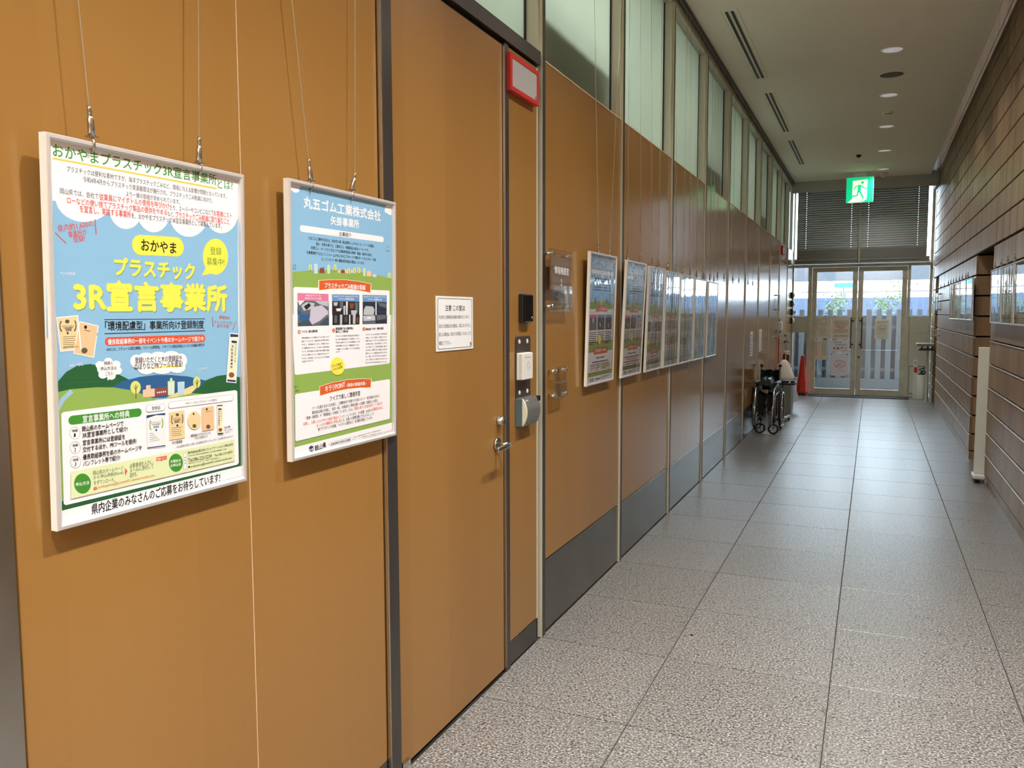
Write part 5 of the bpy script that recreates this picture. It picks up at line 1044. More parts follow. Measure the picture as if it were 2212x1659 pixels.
["p","rust",185.8,308.7,185.3,306.8,184,305.1,182,304,179.7,303.7,177.5,304.2,175.6,305.3,174.3,307,173.9,309,174.3,310.9,175.7,312.6,177.6,313.6,179.9,314,182.2,313.5,184.1,312.4,185.4,310.7],
["t","2",177.8,308.9,181.8,308.8,5.1,"white",3],
["p","rust",324,309.9,323.5,307.9,322,306.2,319.8,305.2,317.3,304.8,314.8,305.3,312.6,306.4,311.2,308.1,310.7,310.1,311.2,312.1,312.7,313.7,314.8,314.8,317.4,315.2,319.9,314.7,322.1,313.6,323.5,311.9],
["t","3",315.1,310,319.6,309.9,5.4,"white",3],
["t","ナイロン袋の再利用",50.4,308.4,111.8,308.5,6.7,"ink",3],
["t","製造過程で出た端材等は",188.6,313.1,267.9,313.2,6.7,"ink",3],
["t","原料として再利用",188.5,305.1,242.5,305.1,6.2,"ink",3],
["t","発泡全体で分別・対策を徹底",325.8,309.3,415.2,310.3,6.5,"ink",3],
["t","従来は製品の入った容器をナイロン袋に入れて",50.1,293.4,160.7,293.5,4.3,"ink",1],
["t","納品していましたが、製品を取り出す際に外気が",50,285.2,160.5,285.1,4.3,"ink",1],
["t","かかると、袋が納品先でごみとして廃棄されると",49.8,277,160.4,276.6,4.3,"ink",1],
["t","いう課題がありました。その際、毎日約40枚!",49.6,268.8,160.3,268.1,4.3,"ink",1],
["t","そこで、袋を容器の上に被せる形の荷姿で納品",49.5,260.6,160.2,259.6,4.3,"ink",1],
["t","するように変更したところ、製品を取り出しやすく",49.3,252.4,160,251.2,4.3,"ink",1],
["t","なった上、袋も返却してもらえるようになり再利用",49.2,244.2,159.9,242.7,4.3,"ink",1],
["t","が可能になりました。",49,235.9,95,237.6,4.3,"ink",1],
["t","プラスチックの端材や不良品は社外で粉砕した",188.4,293.9,297.8,293.8,4.3,"ink",1],
["t","後、社内で製品の原料として再利用しています。",188.3,285.7,297.8,285.2,4.3,"ink",1],
["t","不良品と端材のリサイクル率算数%は、ほぼ",188.1,277.5,297.7,276.6,4.3,"ink",1],
["t","100%を達成しています。樹脂製品だけでなく、",188,269.3,297.6,268,4.3,"ink",1],
["t","ゴム製品についても同様にリサイクルに取り組ん",187.9,261.1,297.5,259.5,4.3,"ink",1],
["t","でいます。",187.8,252.8,208,254.8,4.2,"ink",1],
["t","プラスチックごみに最小分別して物の再生資源",325.6,294.5,434.8,294.7,4.3,"ink",1],
["t","に意識し、リサイクル資源として意欲されています。",325.6,286.1,434.7,285.9,4.3,"ink",1],
["t","事業所工場では、プラスチックごみの圧縮に見える化",325.5,277.7,434.7,277.2,4.3,"ink",1],
["t","なが取り組み、社内で研修しています。",325.4,269.2,434.6,268.4,4.3,"ink",1],
["t","また、学校について、生活学習を検索、検証をそ",325.3,260.8,434.6,259.6,4.3,"ink",1],
["t","れぞれがなど、現場で入れたりに実施した分が分別を",325.3,252.4,434.6,250.8,4.3,"ink",1],
["t","確認することで、ごみ削減を周りを高く広いわかるから",325.2,244,434.5,242,4.3,"ink",1],
["t","もし、作業や、周りと考えが取り出す分別を使って",325.1,235.5,434.5,233.3,4.3,"ink",1],
["t","います。作業に入れて必要数で出した分がリペアし",325,227.1,434.4,224.5,4.3,"ink",1],
["t","既にある工夫の分別を5%相当に付いています。",325,218.6,434.4,215.6,4.3,"ink",1],
["p","yellow",226,215.3,225.1,210.1,222.8,205.4,219,201.2,214,197.9,208,195.5,201.5,194.3,194.6,194.1,187.8,195.2,181.4,197.3,175.7,200.4,171,204.3,167.5,208.9,165.3,213.8,164.7,218.9,165.5,223.9,167.8,228.5,171.4,232.6,176.2,236,182,238.4,188.5,239.8,195.3,240,202.1,239.1,208.6,237,214.4,234,219.3,230.1,223,225.5,225.3,220.5],
["p","yellow",222.8,222.6,232.7,217.7,222.7,215.4],
["t","日々の取組で",172.2,218,217.4,222.9,7.1,"ink",2],
["t","大きな成果!",174,208.2,217.3,214.6,7.6,"ink",2],
["t","トレー",17.2,178.5,34.1,178.3,5.7,"ink",2],
["t","がに",23.3,168.1,37.4,168.2,4.9,"ink",2],
["p","white",21.3,157.9,25.6,160.4,442.4,165.2,448.8,162.4,446.8,53.4,440.9,50.9,25.8,46.1,20.9,49],
["p","cream2",117.5,171.6,173.6,177.2,238.9,179.5,298.9,177.9,353.5,173.2,353.3,147.2,298.6,151.7,238.6,153,173.2,150.7,117.1,145.9],
["p","rust",119.8,170.5,173.5,176.1,238.9,178.3,298.9,176.6,350.8,172.1,347.8,149.4,298.6,153.2,238.6,154.7,173.2,152.1,120.2,147.9],
["t","キラリPOINT",141.9,161.8,227.1,167.7,14.6,"white",3],
["t","~独自の取組内容~",232.4,164.8,327.6,162.6,9.8,"white",3],
["t","クイズで楽しく環境学習",160.3,135.8,296.3,138,13.5,"ink",3],
["t","パート社員を含めた全社員と、工場敷地内で作業する外部スタッフ・再生業者も含めた",87,119,391.7,122.2,8.7,"ink",2],
["t","関係者全員を対象に、毎年一度、3R推進など環境活動への意識・知識向上を図る",86.8,108,383.6,110.1,8.7,"ink",2],
["t","「環境一般教育」や「環境集会」を実施しています。さらに、",62,97.1,265.5,98.1,8.5,"ink",2],
["t","環境に関する学習内容をクイズ形式で",269.8,98.6,408.2,99.5,9.1,"rust",2],
["t","出題し、正解した人の中から抽選で賞品をプレゼント",51.9,84.3,237.7,84.4,8.4,"rust",2],
["t","しています。その結果、2024年の",239.4,85,354.2,86.3,8.9,"ink",2],
["t","応募率は96%と、",355.1,87.2,413.9,87.8,9.2,"rust",2],
["t","多くの方が積極的に参加",104.2,73.4,191.4,74.8,8.4,"rust",2],
["t","しました。社員への啓蒙活動に力を入れることで、",193,74.6,366.6,75.5,8.9,"ink",2],
["t","廃プラスチックの削減、マイボトル使用など、3R活動を推進しています。",109.7,63.5,358.6,64.9,8.7,"ink",2],
["p","white",7.3,32.4,459.6,38.7,460.5,15.5,6.8,5.3],
["p","grey",8,6.4,459.7,17,459.3,17.9,7.7,7.1],
["p","navy",90.8,17.1,90.5,15.5,88,16.2,88.2,17.5],
["p","navy",90.5,15.6,89.8,14.1,87.5,15.2,88,16.3],
["p","navy",89.9,14.2,88.7,13,86.7,14.3,87.5,15.3],
["p","navy",88.8,13.1,87.2,12.1,85.6,13.7,86.8,14.4],
["p","navy",87.3,12.2,85.5,11.6,84.4,13.2,85.7,13.7],
["p","navy",85.6,11.6,83.6,11.4,83.1,13,84.5,13.2],
["p","navy",83.7,11.4,81.6,11.5,81.7,13.1,83.2,13.1],
["p","navy",81.8,11.5,79.6,12,80.3,13.5,81.8,13.1],
["p","navy",79.8,12,77.8,12.9,79,14.1,80.4,13.5],
["p","navy",77.9,12.8,76.1,13.9,77.8,14.9,79.1,14.1],
["p","navy",76.2,13.8,74.8,15.2,76.8,15.9,77.9,14.9],
["p","navy",74.9,15.1,73.8,16.7,76.1,17,76.9,15.8],
["p","navy",73.8,16.6,73.2,18.3,75.7,18.2,76.2,16.9],
["p","navy",73.2,18.1,73,19.8,75.6,19.4,75.7,18.1],
["p","navy",73,19.7,73.3,21.3,75.8,20.5,75.6,19.3],
["p","navy",73.3,21.2,74,22.6,76.3,21.6,75.8,20.5],
["p","navy",73.9,22.5,75.1,23.8,77.1,22.5,76.3,21.5],
["p","navy",75,23.7,76.6,24.6,78.1,23.1,77,22.4],
["p","navy",76.4,24.6,78.3,25.2,79.3,23.6,78,23.1],
["p","navy",78.1,25.1,80.2,25.4,80.7,23.7,79.2,23.5],
["p","navy",80,25.4,82.1,25.2,82.1,23.6,80.6,23.7],
["p","navy",82,25.3,84.1,24.8,83.5,23.3,82,23.7],
["p","navy",84,24.8,86,24,84.8,22.7,83.4,23.3],
["p","navy",85.8,24,87.6,22.9,86,21.9,84.7,22.8],
["p","navy",87.5,23,89,21.6,86.9,20.9,85.9,21.9],
["p","navy",88.9,21.7,90,20.1,87.6,19.8,86.9,21],
["p","navy",90,20.2,90.6,18.5,88.1,18.6,87.6,19.9],
["p","navy",90.6,18.7,90.8,17,88.2,17.4,88.1,18.7],
["p","navy",71.6,23.1,79.1,27.3,85.7,26.3,92,22.5,85.6,20.6,80.7,17.2],
["p","navy",78.1,17.1,86.3,16.8,83.2,11.8],
["t","岡山県",96.4,17.2,142.5,20.6,14.4,"ink",4],
["t","と",152.3,19.2,156.6,19.3,3.8,"ink",2],
["p","grey",160.2,23.5,251.8,24.8,251.7,13.7,160.1,13.1],
["p","white",161.4,22.7,250.5,23.7,250.4,14.7,161.3,13.9],
["t","産業廃棄物処理税活用事業",163.3,18.1,248.8,18.6,6.3,"ink",3],
["t","この事業は、産業廃棄物処理税を活用した事業です。(岡山県循環型社会推進課)",259.1,22.6,397.2,24.3,3.3,"ink",1],
["t","3R及びリサイクル、資源循環等についての情報を発信しています。",259,17.2,400.5,18.1,3.3,"ink",1]]
# ------------------------------------------------------------------ framed posters
def rect_sweep(q, w_, h_, prof, mi=0):
    """prof: (inset, x) points swept round a w x h rectangle in the y-z plane"""
    k0 = len(q.v)
    for d, x in prof: q.v += [(x, d, d), (x, w_-d, d), (x, w_-d, h_-d), (x, d, h_-d)]
    for i in range(len(prof)-1):
        for j in range(4):
            q.face((k0+i*4+j, k0+i*4+(j+1) % 4, k0+(i+1)*4+(j+1) % 4, k0+(i+1)*4+j), mi if i else 1)
def draw_art(par, spec, depth0, step=0.000007):
    a = MB(); tx = MB(); d = depth0; last = 'p'
    for it in spec:
        if it[0] == 'p':
            d += step; pts = it[2:]; a.poly([(d, pts[i]/1000, pts[i+1]/1000) for i in range(0, len(pts), 2)], PI_[it[1]]); last = 'p'
        else:
            d += step
            put_text(tx, it[1], (it[2]/1000, it[3]/1000), (it[4]/1000, it[5]/1000), it[6]/1000, d, PI_[it[7]], it[8]); last = 't'
    a.build('printed_picture', PM, par)
    if tx.v: tx.build('printed_lettering', PM, par)
    return d
def poster(label, group, y0, wid, zb, hei, xb, xt, spec, cover='poster_cover', side=1, mats=('frame_silver', 'frame_side')):
    """side=1: hangs on the left wall (faces +x); side=-1: on the right wall (faces -x)"""
    tilt = math.asin((xt-xb)/hei)
    t = thing('framed_poster', label, 'poster', (xb, y0, zb), group, (0, tilt, 0) if side == 1 else (0, -tilt, PI))
    q = MB(); rect_sweep(q, wid, hei, [(0.0, -0.016), (0.0, -0.0015), (0.0015, 0.0), (0.007, 0.0005), (0.0105, -0.002), (0.0115, -0.0085)]); q.build('frame', list(mats), t)
    q = MB(); q.box(-0.0155, -0.0085, 0.002, wid-0.002, 0.002, hei-0.002); q.build('backing_board', 'white_paint', t)
    draw_art(t, spec, -0.0084)
    q = MB(); q.poly([(-0.0035, 0.0108, 0.0108), (-0.0035, wid-0.0108, 0.0108), (-0.0035, wid-0.0108, hei-0.0108), (-0.0035, 0.0108, hei-0.0108)]); q.build('clear_cover', cover, t)
    return t
poster('large blue poster in silver frame with big yellow 3R lettering, leftmost on the left wall', 'posters hung on the left wall', 0.964, 0.467, 1.0335, 0.663, 0.026, 0.043, ART1)
poster('framed blue and green poster with three photos, second from the left, beside the dark pilaster', 'posters hung on the left wall', 1.5855, 0.4725, 1.0495, 0.664, 0.028, 0.0375, ART2)
# the seven smaller-looking sheets share a layout; positions in mm on a 450 x 650 sheet
def template(i, w_, h_):
    o = []; R = random.Random(40+i); sx, sz = w_/450, h_/650
    def p(c, *pts): o.append(['p', c]+[v*(sx if k % 2 == 0 else sz) for k, v in enumerate(pts)])
    def r(c, x0, z0, x1, z1): p(c, x0, z0, x1, z0, x1, z1, x0, z1)
    def t(s, x0, x1, z, h, c, b=1): o.append(['t', s, x0*sx, z*sz, x1*sx, z*sz, h*sz, c, b])
    def lines(x0, x1, z0, n, dz, c='ink', th=4.2):
        for k in range(n):
            e = x1 if k < n-1 else x0+(x1-x0)*0.5; x = x0
            while x < e-4:
                L = R.choice((7, 10, 14, 20)); r(c, x, z0-k*dz, min(x+L, e), z0-k*dz+th); x += L+2.2
    def clines(cx, hw, z0, n, dz, c='ink'):
        for k in range(n): q_ = hw*R.uniform(0.72, 1.0); lines2(cx-q_, cx+q_, z0-k*dz, c)
    def lines2(x0, x1, z, c):
        x = x0
        while x < x1-4:
            L = R.choice((8, 12, 17)); r(c, x, z, min(x+L, x1), z+6.5); x += L+2
    r('sky' if i != 6 else 'river', 8, 8, 442, 642); r('grass', 8, 8, 442, 405)
    p('grass', 8, 400, 120, 415, 225, 420, 330, 412, 442, 396, 442, 380, 8, 380)
    for cx, cz in ((25, 628), (425, 624)): o.append(['p', 'white']+[v for a in range(14) for v in ((cx+18*math.cos(a*PI/7))*sx, (cz+12*math.sin(a*PI/7))*sz)])
    if i == 0: t('イオンスタイル岡山', 60, 395, 596, 40, 'white', 4)
    else:
        n_ = (7, 9, 6, 8, 7, 6, 8)[i]; x = 225-n_*16
        for k in range(n_): r('white', x+k*32+3, 582, x+k*32+26, 588); r('white', x+k*32+3, 600, x+k*32+27, 606); r('white', x+k*32+12, 578, x+k*32+17, 612)
    r('white', 45, 548, 405, 566); t('企業紹介', 200, 250, 557, 13, 'ink', 2)
    clines(225, 150, 522, 5, 14)
    for k in range(9): x = 70+k*38; r(('mint', 'brick', 'pale', 'peach', 'lime')[(k+i) % 5], x, 408, x+14, 424+(k*7) % 13)
    top, mid = ((375, 190), (375, 190), (350, 150), (345, 190), (345, 175), (375, 190), (375, 190))[i]
    r('white', 20, mid+25, 430, top); p('rust', 130, top-12, 320, top-12, 324, top+14, 225, top+20, 126, top+14); t('プラスチックごみ削減の取組', 142, 308, top+3, 17, 'white', 2)
    n_ = (3, 3, 4, 2, 3, 2, 3)[i]; cw = 385/n_
    ph = ('slate', 'char', 'navy2', 'silver', 'brick2', 'slate2')
    rowsn = 2 if i == 3 else 1
    for rr in range(rowsn):
        zt = top-28-rr*92
        for k in range(n_):
            x = 34+k*cw; pw = cw-12 if i != 5 else cw*0.4
            if i != 2: r(('pink', 'blue', 'blue')[k % 3], x, zt-14, x+pw, zt)
            hh = 62 if rowsn == 1 else 46
            c0 = ph[(k+i) % 6]; r(c0, x, zt-14-hh, x+pw, zt-14)
            for m_ in range(4): a = R.uniform(0, pw-22); b_ = R.uniform(4, hh-20); p(R.choice(ph+('paper', 'silver')), x+a, zt-14-b_, x+a+22, zt-14-b_+R.uniform(-4, 4), x+a+R.uniform(8, 20), zt-14-b_-16, x+a+2, zt-14-b_-12)
            if rowsn == 1: lines(x+3, x+pw-(2 if i != 5 else -70), zt-hh-28, 7 if top-mid > 165 else 5, 9.5)
    o.append(['p', 'yellow']+[v for a in range(16) for v in (((200 if i != 2 else 60)+24*math.cos(a*PI/8))*sx, (mid+34+24*math.sin(a*PI/8))*sz)])
    r('white', 20, 62, 430, mid-28); p('rust', 115, mid-40, 340, mid-40, 346, mid-12, 225, mid-4, 109, mid-12); t('キラリPOINT', 130, 235, mid-23, 19, 'white', 3); t('~独自の取組内容~', 240, 326, mid-23, 12, 'white', 2)
    clines(225, 90, mid-62, 1, 14)
    if i == 0:
        clines(225, 165, mid-82, 3, 13); r('paper', 45, 68, 230, 98); r('pgreen', 235, 68, 400, 98); lines(60, 140, 90, 3, 9, 'red'); lines(150, 222, 90, 3, 9); lines(250, 390, 90, 3, 9, 'ink2')
    else:
        n2 = 6 if mid > 160 else 4
        for k in range(n2): clines(225, 175, mid-82-k*13, 1, 13, 'rust' if (i == 1 and k in (1, 3)) else 'ink')
    r('white', 8, 8, 442, 42); t('岡山県', 60, 118, 26, 19, 'navy', 4); lines2(150, 240, 22, 'ink'); lines(255, 400, 29, 2, 9, 'ink2', 3)
    return o
sp = [(3.809, 0.449, 0.028, 0.045), (4.411, 0.420, 0.030, 0.058), (4.934, 0.414, 0.030, 0.051), (5.409, 0.440, 0.030, 0.043), (5.883, 0.470, 0.030, 0.040), (6.399, 0.452, 0.030, 0.041), (6.955, 0.448, 0.030, 0.041)]
plab = ['framed company poster just right of the acrylic room sign, third on the left wall', 'framed poster right of the first steel fin, with red lines in its lower text', 'framed poster with four photos side by side, fifth on the left wall', 'framed poster with two rows of photos, sixth on the left wall', 'framed poster with three photos under low ribbon, seventh on the left wall', 'framed poster with two narrow photos, last but one on the left wall', 'framed paler blue poster at the far end of the left wall row']
for i, (y0, wid, xb, xt) in enumerate(sp):
    poster(plab[i], 'posters hung on the left wall', y0, wid, 1.047-0.003*i, 0.648-0.003*i, xb, xt, template(i, wid*1000, 648-3*i), 'poster_film', 1, ('frame_silver', 'frame_side'))
# right wall: wide glossy sheets
def wide(i, w_, h_):
    o = []; R = random.Random(70+i)
    o.append(['p', 'paper', 8, 8, w_-8, 8, w_-8, h_-8, 8, h_-8])
    o.append(['p', 'lilac', 20, h_*0.55, w_-20, h_*0.55, w_-20, h_-20, 20, h_-20])
    for k in range(3): x = 24+k*(w_-48)/3; o.append(['p', 'silver', x, 24, x+(w_-70)/3, 24, x+(w_-70)/3, h_*0.5, x, h_*0.5])
    return o
rp = [(7.515, 'first glossy wide poster on the right wall, at the corner of the doorway'), (6.940, 'second glossy wide poster on the right wall, between its neighbours'), (6.350, 'glossy wide poster on the right wall cut by the picture edge')]
for i, (y1, lab) in enumerate(rp):
    poster(lab, 'wide posters on the right wall', y1, 0.565, 1.313, 0.412, W-0.036, W-0.044, wide(i, 565, 412), 'film_right', -1, ('frame_silver', 'frame_silver'))
rq = [(11.32, 0.60, 'furthest of the four glossy posters on the far board bank'), (10.66, 0.58, 'second furthest glossy poster on the far board bank'), (10.05, 0.60, 'second nearest glossy poster on the far board bank'), (9.42, 0.56, 'nearest glossy poster on the far board bank, beside the niche corner')]
for i, (y1, wd, lab) in enumerate(rq):
    poster(lab, 'wide posters on the far board bank', y1, wd, 1.320, 0.405, W-0.036, W-0.044, wide(i+3, wd*1000, 405), 'film_right', -1, ('frame_silver', 'frame_silver'))

# ------------------------------------------------------------------ picture wires with their grips and hooks
def wire(label, group, x, y, z, ytop, xtop=0.024, ztop=3.50, r=0.0011, lean=0.0, cm='wire_steel'):
    t = thing('picture_wire', label, 'wire', (x, y, z), group)
    sg = 1 if x < 1 else -1
    dx, dy = xtop-x, ytop-y; L = Vector((dx, dy, ztop-z)); u = L.normalized()
    q = MB(); q.tube([(0, 0, 0), tuple(L)], r, 6); q.build('cable', cm, t)
    q = MB(); e = -u; e = Vector((e.x, e.y+lean, e.z)).normalized()
    q.tube([tuple(u*0.004), (0, 0, 0), tuple(e*0.010), tuple(e*0.0101), tuple(e*0.014), tuple(e*0.020), tuple(e*0.046)], [0.0033, 0.0036, 0.0036, 0.0028, 0.0045, 0.0058, 0.0062], 12); q.build('cable_grip', 'satin_metal', t)
    q = MB(); a = e*0.046
    q.tube([a, a+Vector((0, 0.0, -0.004)), a+Vector((sg*0.005, 0, -0.010)), a+Vector((sg*0.004, 0, -0.020)), a+Vector((-sg*0.003, 0, -0.024)), a+Vector((-sg*0.006, 0, -0.016))], 0.0022, 8)
    q.box(a.x-0.006, a.x+0.006, a.y-0.009, a.y+0.009, a.z-0.003, a.z); q.build('hook', 'satin_metal', t)
    return t
L4 = [(1.052, 1.752, 0.948, 0.040, 0.0, 'wire at the left corner of the large 3R poster'), (1.308, 1.748, 1.392, 0.038, 0.0, 'wire at the right corner of the large 3R poster'), (1.668, 1.765, 1.44, 0.033, 0.0, 'slanting wire at the left of the three-photo poster'), (1.862, 1.763, 1.93, 0.033, -0.35, 'wire with tilted grip at the right of the three-photo poster')]
for y, z, yt, x, ln_, lab in L4: wire(lab, 'picture wires on the left wall', x, y, z, yt, lean=ln_)
hk = [(3.96, 3.86), (4.159, 4.43), (4.489, 4.53), (4.774, 4.74), (5.042, 4.99), (5.22, 5.27), (5.478, 5.50), (5.736, 5.65), (5.963, 6.02), (6.198, 6.15), (6.448, 6.50), (6.739, 6.66), (7.013, 7.06), (7.21, 7.17)]
for i, (y, yt) in enumerate(hk):
    k = i//2; wire('%s wire of the %s' % ('left' if i % 2 == 0 else 'right', ['poster beside the acrylic signs', 'poster right of the first fin', 'four-photo poster', 'poster with two photo rows', 'three-photo poster seventh in the row', 'poster last but one in the row', 'paler poster ending the row'][k]), 'picture wires on the left wall', 0.034, y, 1.742-0.002*i, yt, r=0.0013, lean=(0, 0, 0, 0, -.2, -.1, -.3, -.3, -.3, .2, .1, -.2, .1, 0)[i])
for i, (y, lab) in enumerate(((7.405, 'first empty wire with hook right of the poster row'), (7.76, 'second empty wire with hook after the poster row'), (8.274, 'third empty wire, near the fin after the posters'), (8.678, 'fourth empty wire hook in a row of six'), (9.341, 'fifth empty wire hook, nearly last before the wheelchair'), (9.733, 'furthest empty wire hook on the left wall'))):
    wire(lab, 'empty picture wires on the left wall', 0.03, y, 1.755, y+(-0.08, 0.1, -0.03, 0.07, -0.1, 0.05)[i], r=0.0015)
for i, (y, z) in enumerate(((7.40, 1.785), (7.05, 1.79), (6.75, 1.79), (6.42, 1.79))): wire('%s hanging hook above the near wide posters' % ('furthest', 'second furthest', 'third furthest', 'nearest')[i], 'picture wires above the near wide posters', W-0.030, y, z, y, W-0.012, 3.50, 0.0006, 0.0, 'dark_wire')
for i, y in enumerate((11.72, 11.36, 11.0, 10.66, 10.29, 9.97, 9.60, 9.38)): wire('%s hook above the far wide posters' % ('furthest', 'second', 'third', 'fourth', 'fifth', 'sixth', 'seventh', 'nearest')[i], 'picture wires above the far wide posters', W-0.030, y, 1.79, y, W-0.012, 3.50, 0.0006, 0.0, 'dark_wire')
for i, y in enumerate((13.52, 12.98, 12.36)): wire('%s empty hook beyond the far wide posters' % ('furthest', 'middle', 'nearest')[i], 'empty hooks beyond the far wide posters', W-0.030, y, 1.775, y, W-0.012, 3.50, 0.0006, 0.0, 'dark_wire')

# ------------------------------------------------------------------ signs and devices by the near door
t = thing('door_notice', 'pale paper notice with black border and Japanese warning on the near door', 'notice', (0.0, 2.347, 1.278))
q = MB(); q.box(0.0012, 0.0035, 0, 0.269, 0, 0.179, 0, 0.0006); q.build('notice_board', 'white_plastic', t)
q = MB(); g = 0.0036
q.poly([(g, 0.006, 0.004), (g, 0.263, 0.004), (g, 0.263, 0.175), (g, 0.006, 0.175)], 1)
def rr(x, y0, z0, y1, z1, r):
    return [(x, cy+r*math.cos(a), cz+r*math.sin(a)) for cy, cz, s0 in ((y1-r, z1-r, 0), (y0+r, z1-r, 1), (y0+r, z0+r, 2), (y1-r, z0+r, 3)) for a in [(s0+k/3)*PI/2 for k in range(4)]]
q.poly(rr(g+0.0001, 0.010, 0.007, 0.259, 0.172, 0.008), 0); q.poly(rr(g+0.0002, 0.013, 0.009, 0.256, 0.170, 0.007), 1)
q.poly([(g+0.0003, 0.243, 0.012), (g+0.0003, 0.252, 0.012), (g+0.0003, 0.252, 0.024), (g+0.0003, 0.243, 0.024)], 2)
q.build('printed_border', [PAL['forest'], PAL['paper'], PAL['trunk']], t)
q = MB()
for s_, y0, y1, z, h, b_ in (('注意 この室は', 0.062, 0.205, 0.141, 0.019, 2), ('不活性ガス(窒素)消火設備が設置されています。', 0.018, 0.238, 0.110, 0.013, 1), ('消火ガスが放出された場合は、入室しないで下さい。', 0.018, 0.250, 0.082, 0.013, 1), ('室に入る場合は、消火ガスが滞留していないことを', 0.018, 0.250, 0.055, 0.013, 1), ('確認して下さい。', 0.018, 0.100, 0.027, 0.013, 1)):
    put_text(q, s_, (y0, z), (y1, z), h, g+0.0004, 0, b_)
q.build('printed_lettering', PAL['ink'], t)
t = thing('red_sign', 'red framed box sign with blank grey face high beside the near door', 'sign', (0.0, 2.904, 2.228))
q = MB(); rect_sweep(q, 0.283, 0.137, [(0.0, 0.0015), (0.0, 0.023), (0.002, 0.025), (0.017, 0.025), (0.0175, 0.022)], 0); q.build('frame', ['red_frame', 'red_frame'], t)
q = MB(); q.box(0.002, 0.0225, 0.003, 0.280, 0.003, 0.134); q.build('grey_face', 'grey_face', t)
q = MB(); q.box(0.0226, 0.0232, 0.252, 0.260, 0.020, 0.032); q.build('stamp_mark', 'brown_plate', t)
t = thing('black_reader', 'small glossy black box high on the strip beside the near door', 'sensor', (0.0, 3.030, 1.363))
q = MB(); q.box(0.0, 0.020, 0.0, 0.094, 0, 0.114, 0, 0.003); q.build('housing', 'black', t); q = MB(); q.box(0.020, 0.027, 0.008, 0.092, 0.003, 0.111, 0, 0.003); q.build('front', 'black_gloss', t); q = MB(); q.lathe([(0.006, 0.027), (0.005, 0.029)], (0, 0.078, 0.020), 'x', 16); q.build('button', 'chrome', t)
t = thing('mounting_plate', 'dark brown metal plate with four white screw caps beside the near door', 'plate', (0.0, 2.994, 1.066))
q = MB(); q.poly([]) if False else None; pts = rr(0.004, 0.0, 0.0, 0.152, 0.244, 0.010); k = len(pts); q.v = pts+[(0.0, a[1], a[2]) for a in pts]; q.face(tuple(range(k)))
for i in range(k): q.face((i, k+i, k+(i+1) % k, (i+1) % k))
q.build('plate', 'brown_plate', t)
for y, z in ((0.035, 0.021), (0.117, 0.021), (0.035, 0.223), (0.117, 0.223)):
    q = MB(); q.lathe([(0.0095, 0.004), (0.008, 0.006)], (0, y, z), 'x', 16); q.build('screw_cap', 'white_plastic', t)
t = thing('card_reader', 'white card reader with card symbol on the dark plate', 'card reader', (0.004, 2.998, 1.139))
q = MB(); q.box(0.0, 0.012, 0.0, 0.120, 0, 0.106, 0, 0.002); q.build('base', 'white_paint', t)
q = MB(); q.box(0.012, 0.028, 0.0, 0.106, 0, 0.106, 0, 0.003); q.build('cover', 'white_plastic', t)
q = MB(); g = 0.0282
for a, c in (((0.050, 0.040), (0.045, 0.062)), ((0.045, 0.062), (0.062, 0.070)), ((0.062, 0.070), (0.068, 0.052)), ((0.050, 0.040), (0.062, 0.036)), ((0.068, 0.052), (0.066, 0.044)), ((0.070, 0.046), (0.074, 0.038)), ((0.072, 0.052), (0.078, 0.044))):
    d = Vector((c[0]-a[0], c[1]-a[1])).normalized()*0.0007; q.poly([(g, a[0]-d.y, a[1]+d.x), (g, c[0]-d.y, c[1]+d.x), (g, c[0]+d.y, c[1]-d.x), (g, a[0]+d.y, a[1]-d.x)])
for k in range(4): q.poly([(g, 0.022+k*0.018, 0.086), (g, 0.030+k*0.018, 0.086), (g, 0.030+k*0.018, 0.089), (g, 0.022+k*0.018, 0.089)])
q.build('card_symbol', PAL['ink'], t)
t = thing('card_lock_box', 'grey box with curved front, teal side and cream strip by near door', 'card reader', (0.0, 2.994, 0.955))
q = MB(); n_ = 10
pr = [(0.0, 0.0)]+[(0.030+0.018*math.sin(PI*k/n_)**0.8, 0.1135*0+0.111*k/n_) for k in range(n_+1)]+[(0.0, 0.111)]
def prism_y(q, pr, y0, y1, mi=0):
    k = len(q.v); m_ = len(pr); q.v += [(x, y0, z) for x, z in pr]+[(x, y1, z) for x, z in pr]
    q.face(tuple(range(k, k+m_))[::-1], mi); q.face(tuple(range(k+m_, k+2*m_)), mi)
    for i in range(m_): q.face((k+i, k+(i+1) % m_, k+m_+(i+1) % m_, k+m_+i), mi)
prism_y(q, pr, 0.012, 0.150); q.build('cover', 'grey_plastic', t)
q = MB(); q.box(0.0, 0.030, 0.0, 0.0125, 0, 0.111, 0, 0.002); q.build('side', 'teal_plastic', t)
q = MB(); pr2 = [(0.0302, 0.001)]+[(0.0305+0.018*math.sin(PI*k/n_)**0.8, 0.111*k/n_) for k in range(1, n_)]+[(0.0302, 0.110)]; prism_y(q, pr2, 0.002, 0.0115); q.build('lens_strip', 'cream_lens', t)
q = MB(); q.box(0.036, 0.0385, 0.020, 0.042, 0.088, 0.104); q.build('sticker', 'white_plastic', t); q = MB(); q.box(0.0386, 0.039, 0.025, 0.037, 0.092, 0.100); q.build('sticker_print', PAL['slate'], t)
q = MB(); q.box(0.026, 0.046, 0.144, 0.158, 0.090, 0.112, 0, 0.003); q.build('latch', 'black_gloss', t)

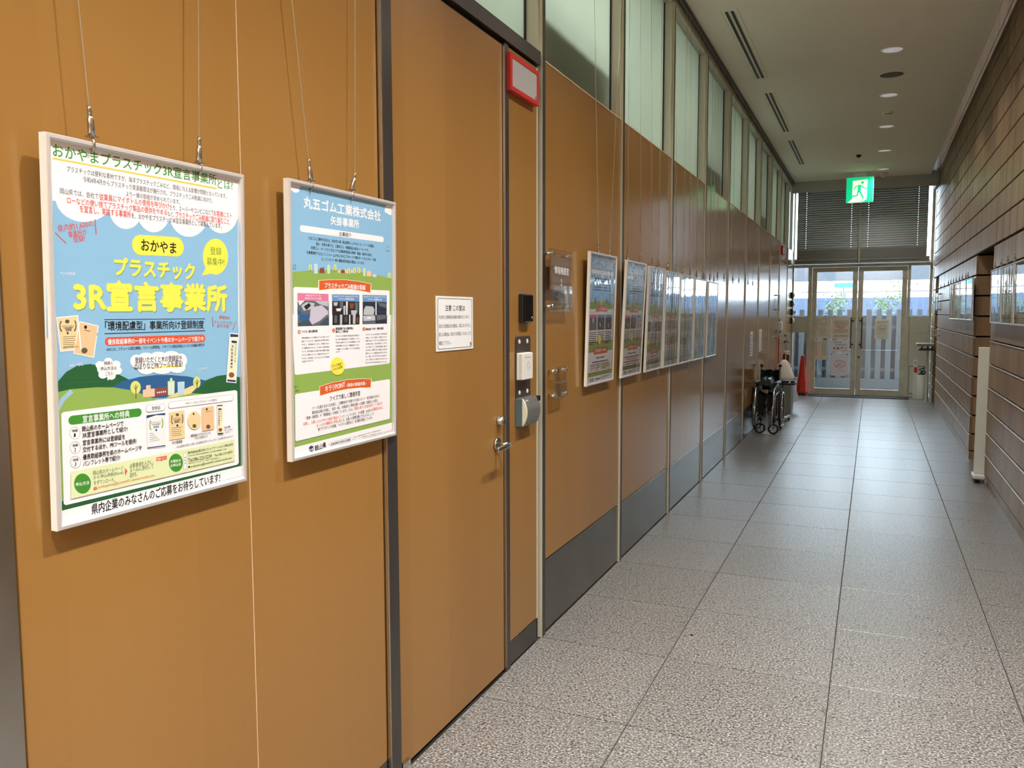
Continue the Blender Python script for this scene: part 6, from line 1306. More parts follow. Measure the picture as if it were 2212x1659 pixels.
# acrylic signs on standoffs
def standoffs(t, ys_, zs_, d):
    for y in ys_:
        for z in zs_:
            q = MB(); q.lathe([(0.0075, 0.0), (0.0075, d-0.003), (0.005, d-0.002), (0.005, d+0.006), (0.009, d+0.007), (0.008, d+0.011)], (0, y, z), 'x', 16); q.build('standoff', 'chrome', t)
def acrylic(t, y0, y1, z0, z1, x0, x1, name='acrylic_plate'):
    q = MB(); q.box(x0, x1, y0, y1, z0, z1, 0, 0.002)
    for i in range(len(q.f)):
        xs_ = [q.v[j][0] for j in q.f[i]]
        if max(xs_)-min(xs_) > 0.0005: q.mi[i] = 1
    q.build(name, ['acrylic_clear', 'acrylic_edge'], t)
t = thing('room_sign', 'clear acrylic room sign reading 情報機器室 2 on four standoffs', 'sign', (0.0, 3.287, 1.410))
acrylic(t, 0.0, 0.274, 0.0, 0.263, 0.031, 0.036); standoffs(t, (0.020, 0.254), (0.020, 0.243), 0.031)
q = MB(); q.box(0.0295, 0.0305, 0.022, 0.268, 0.091, 0.232); q.build('name_plate', 'acrylic_back', t)
acrylic(t, 0.022, 0.270, 0.018, 0.091, 0.037, 0.040, 'insert_plate')
q = MB(); put_text(q, '情報機器室', (0.050, 0.175), (0.232, 0.173), 0.033, 0.0368, 0, 2); put_text(q, '2', (0.126, 0.124), (0.146, 0.124), 0.027, 0.0368, 0, 0); q.build('engraved_lettering', 'white_plastic', t)
t = thing('small_acrylic_holder', 'small empty clear acrylic holder below the room sign', 'sign', (0.0, 3.346, 1.029))
acrylic(t, 0.0, 0.152, 0.0, 0.138, 0.031, 0.035); acrylic(t, 0.006, 0.146, 0.012, 0.070, 0.037, 0.039, 'pocket'); standoffs(t, (0.016, 0.136), (0.016, 0.122), 0.031)
for nm, y, z0, z1, lab in (('acrylic_sign', 12.47, 1.43, 1.665, 'tall clear acrylic sign far along the left wall'), ('acrylic_sign', 12.60, 1.03, 1.16, 'small clear acrylic holder far along the left wall')):
    t = thing(nm, lab, 'sign', (0.0, y, z0)); acrylic(t, 0, 0.22, 0, z1-z0, 0.031, 0.036); standoffs(t, (0.02, 0.20), (0.015, z1-z0-0.015), 0.031)
for y0, y1, z0, z1, lab in ((13.46, 14.02, 1.64, 1.685, ''),): pass
for z0, z1, y0, y1, lab in ((1.425, 1.675, 13.10, 13.62, 'clear acrylic sign on the end of the right wall boards'), (1.055, 1.155, 13.08, 13.60, 'small clear acrylic holder on the end of the right wall boards')):
    t = thing('acrylic_sign', lab, 'sign', (W, y1, z0), None, (0, 0, PI)); acrylic(t, 0, y1-y0-0.16, 0, z1-z0, 0.040, 0.046); standoffs(t, (0.02, y1-y0-0.18), (0.012, z1-z0-0.012), 0.040)
# paper strips and small things further along the left wall
for y0, y1, z0, z1, lab in ((9.86, 10.06, 0.90, 1.185, 'narrow paper strip with dark print taped above the wheelchair'), (10.63, 10.92, 0.92, 1.195, 'paler paper sheet taped to the wall past the first strip')):
    t = thing('paper_notice', lab, 'notice', (0.0, y0, z0)); q = MB(); q.box(0.001, 0.002, 0, y1-y0, 0, z1-z0); q.build('sheet', 'sheet_white' if y0 < 10 else 'notice_paper', t)
    q = MB(); R = random.Random(5)
    for k in range(9): a = 0.02+k*(z1-z0-0.04)/9; q.poly([(0.0022, 0.02, a), (0.0022, y1-y0-0.02-R.random()*0.06, a), (0.0022, y1-y0-0.02, a+0.012), (0.0022, 0.02, a+0.012)])
    q.build('print_lines', PAL['slate'] if y0 < 10 else PAL['silver'], t)
t = thing('red_sign', 'small red framed sign high beyond the last fins near the glass door', 'sign', (0.0, 13.0, 2.265))
q = MB(); rect_sweep(q, 0.26, 0.125, [(0.0, 0.0015), (0.0, 0.033), (0.002, 0.035), (0.017, 0.035), (0.0175, 0.032)]); q.build('frame', ['red_frame', 'red_frame'], t); q = MB(); q.box(0.002, 0.032, 0.003, 0.257, 0.003, 0.122); q.build('grey_face', 'white_plastic', t)
t = thing('wall_dispenser', 'small white dispenser box on the wall before the far door', 'dispenser', (0.0, 12.93, 1.10))
q = MB(); q.box(0.0, 0.05, 0, 0.14, 0.04, 0.16, 0, 0.004); q.build('body', 'white_plastic', t); q = MB(); q.box(0.0, 0.03, 0.01, 0.11, 0.0, 0.038, 0, 0.003); q.build('tray', 'handle_dark', t); q = MB(); q.box(0.0, 0.02, 0.01, 0.07, 0.165, 0.215); q.build('top_card', 'slate_card' if 'slate_card' in MATS else PAL['slate'], t)
t = thing('extinguisher_sign', 'slim red vertical sign on the wall behind the wheelchair', 'sign', (0.0, 12.90, 0.52))
q = MB(); q.box(0.0, 0.028, 0, 0.012, 0.0, 0.52); q.build('white_edge', 'white_plastic', t); q = MB(); q.box(0.002, 0.026, -0.002, 0.0, 0.01, 0.50); q.build('red_face', 'red_frame', t)
for k, z in enumerate((1.64, 1.50, 1.36, 1.215)):
    t = thing('wall_bell', '%s of four black wall units with white domes beside the entrance' % ('topmost', 'second', 'third', 'lowest')[k], 'wall unit', (0.0, 14.90, z), 'black wall units beside the entrance')
    q = MB(); q.box(-0.025, 0.035, -0.05, 0.05, 0.0, 0.105, 0, 0.006); q.build('base', 'black', t)
    q = MB(); q.lathe([(0.044, 0.0355), (0.040, 0.048), (0.028, 0.058), (0.010, 0.063)], (0, 0, 0.052), 'x', 20); q.build('dome', 'white_plastic', t)
    if k == 2: q = MB(); q.lathe([(0.022, 0.07), (0.006, 0.09)], (0, -0.03, 0.052), 'x', 14); q.build('clapper', 'black', t)

# ------------------------------------------------------------------ folded wheelchair
t = thing('wheelchair', 'folded wheelchair with green-black seat and silver frame against the left wall', 'wheelchair', (0.150, 10.30, 0.0))
def wheel(name, x, y, z, r, tr, spokes, par, hand=False):
    q = MB(); q.tube([(x, y+(r-tr)*math.cos(a*PI/18), z+(r-tr)*math.sin(a*PI/18)) for a in range(36)], tr, 8, 0, closed=True); wv = q.build(name, 'rubber', par)
    q = MB(); q.tube([(x, y+(r-2*tr)*math.cos(a*PI/18), z+(r-2*tr)*math.sin(a*PI/18)) for a in range(36)], tr*0.45, 6, 0, closed=True)
    if spokes > 8:
        for a in range(spokes): q.tube([(x-0.01*(a % 2), y, z), (x, y+(r-2*tr)*math.cos(a*2*PI/spokes), z+(r-2*tr)*math.sin(a*2*PI/spokes))], 0.0013, 4)
    else:
        for a in range(spokes): q.tube([(x, y, z), (x, y+(r-2*tr)*math.cos(a*2*PI/spokes+0.3), z+(r-2*tr)*math.sin(a*2*PI/spokes+0.3))], [0.010, 0.006], 6)
    q.lathe([(0.018 if spokes > 8 else 0.013, -0.018), (0.018 if spokes > 8 else 0.013, 0.018)], (x, y, z), 'x', 14); q.build('rim', 'satin_metal', wv)
    if hand: q = MB(); q.tube([(x+hand, y+(r-0.045)*math.cos(a*PI/18), z+(r-0.045)*math.sin(a*PI/18)) for a in range(36)], 0.006, 6, 0, closed=True); q.build('hand_rim', 'chrome', wv)
wheel('rear_wheel', -0.128, 0.17, 0.245, 0.245, 0.013, 20, t, -0.022); wheel('rear_wheel', 0.150, 0.17, 0.245, 0.245, 0.013, 20, t, 0.022)
def caster(x, y, yaw):
    q = MB(); r, tr = 0.062, 0.011; c_, s_ = math.cos(yaw), math.sin(yaw)
    def P(a, b, z): return (x+a*c_-b*s_, y+a*s_+b*c_, z)
    q.tube([P((r-tr)*math.cos(a*PI/14), 0, r+(r-tr)*math.sin(a*PI/14)) for a in range(28)], tr, 8, 0, closed=True); cw = q.build('caster_wheel', 'rubber', t)
    q = MB(); q.tube([P((r-2*tr)*math.cos(a*PI/14), 0, r+(r-2*tr)*math.sin(a*PI/14)) for a in range(28)], 0.005, 6, 0, closed=True)
    for a in range(5): q.tube([P(0, 0, r), P((r-2*tr)*math.cos(a*1.2566), 0, r+(r-2*tr)*math.sin(a*1.2566))], 0.006, 6)
    q.tube([P(0, -0.016, r), P(0, 0.016, r)], 0.010, 10); q.build('hub', 'satin_metal', cw)
    q = MB(); q.tube([P(0.0, 0.018, r), P(0.01, 0.018, 0.13), P(0.012, 0.0, 0.15), P(0.01, -0.018, 0.13), P(0.0, -0.018, r)], 0.005, 6); q.tube([P(0.012, 0, 0.145), P(0.012, 0, 0.21)], 0.013, 10); q.build('caster_fork', 'handle_dark', cw)
caster(-0.034, -0.335, 0.25); caster(0.118, -0.355, 0.12)
for s_, x in ((-1, -0.100), (1, 0.115)):
    q = MB(); q.tube([(x, 0.40, 0.755), (x, 0.31, 0.76), (x, 0.27, 0.74), (x, 0.26, 0.52), (x, 0.24, 0.12), (x, 0.17, 0.10)], 0.011, 10)
    q.tube([(x, 0.24, 0.44), (x, -0.18, 0.44), (x, -0.24, 0.42), (x, -0.27, 0.36), (x-0.01*s_, -0.30, 0.15)], 0.011, 10)
    q.tube([(x, 0.24, 0.16), (x, -0.20, 0.16), (x, -0.24, 0.20), (x, -0.24, 0.40)], 0.011, 10)
    q.tube([(x, -0.17, 0.44), (x, -0.18, 0.535), (x, -0.14, 0.552), (x, 0.20, 0.552), (x, 0.25, 0.54)], 0.010, 10); q.build('side_frame', 'wheelchair_frame', t)
    q = MB(); q.tube([(x, 0.255, 0.758), (x, 0.385, 0.752)], [0.016, 0.017], 12); q.tube([(x, 0.38, 0.725), (x, 0.30, 0.735)], 0.006, 6); q.build('push_handle', 'rubber', t)
    q = MB(); q.box(x-0.022, x+0.022, -0.20, 0.16, 0.562, 0.590, 0, 0.008); q.build('armrest', 'black', t)
    q = MB(); q.box(x-0.004, x+0.004, -0.16, 0.20, 0.46, 0.54, 0, 0.002); q.build('side_guard', 'green_vinyl', t)
    q = MB(); xf = x+0.0*s_; q.tube([(xf, -0.22, 0.545), (xf-0.004*s_, -0.30, 0.50), (xf-0.004*s_, -0.37, 0.33), (xf-0.008*s_, -0.40, 0.30), (xf-0.012*s_, -0.44, 0.12)], 0.0095, 10); q.build('leg_tube', 'chrome', t)
    q = MB(); xx = x-0.03*s_; q.box(xx-0.008, xx+0.008, -0.50, -0.40, 0.10, 0.27, 0, 0.006); q.build('footplate', 'wheelchair_frame', t)
q = MB(); q.tube([(-0.10, 0.0, 0.16), (0.0, 0.0, 0.30), (0.115, 0.02, 0.52)], 0.011, 10); q.tube([(0.115, -0.03, 0.16), (0.0, -0.03, 0.30), (-0.10, -0.02, 0.52)], 0.011, 10); q.build('cross_brace', 'wheelchair_frame', t)
q = MB(); prf = [(-0.105, 0.455), (-0.07, 0.56), (-0.035, 0.635), (-0.012, 0.640), (0.012, 0.60), (0.03, 0.635), (0.055, 0.625), (0.085, 0.54), (0.112, 0.455), (0.102, 0.445), (0.05, 0.55), (0.012, 0.545), (-0.04, 0.575), (-0.09, 0.445)]
q.v += [(x, -0.22, z) for x, z in prf]+[(x, 0.20, z) for x, z in prf]; m_ = len(prf); q.face(tuple(range(m_))); q.face(tuple(range(m_, 2*m_))[::-1])
for i in range(m_): q.face((i, (i+1) % m_, m_+(i+1) % m_, m_+i))
q.build('seat', 'green_vinyl', t)
q = MB(); prf = [(-0.10, 0.225), (-0.05, 0.275), (0.0, 0.235), (0.05, 0.285), (0.115, 0.225), (0.115, 0.245), (0.05, 0.310), (0.0, 0.255), (-0.05, 0.300), (-0.10, 0.245)]
m_ = len(prf); q.v += [(x, y, 0.46) for x, y in prf]+[(x, y, 0.715-0.02*(i % 2)) for i, (x, y) in enumerate(prf)]; q.face(tuple(range(m_))[::-1]); q.face(tuple(range(m_, 2*m_)))
for i in range(m_): q.face((i, (i+1) % m_, m_+(i+1) % m_, m_+i))
q.build('backrest', 'green_vinyl', t)

q = MB()
for x0_, x1_ in ((-0.092, -0.012), (0.014, 0.104)):
    k = len(q.v); q.v += [(x0_, -0.16, 0.45), (x1_, -0.10, 0.42), (x1_, 0.12, 0.42), (x0_, 0.18, 0.45), (x0_+0.012, -0.14, 0.22), (x1_-0.01, -0.10, 0.16), (x1_-0.01, 0.10, 0.16), (x0_+0.012, 0.14, 0.22)]
    for f_ in ((0, 1, 2, 3), (7, 6, 5, 4), (0, 4, 5, 1), (1, 5, 6, 2), (2, 6, 7, 3), (3, 7, 4, 0)): q.face(tuple(k+i for i in f_))
q.build('folded_sling', 'rubber', t)
q = MB(); q.tube([(-0.098, -0.245, 0.26), (0.0, -0.25, 0.235), (0.112, -0.245, 0.26)], 0.010, 6); q.build('calf_strap', 'rubber', t)

# trolley behind the wheelchair
t = thing('hand_trolley', 'black framed trolley with bright rails behind the wheelchair', 'trolley', (0.285, 11.10, 0.0))
q = MB(); frame = [(-0.13, -0.15), (0.115, -0.15), (0.115, 0.20), (-0.13, 0.20)]
q.tube([(x, y, 0.505) for x, y in frame], 0.013, 8, closed=True); q.box(-0.13, 0.115, 0.13, 0.21, 0.495, 0.525, 0, 0.005)
q.build('top_frame', 'black', t)
for x in (-0.06, 0.05):
    q = MB(); q.tube([(x, -0.15, 0.512), (x, 0.20, 0.512)], 0.008, 8); q.build('top_rail', 'chrome', t)
q = MB(); 
for x, y in ((-0.12, -0.14), (-0.12, 0.19), (-0.02, -0.14)): q.tube([(x, y, 0.05), (x, y, 0.50)], 0.010, 8)
q.build('upright', 'black', t)
q = MB(); q.tube([(-0.02, -0.17, 0.045), (0.0, 0.05, 0.05), (0.03, 0.26, 0.05)], 0.020, 10); q.tube([(-0.12, -0.14, 0.045), (-0.12, 0.19, 0.045)], 0.015, 8); q.build('base_tube', 'grey_plastic', t)
for x, y in ((-0.02, -0.16), (-0.12, -0.14), (-0.12, 0.19), (0.03, 0.25)):
    q = MB(); q.lathe([(0.022, -0.012), (0.022, 0.012)], (x, y, 0.022), 'x', 14); q.build('wheel', 'rubber', t)
t = thing('grey_cabinet', 'low grey-green cabinet behind the wheelchair with the bag on top', 'cabinet', (0.142, 12.15, 0.0))
q = MB(); q.box(-0.14, 0.135, -0.15, 0.25, 0.0, 0.452, 0, 0.004); q.build('body', 'cabinet_grey', t); q = MB(); q.box(0.1352, 0.140, -0.13, 0.23, 0.02, 0.43, 0, 0.002); q.build('door', 'cabinet_grey', t)
# bag on the cabinet
t = thing('paper_bag', 'crumpled off-white bag draped on the grey cabinet', 'bag', (0.18, 12.10, 0.455))
def loft(q, secs, mi=0):
    k = len(q.v); m_ = len(secs[0])
    for s_ in secs: q.v += s_
    for i in range(len(secs)-1):
        for j in range(m_): q.face((k+i*m_+j, k+i*m_+(j+1) % m_, k+(i+1)*m_+(j+1) % m_, k+(i+1)*m_+j), mi, True)
    q.face(tuple(k+j for j in range(m_))[::-1], mi); q.face(tuple(k+(len(secs)-1)*m_+j for j in range(m_)), mi)
R = random.Random(3)
def ring(cx, cy, z, a, b_, wob): return [(cx+a*math.cos(j*PI/9)*(1+wob*math.sin(j*2.1)), cy+b_*math.sin(j*PI/9)*(1+wob*math.cos(j*2.7)), z+0.01*math.sin(j*1.7)*wob*5) for j in range(18)]
q = MB(); loft(q, [ring(0.0, 0, 0.0, 0.125, 0.10, 0.04), ring(0.0, 0, 0.06, 0.128, 0.10, 0.09), ring(-0.005, 0, 0.15, 0.095, 0.08, 0.10), ring(-0.008, 0, 0.23, 0.07, 0.06, 0.10), ring(-0.008, 0, 0.28, 0.04, 0.035, 0.06), ring(-0.008, 0, 0.295, 0.012, 0.012, 0)]); q.build('bag_body', 'bag_cloth', t)
q = MB(); loft(q, [ring(-0.085, -0.03, 0.002, 0.055, 0.075, 0.05), ring(-0.08, -0.03, 0.12, 0.050, 0.06, 0.08), ring(-0.06, -0.03, 0.23, 0.035, 0.035, 0.08)]); q.build('kraft_side', 'bag_kraft', t)
q = MB(); q.tube([(-0.05, -0.02, 0.24), (-0.09, -0.02, 0.225), (-0.13, -0.01, 0.21)], [0.008, 0.006, 0.003], 6); q.tube([(0.03, 0, 0.27), (0.07, 0, 0.235), (0.12, 0, 0.20)], [0.009, 0.007, 0.003], 6); q.build('bag_ties', 'bag_cloth', t)
t = thing('pump_bottle', 'brown bottle with white pump top standing above the bag', 'bottle', (0.175, 12.32, 0.455))
q = MB(); q.lathe([(0.042, 0), (0.044, 0.01), (0.044, 0.35), (0.040, 0.365), (0.016, 0.37)], n=20); q.build('bottle_body', 'bottle_brown', t)
q = MB(); q.lathe([(0.018, 0.37), (0.018, 0.385), (0.006, 0.388), (0.006, 0.40)], n=14); q.tube([(-0.05, 0, 0.392), (-0.02, 0, 0.402), (0.03, 0, 0.402), (0.05, 0, 0.388)], [0.007, 0.010, 0.010, 0.006], 8); q.build('pump', 'white_plastic', t)
q = MB(); q.box(-0.004, 0.004, -0.046, -0.0445, 0.25, 0.36); q.build('label_strip', 'white_plastic', t)
q = MB(); z_ = [(0.26, 0.45), (0.29, 0.405), (0.36, 0.155), (0.275, 0.12)]
q.v = [(x, 12.44, z) for x, z in z_]+[(x, 12.446, z) for x, z in z_]
for f_ in ((0, 1, 2, 3), (7, 6, 5, 4), (0, 4, 5, 1), (1, 5, 6, 2), (2, 6, 7, 3), (3, 7, 4, 0)): q.face(f_)
tag(q.build('white_sheet', 'sheet_white'), 'white sheet leaning at the right side of the grey cabinet', 'sheet')
# red cone
t = thing('traffic_cone', 'plain red traffic cone before the left sidelight', 'cone', (0.205, 15.0, 0.0))
q = MB(); q.lathe([(0.098, 0.03), (0.092, 0.05), (0.028, 0.655), (0.022, 0.672), (0.014, 0.675)], n=32); q.build('cone_body', 'cone_red', t)
q = MB(); q.box(-0.115, 0.122, -0.13, 0.11, 0.0, 0.032, 0, 0.008); q.build('base', 'rubber', t); q = MB(); q.box(0.075, 0.11, -0.1315, -0.1302, 0.010, 0.026); q.build('base_label', 'white_plastic', t)
q = MB(); q.box(0.335, 1.86, 14.74, 15.155, 0.0, 0.008, 0, 0.003); tag(q.build('door_mat', 'mat_rubber'), 'dark ribbed rubber mat before the glass entrance', 'mat')

# ------------------------------------------------------------------ notices on the doors
def notice(x0, x1, z0, z1, lab, m='notice_paper', y=15.1955): 
    t = thing('paper_notice', lab, 'notice', (x0, y-0.0, z0), 'paper notices on the glass entrance'); q = MB(); q.box(0, x1-x0, -0.0012, 0, 0, z1-z0); q.build('sheet', m, t); return t, x1-x0, z1-z0
def flat(par, name, m, shapes, y=-0.0016):
    q = MB()
    for s_ in shapes: q.poly([(x, y, z) for x, z in s_])
    return q.build(name, m, par)
def circ(cx, cz, rx, rz, w_, n_=24): return [[(cx+a*math.cos(p_), cz+b2*math.sin(p_)) for a, b2, p_ in ((rx, rz, k*2*PI/n_), (rx, rz, (k+1)*2*PI/n_), (rx-w_, rz-w_, (k+1)*2*PI/n_), (rx-w_, rz-w_, k*2*PI/n_))] for k in range(n_)]
def seg(x0, z0, x1, z1, w_): d = Vector((x1-x0, z1-z0)).normalized()*w_/2; return [(x0-d.y, z0+d.x), (x1-d.y, z1+d.x), (x1+d.y, z1-d.x), (x0+d.y, z0-d.x)]
def dashes(x0, x1, z, th, R, L=0.012): 
    o = []; x = x0
    while x < x1: l_ = L*R.uniform(0.5, 1.2); o.append([(x, z), (min(x+l_, x1), z), (min(x+l_, x1), z+th), (x, z+th)]); x += l_+L*0.4
    return o
R = random.Random(9)
def corner_tape(t, w_, h_, ks=(0, 1, 2, 3), m='sheet_white'):
    q = MB()
    for k in ks:
        x = (0.0, w_)[k % 2]; z = (0.0, h_)[k//2]; q.box(x-0.014, x+0.014, -0.0022, -0.0013, z-0.007, z+0.007)
    q.build('tape', m, t)
t, w_, h_ = notice(0.357, 0.636, 0.962, 1.328, 'paper notice with two masked face outlines, top left of the glass door')
for P_ in ([(0.115, 0.335), (0.190, 0.335), (0.205, 0.265), (0.195, 0.240), (0.105, 0.240), (0.095, 0.265), (0.115, 0.335)], [(0.115, 0.175), (0.190, 0.175), (0.205, 0.130), (0.185, 0.100), (0.118, 0.100), (0.100, 0.130), (0.115, 0.175)], [(0.125, 0.135), (0.140, 0.120), (0.155, 0.130), (0.170, 0.120), (0.185, 0.135)], [(0.120, 0.080), (0.185, 0.080)], [(0.115, 0.222), (0.20, 0.222)]): flat(t, 'drawing', PAL['ink2'], [seg(a[0], a[1], c[0], c[1], 0.004) for a, c in zip(P_, P_[1:])])
flat(t, 'print_lines', PAL['silver'], [[(0.05+k*0.014, 0.13), (0.056+k*0.014, 0.13), (0.056+k*0.014, 0.33), (0.05+k*0.014, 0.33)] for k in range(2)]+dashes(0.09, 0.25, 0.045, 0.008, R)); corner_tape(t, w_, h_)
t, w_, h_ = notice(0.645, 0.934, 0.950, 1.325, 'paper notice with red and grey lines, top right of left door leaf')
flat(t, 'red_print', PAL['red'], dashes(0.07, 0.22, 0.205, 0.016, R, 0.02)+dashes(0.12, 0.20, 0.180, 0.013, R, 0.02)); flat(t, 'print_lines', PAL['slate'], [d for z in (0.30, 0.275, 0.255, 0.235, 0.155, 0.135, 0.11, 0.06, 0.04) for d in dashes(0.03+0.03*R.random(), 0.26, z, 0.009, R, 0.013)]); corner_tape(t, w_, h_)
t, w_, h_ = notice(0.362, 0.604, 0.595, 0.930, 'beige notice with faint upright lines, lower left of the glass door')
flat(t, 'print_lines', PAL['silver'], [[(x, 0.06+0.05*R.random()), (x+0.008, 0.06), (x+0.008, 0.31), (x, 0.31)] for x in (0.14, 0.155, 0.175, 0.19)]); flat(t, 'red_print', PAL['pink'], [[(0.045, 0.07), (0.052, 0.07), (0.052, 0.31), (0.045, 0.31)]]); corner_tape(t, w_, h_)
t, w_, h_ = notice(0.650, 0.932, 0.735, 0.930, 'notice with row of small icons below the red-lined notice', 'sheet_white')
flat(t, 'print_lines', PAL['char'], [[(x, z), (x+0.007, z), (x+0.009, z+0.022), (x, z+0.022)] for z, xs_ in ((0.150, (0.03, 0.055, 0.08, 0.105, 0.13, 0.145)), (0.108, (0.075, 0.10, 0.125, 0.15, 0.175, 0.20, 0.225))) for x in xs_]+[[(0.035, 0.045), (0.055, 0.045), (0.057, 0.075), (0.033, 0.075)], [(0.150, 0.066), (0.184, 0.066), (0.178, 0.080), (0.167, 0.085), (0.156, 0.080)], seg(0.167, 0.045, 0.167, 0.07, 0.003), seg(0.18, 0.022, 0.26, 0.022, 0.005)])
flat(t, 'red_icon', PAL['rust'], [[(0.085, 0.042), (0.125, 0.042), (0.125, 0.076), (0.085, 0.076)], [(0.205, 0.055), (0.24, 0.062), (0.255, 0.075), (0.215, 0.070)]]); corner_tape(t, w_, h_)
t, w_, h_ = notice(0.646, 0.926, 0.325, 0.690, 'white no smoking notice with red ellipse at the bottom of the left door leaf', 'sheet_white')
flat(t, 'red_ring', PAL['red'], circ(0.142, 0.200, 0.088, 0.068, 0.007)+[seg(0.085, 0.155, 0.195, 0.248, 0.006)]); flat(t, 'cigarette', PAL['ink2'], [seg(0.10, 0.18, 0.19, 0.18, 0.008), seg(0.10, 0.215, 0.12, 0.235, 0.004), seg(0.12, 0.235, 0.15, 0.22, 0.004)]); flat(t, 'print_lines', PAL['silver'], dashes(0.12, 0.22, 0.085, 0.010, R)+dashes(0.02, 0.13, 0.045, 0.006, R)); corner_tape(t, w_-0.02, h_, (0, 1, 2, 3), 'tape')
q = MB(); q.box(0.66, 0.915, 15.1935, 15.1955, 0.700, 0.722); tag(q.build('tape_strip', 'sheet_white'), 'pale blue tape strip between icon notice and no smoking notice', 'tape')
t, w_, h_ = notice(1.321, 1.536, 0.960, 1.285, 'no smoking notice stuck outside on the right door leaf', 'notice_paper', 15.2065)
flat(t, 'red_ring', PAL['red'], circ(0.112, 0.180, 0.070, 0.052, 0.007)+[seg(0.065, 0.215, 0.158, 0.143, 0.006)]); flat(t, 'cigarette', PAL['ink'], [seg(0.075, 0.17, 0.15, 0.165, 0.009)]); flat(t, 'print_lines', PAL['slate'], dashes(0.03, 0.18, 0.27, 0.014, R, 0.02)+dashes(0.05, 0.17, 0.09, 0.008, R))

# ------------------------------------------------------------------ things by the right end of the glazing
t = thing('floor_sign', 'slim white post with red square beside the extinguisher', 'sign', (1.945, 14.92, 0.0))
q = MB(); q.box(-0.030, 0.030, -0.015, 0.015, 0, 0.635, 0, 0.003); q.build('post', 'white_plastic', t); q = MB(); q.box(-0.022, 0.024, -0.0165, -0.0152, 0.43, 0.515); q.build('red_square', 'red_frame', t); q = MB(); q.box(-0.012, 0.0, -0.0165, -0.0152, 0.575, 0.60); q.build('mark', 'black', t)
t = thing('fire_extinguisher', 'white round extinguisher stand with black extinguisher head showing', 'fire extinguisher', (2.035, 14.93, 0.0))
q = MB(); q.lathe([(0.076, 0.0), (0.078, 0.01), (0.078, 0.385), (0.070, 0.395), (0.058, 0.396)], n=32); q.build('holder', 'white_paint', t); q = MB(); q.lathe([(0.050, 0.3965), (0.050, 0.405), (0.030, 0.420), (0.018, 0.430), (0.018, 0.48)], n=24); q.build('cylinder_top', 'black', t)
q = MB(); q.tube([(-0.04, 0, 0.475), (0.0, 0, 0.485), (0.05, 0, 0.515)], [0.008, 0.014, 0.008], 8); q.tube([(0.01, -0.02, 0.47), (0.05, -0.03, 0.45), (0.06, -0.01, 0.41)], 0.009, 8); q.build('head', 'black', t); q = MB(); q.lathe([(0.012, -0.024), (0.011, -0.018)], (0, 0, 0.475), 'y', 14); q.build('gauge', 'chrome', t)
t = thing('counter_shelf', 'small metal counter shelf on legs at the far right corner', 'shelf', (2.05, 14.35, 0.0))
q = MB(); q.box(-0.13, 0.112, -0.20, 0.14, 0.885, 0.925, 0, 0.006); q.build('top', 'shelf_metal', t); q = MB(); q.box(-0.10, 0.112, -0.18, 0.14, 0.815, 0.845, 0, 0.004); q.build('lower_shelf', 'brown_plate', t)
q = MB(); q.box(0.02, 0.045, 0.09, 0.12, 0.0, 0.885); q.build('leg', 'white_paint', t); q = MB(); q.box(0.085, 0.108, 0.09, 0.12, 0.0, 0.885); q.build('leg', 'white_paint', t); q = MB(); q.box(-0.06, -0.04, 0.0, 0.02, 0.845, 0.885); q.build('bracket', 'brown_plate', t)
# white partition board standing in the doorway niche
t = thing('partition_board', 'white display board on a foot standing edge-out at the niche', 'board', (2.20, 7.775, 0.0))
q = MB(); q.box(-0.109, 0.50, 0.0, 0.032, 0.07, 1.114, 0, 0.003); q.build('board', 'white_paint', t); q = MB(); q.box(-0.117, -0.030, -0.085, 0.10, 0.032, 0.068, 0, 0.008); q.build('foot', 'white_plastic', t)
for y in (-0.06, 0.075):
    q = MB(); q.lathe([(0.016, -0.014), (0.016, 0.014)], (-0.085, y, 0.016), 'x', 14); q.lathe([(0.006, 0.0), (0.006, 0.018)], (-0.085, y, 0.018), 'z', 8); q.build('caster', 'rubber', t)
q = MB(); q.v = [(0.0, 0.0, 0.0005), (0.014, 0.004, 0.0005), (0.020, -0.006, 0.0005), (0.006, -0.010, 0.0005), (0.002, 0.002, 0.004), (0.013, 0.002, 0.005), (0.014, -0.005, 0.003), (0.006, -0.006, 0.004)]
for f_ in ((3, 2, 1, 0), (4, 5, 6, 7), (0, 1, 5, 4), (1, 2, 6, 5), (2, 3, 7, 6), (3, 0, 4, 7)): q.face(f_)
tag(q.build('floor_debris', 'black', None, (0.593, 3.539, 0.0)), 'tiny black scrap lying on the floor tiles by the first fin', 'debris')

# ------------------------------------------------------------------ outdoors beyond the glass
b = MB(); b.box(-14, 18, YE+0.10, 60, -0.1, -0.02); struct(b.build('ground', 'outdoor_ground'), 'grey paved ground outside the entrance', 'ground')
b = MB(); b.box(-6, 8, YE+0.30, 17.6, 3.95, 4.1); struct(b.build('shade_canopy', 'stone_end'), 'unseen canopy added to shade the fence outside the entrance', 'canopy')  # unseen slab added to keep sky light off the fence
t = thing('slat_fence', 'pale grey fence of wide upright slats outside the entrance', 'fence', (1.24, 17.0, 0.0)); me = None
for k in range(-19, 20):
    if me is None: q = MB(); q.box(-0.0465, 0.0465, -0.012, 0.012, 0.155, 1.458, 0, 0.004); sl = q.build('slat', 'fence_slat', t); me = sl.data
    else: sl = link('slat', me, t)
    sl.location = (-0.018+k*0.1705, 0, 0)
q = MB(); q.box(-3.4, 3.4, 0.013, 0.05, 1.10, 1.15); q.box(-3.4, 3.4, 0.013, 0.05, 0.30, 0.36); q.build('rail', 'fence_slat', t); q = MB(); q.box(-3.4, 3.4, -0.10, 0.08, -0.02, 0.153, 0, 0.005); q.build('kerb', 'fence_slat', t)
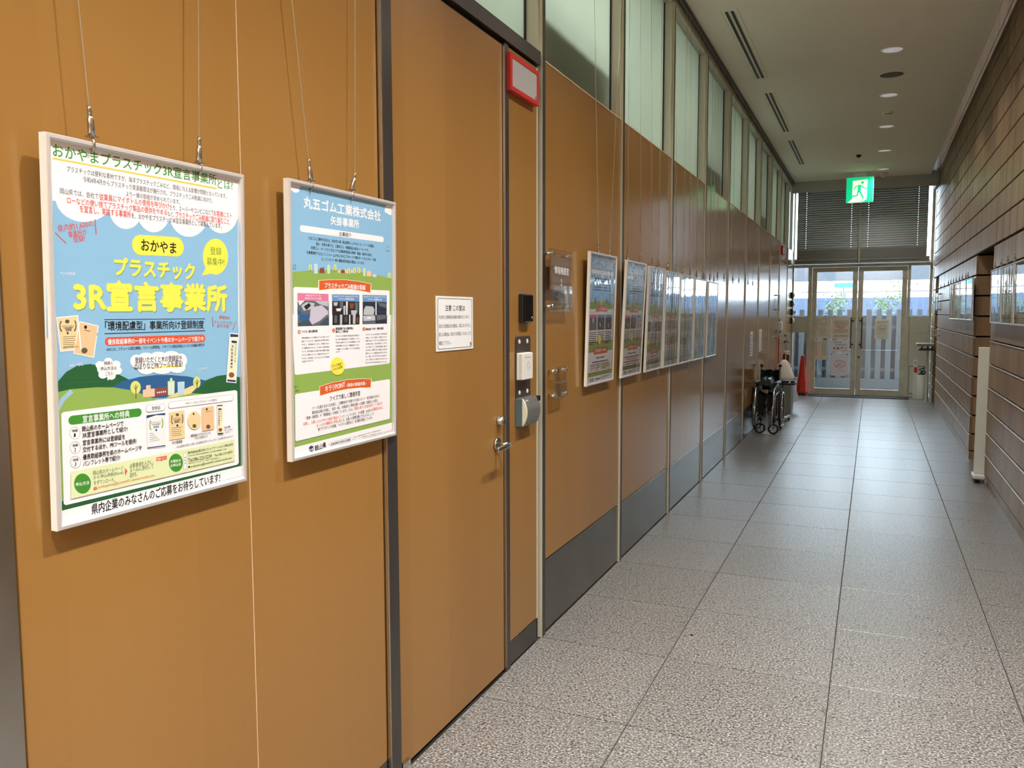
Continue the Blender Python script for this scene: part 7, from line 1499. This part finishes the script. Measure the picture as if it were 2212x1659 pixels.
b = MB(); b.box(-6, 8, 17.5, 17.6, -0.05, 1.34); tag(b.build('low_wall', 'fence_gap_shade'), 'dark low wall behind the slat fence outside', 'wall')
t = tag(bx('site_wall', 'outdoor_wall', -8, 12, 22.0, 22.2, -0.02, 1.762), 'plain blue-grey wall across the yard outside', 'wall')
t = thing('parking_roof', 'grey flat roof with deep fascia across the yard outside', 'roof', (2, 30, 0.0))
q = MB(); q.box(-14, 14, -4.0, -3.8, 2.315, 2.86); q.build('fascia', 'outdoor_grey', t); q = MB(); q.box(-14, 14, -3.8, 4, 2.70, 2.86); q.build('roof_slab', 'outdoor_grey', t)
q = MB()
for x in (-12, -7, 7.5, 12): q.box(x-0.08, x+0.08, -3.7, -3.5, -0.02, 2.70)
q.build('post', 'outdoor_grey', t); q = MB(); q.box(-14, 14, -3.9, -3.86, 1.98, 2.01); q.build('rail', 'outdoor_grey', t)
q = MB(); q.box(-0.25, 0.28, 0, 0.05, 2.10, 2.24); q.box(-0.02, 0.02, 0.01, 0.04, -0.02, 2.10); tag(q.build('blue_board', 'outdoor_cyan', None, (0.50, 25.5, 0)), 'small cyan board on a stand across the yard', 'sign')
q = MB(); R = random.Random(11)
for cx, cz, s_ in ((0.55, 1.45, 0.20), (0.62, 1.72, 0.22), (1.45, 1.55, 0.22), (1.75, 1.75, 0.25), (0.45, 1.2, 0.2), (1.6, 1.25, 0.25)):
    for k in range(110):
        c_ = Vector((cx+R.gauss(0, s_*0.5), R.gauss(0, 0.15), cz+R.gauss(0, s_*0.5))); a = Vector((R.uniform(-1, 1), R.uniform(-1, 1), R.uniform(-1, 1))).normalized()*0.035; d = a.cross(Vector((R.uniform(-1, 1), R.uniform(-1, 1), R.uniform(-1, 1)))).normalized()*0.018
        q.poly([c_-a, c_+d, c_+a, c_-d])
t = thing('leafy_shrub', 'thin leafy green shrub behind the slat fence', 'shrub', (0, 18.6, 0)); lf = q.build('leaves', 'leaf_green', t); lf['kind'] = 'stuff'
q = MB()
for x, z in ((0.5, 1.8), (1.55, 1.85)): q.tube([(x, 0, -0.02), (x+0.04, 0.02, 0.9), (x, 0, z)], [0.02, 0.015, 0.005], 6)
q.build('stems', 'brown_plate', t)
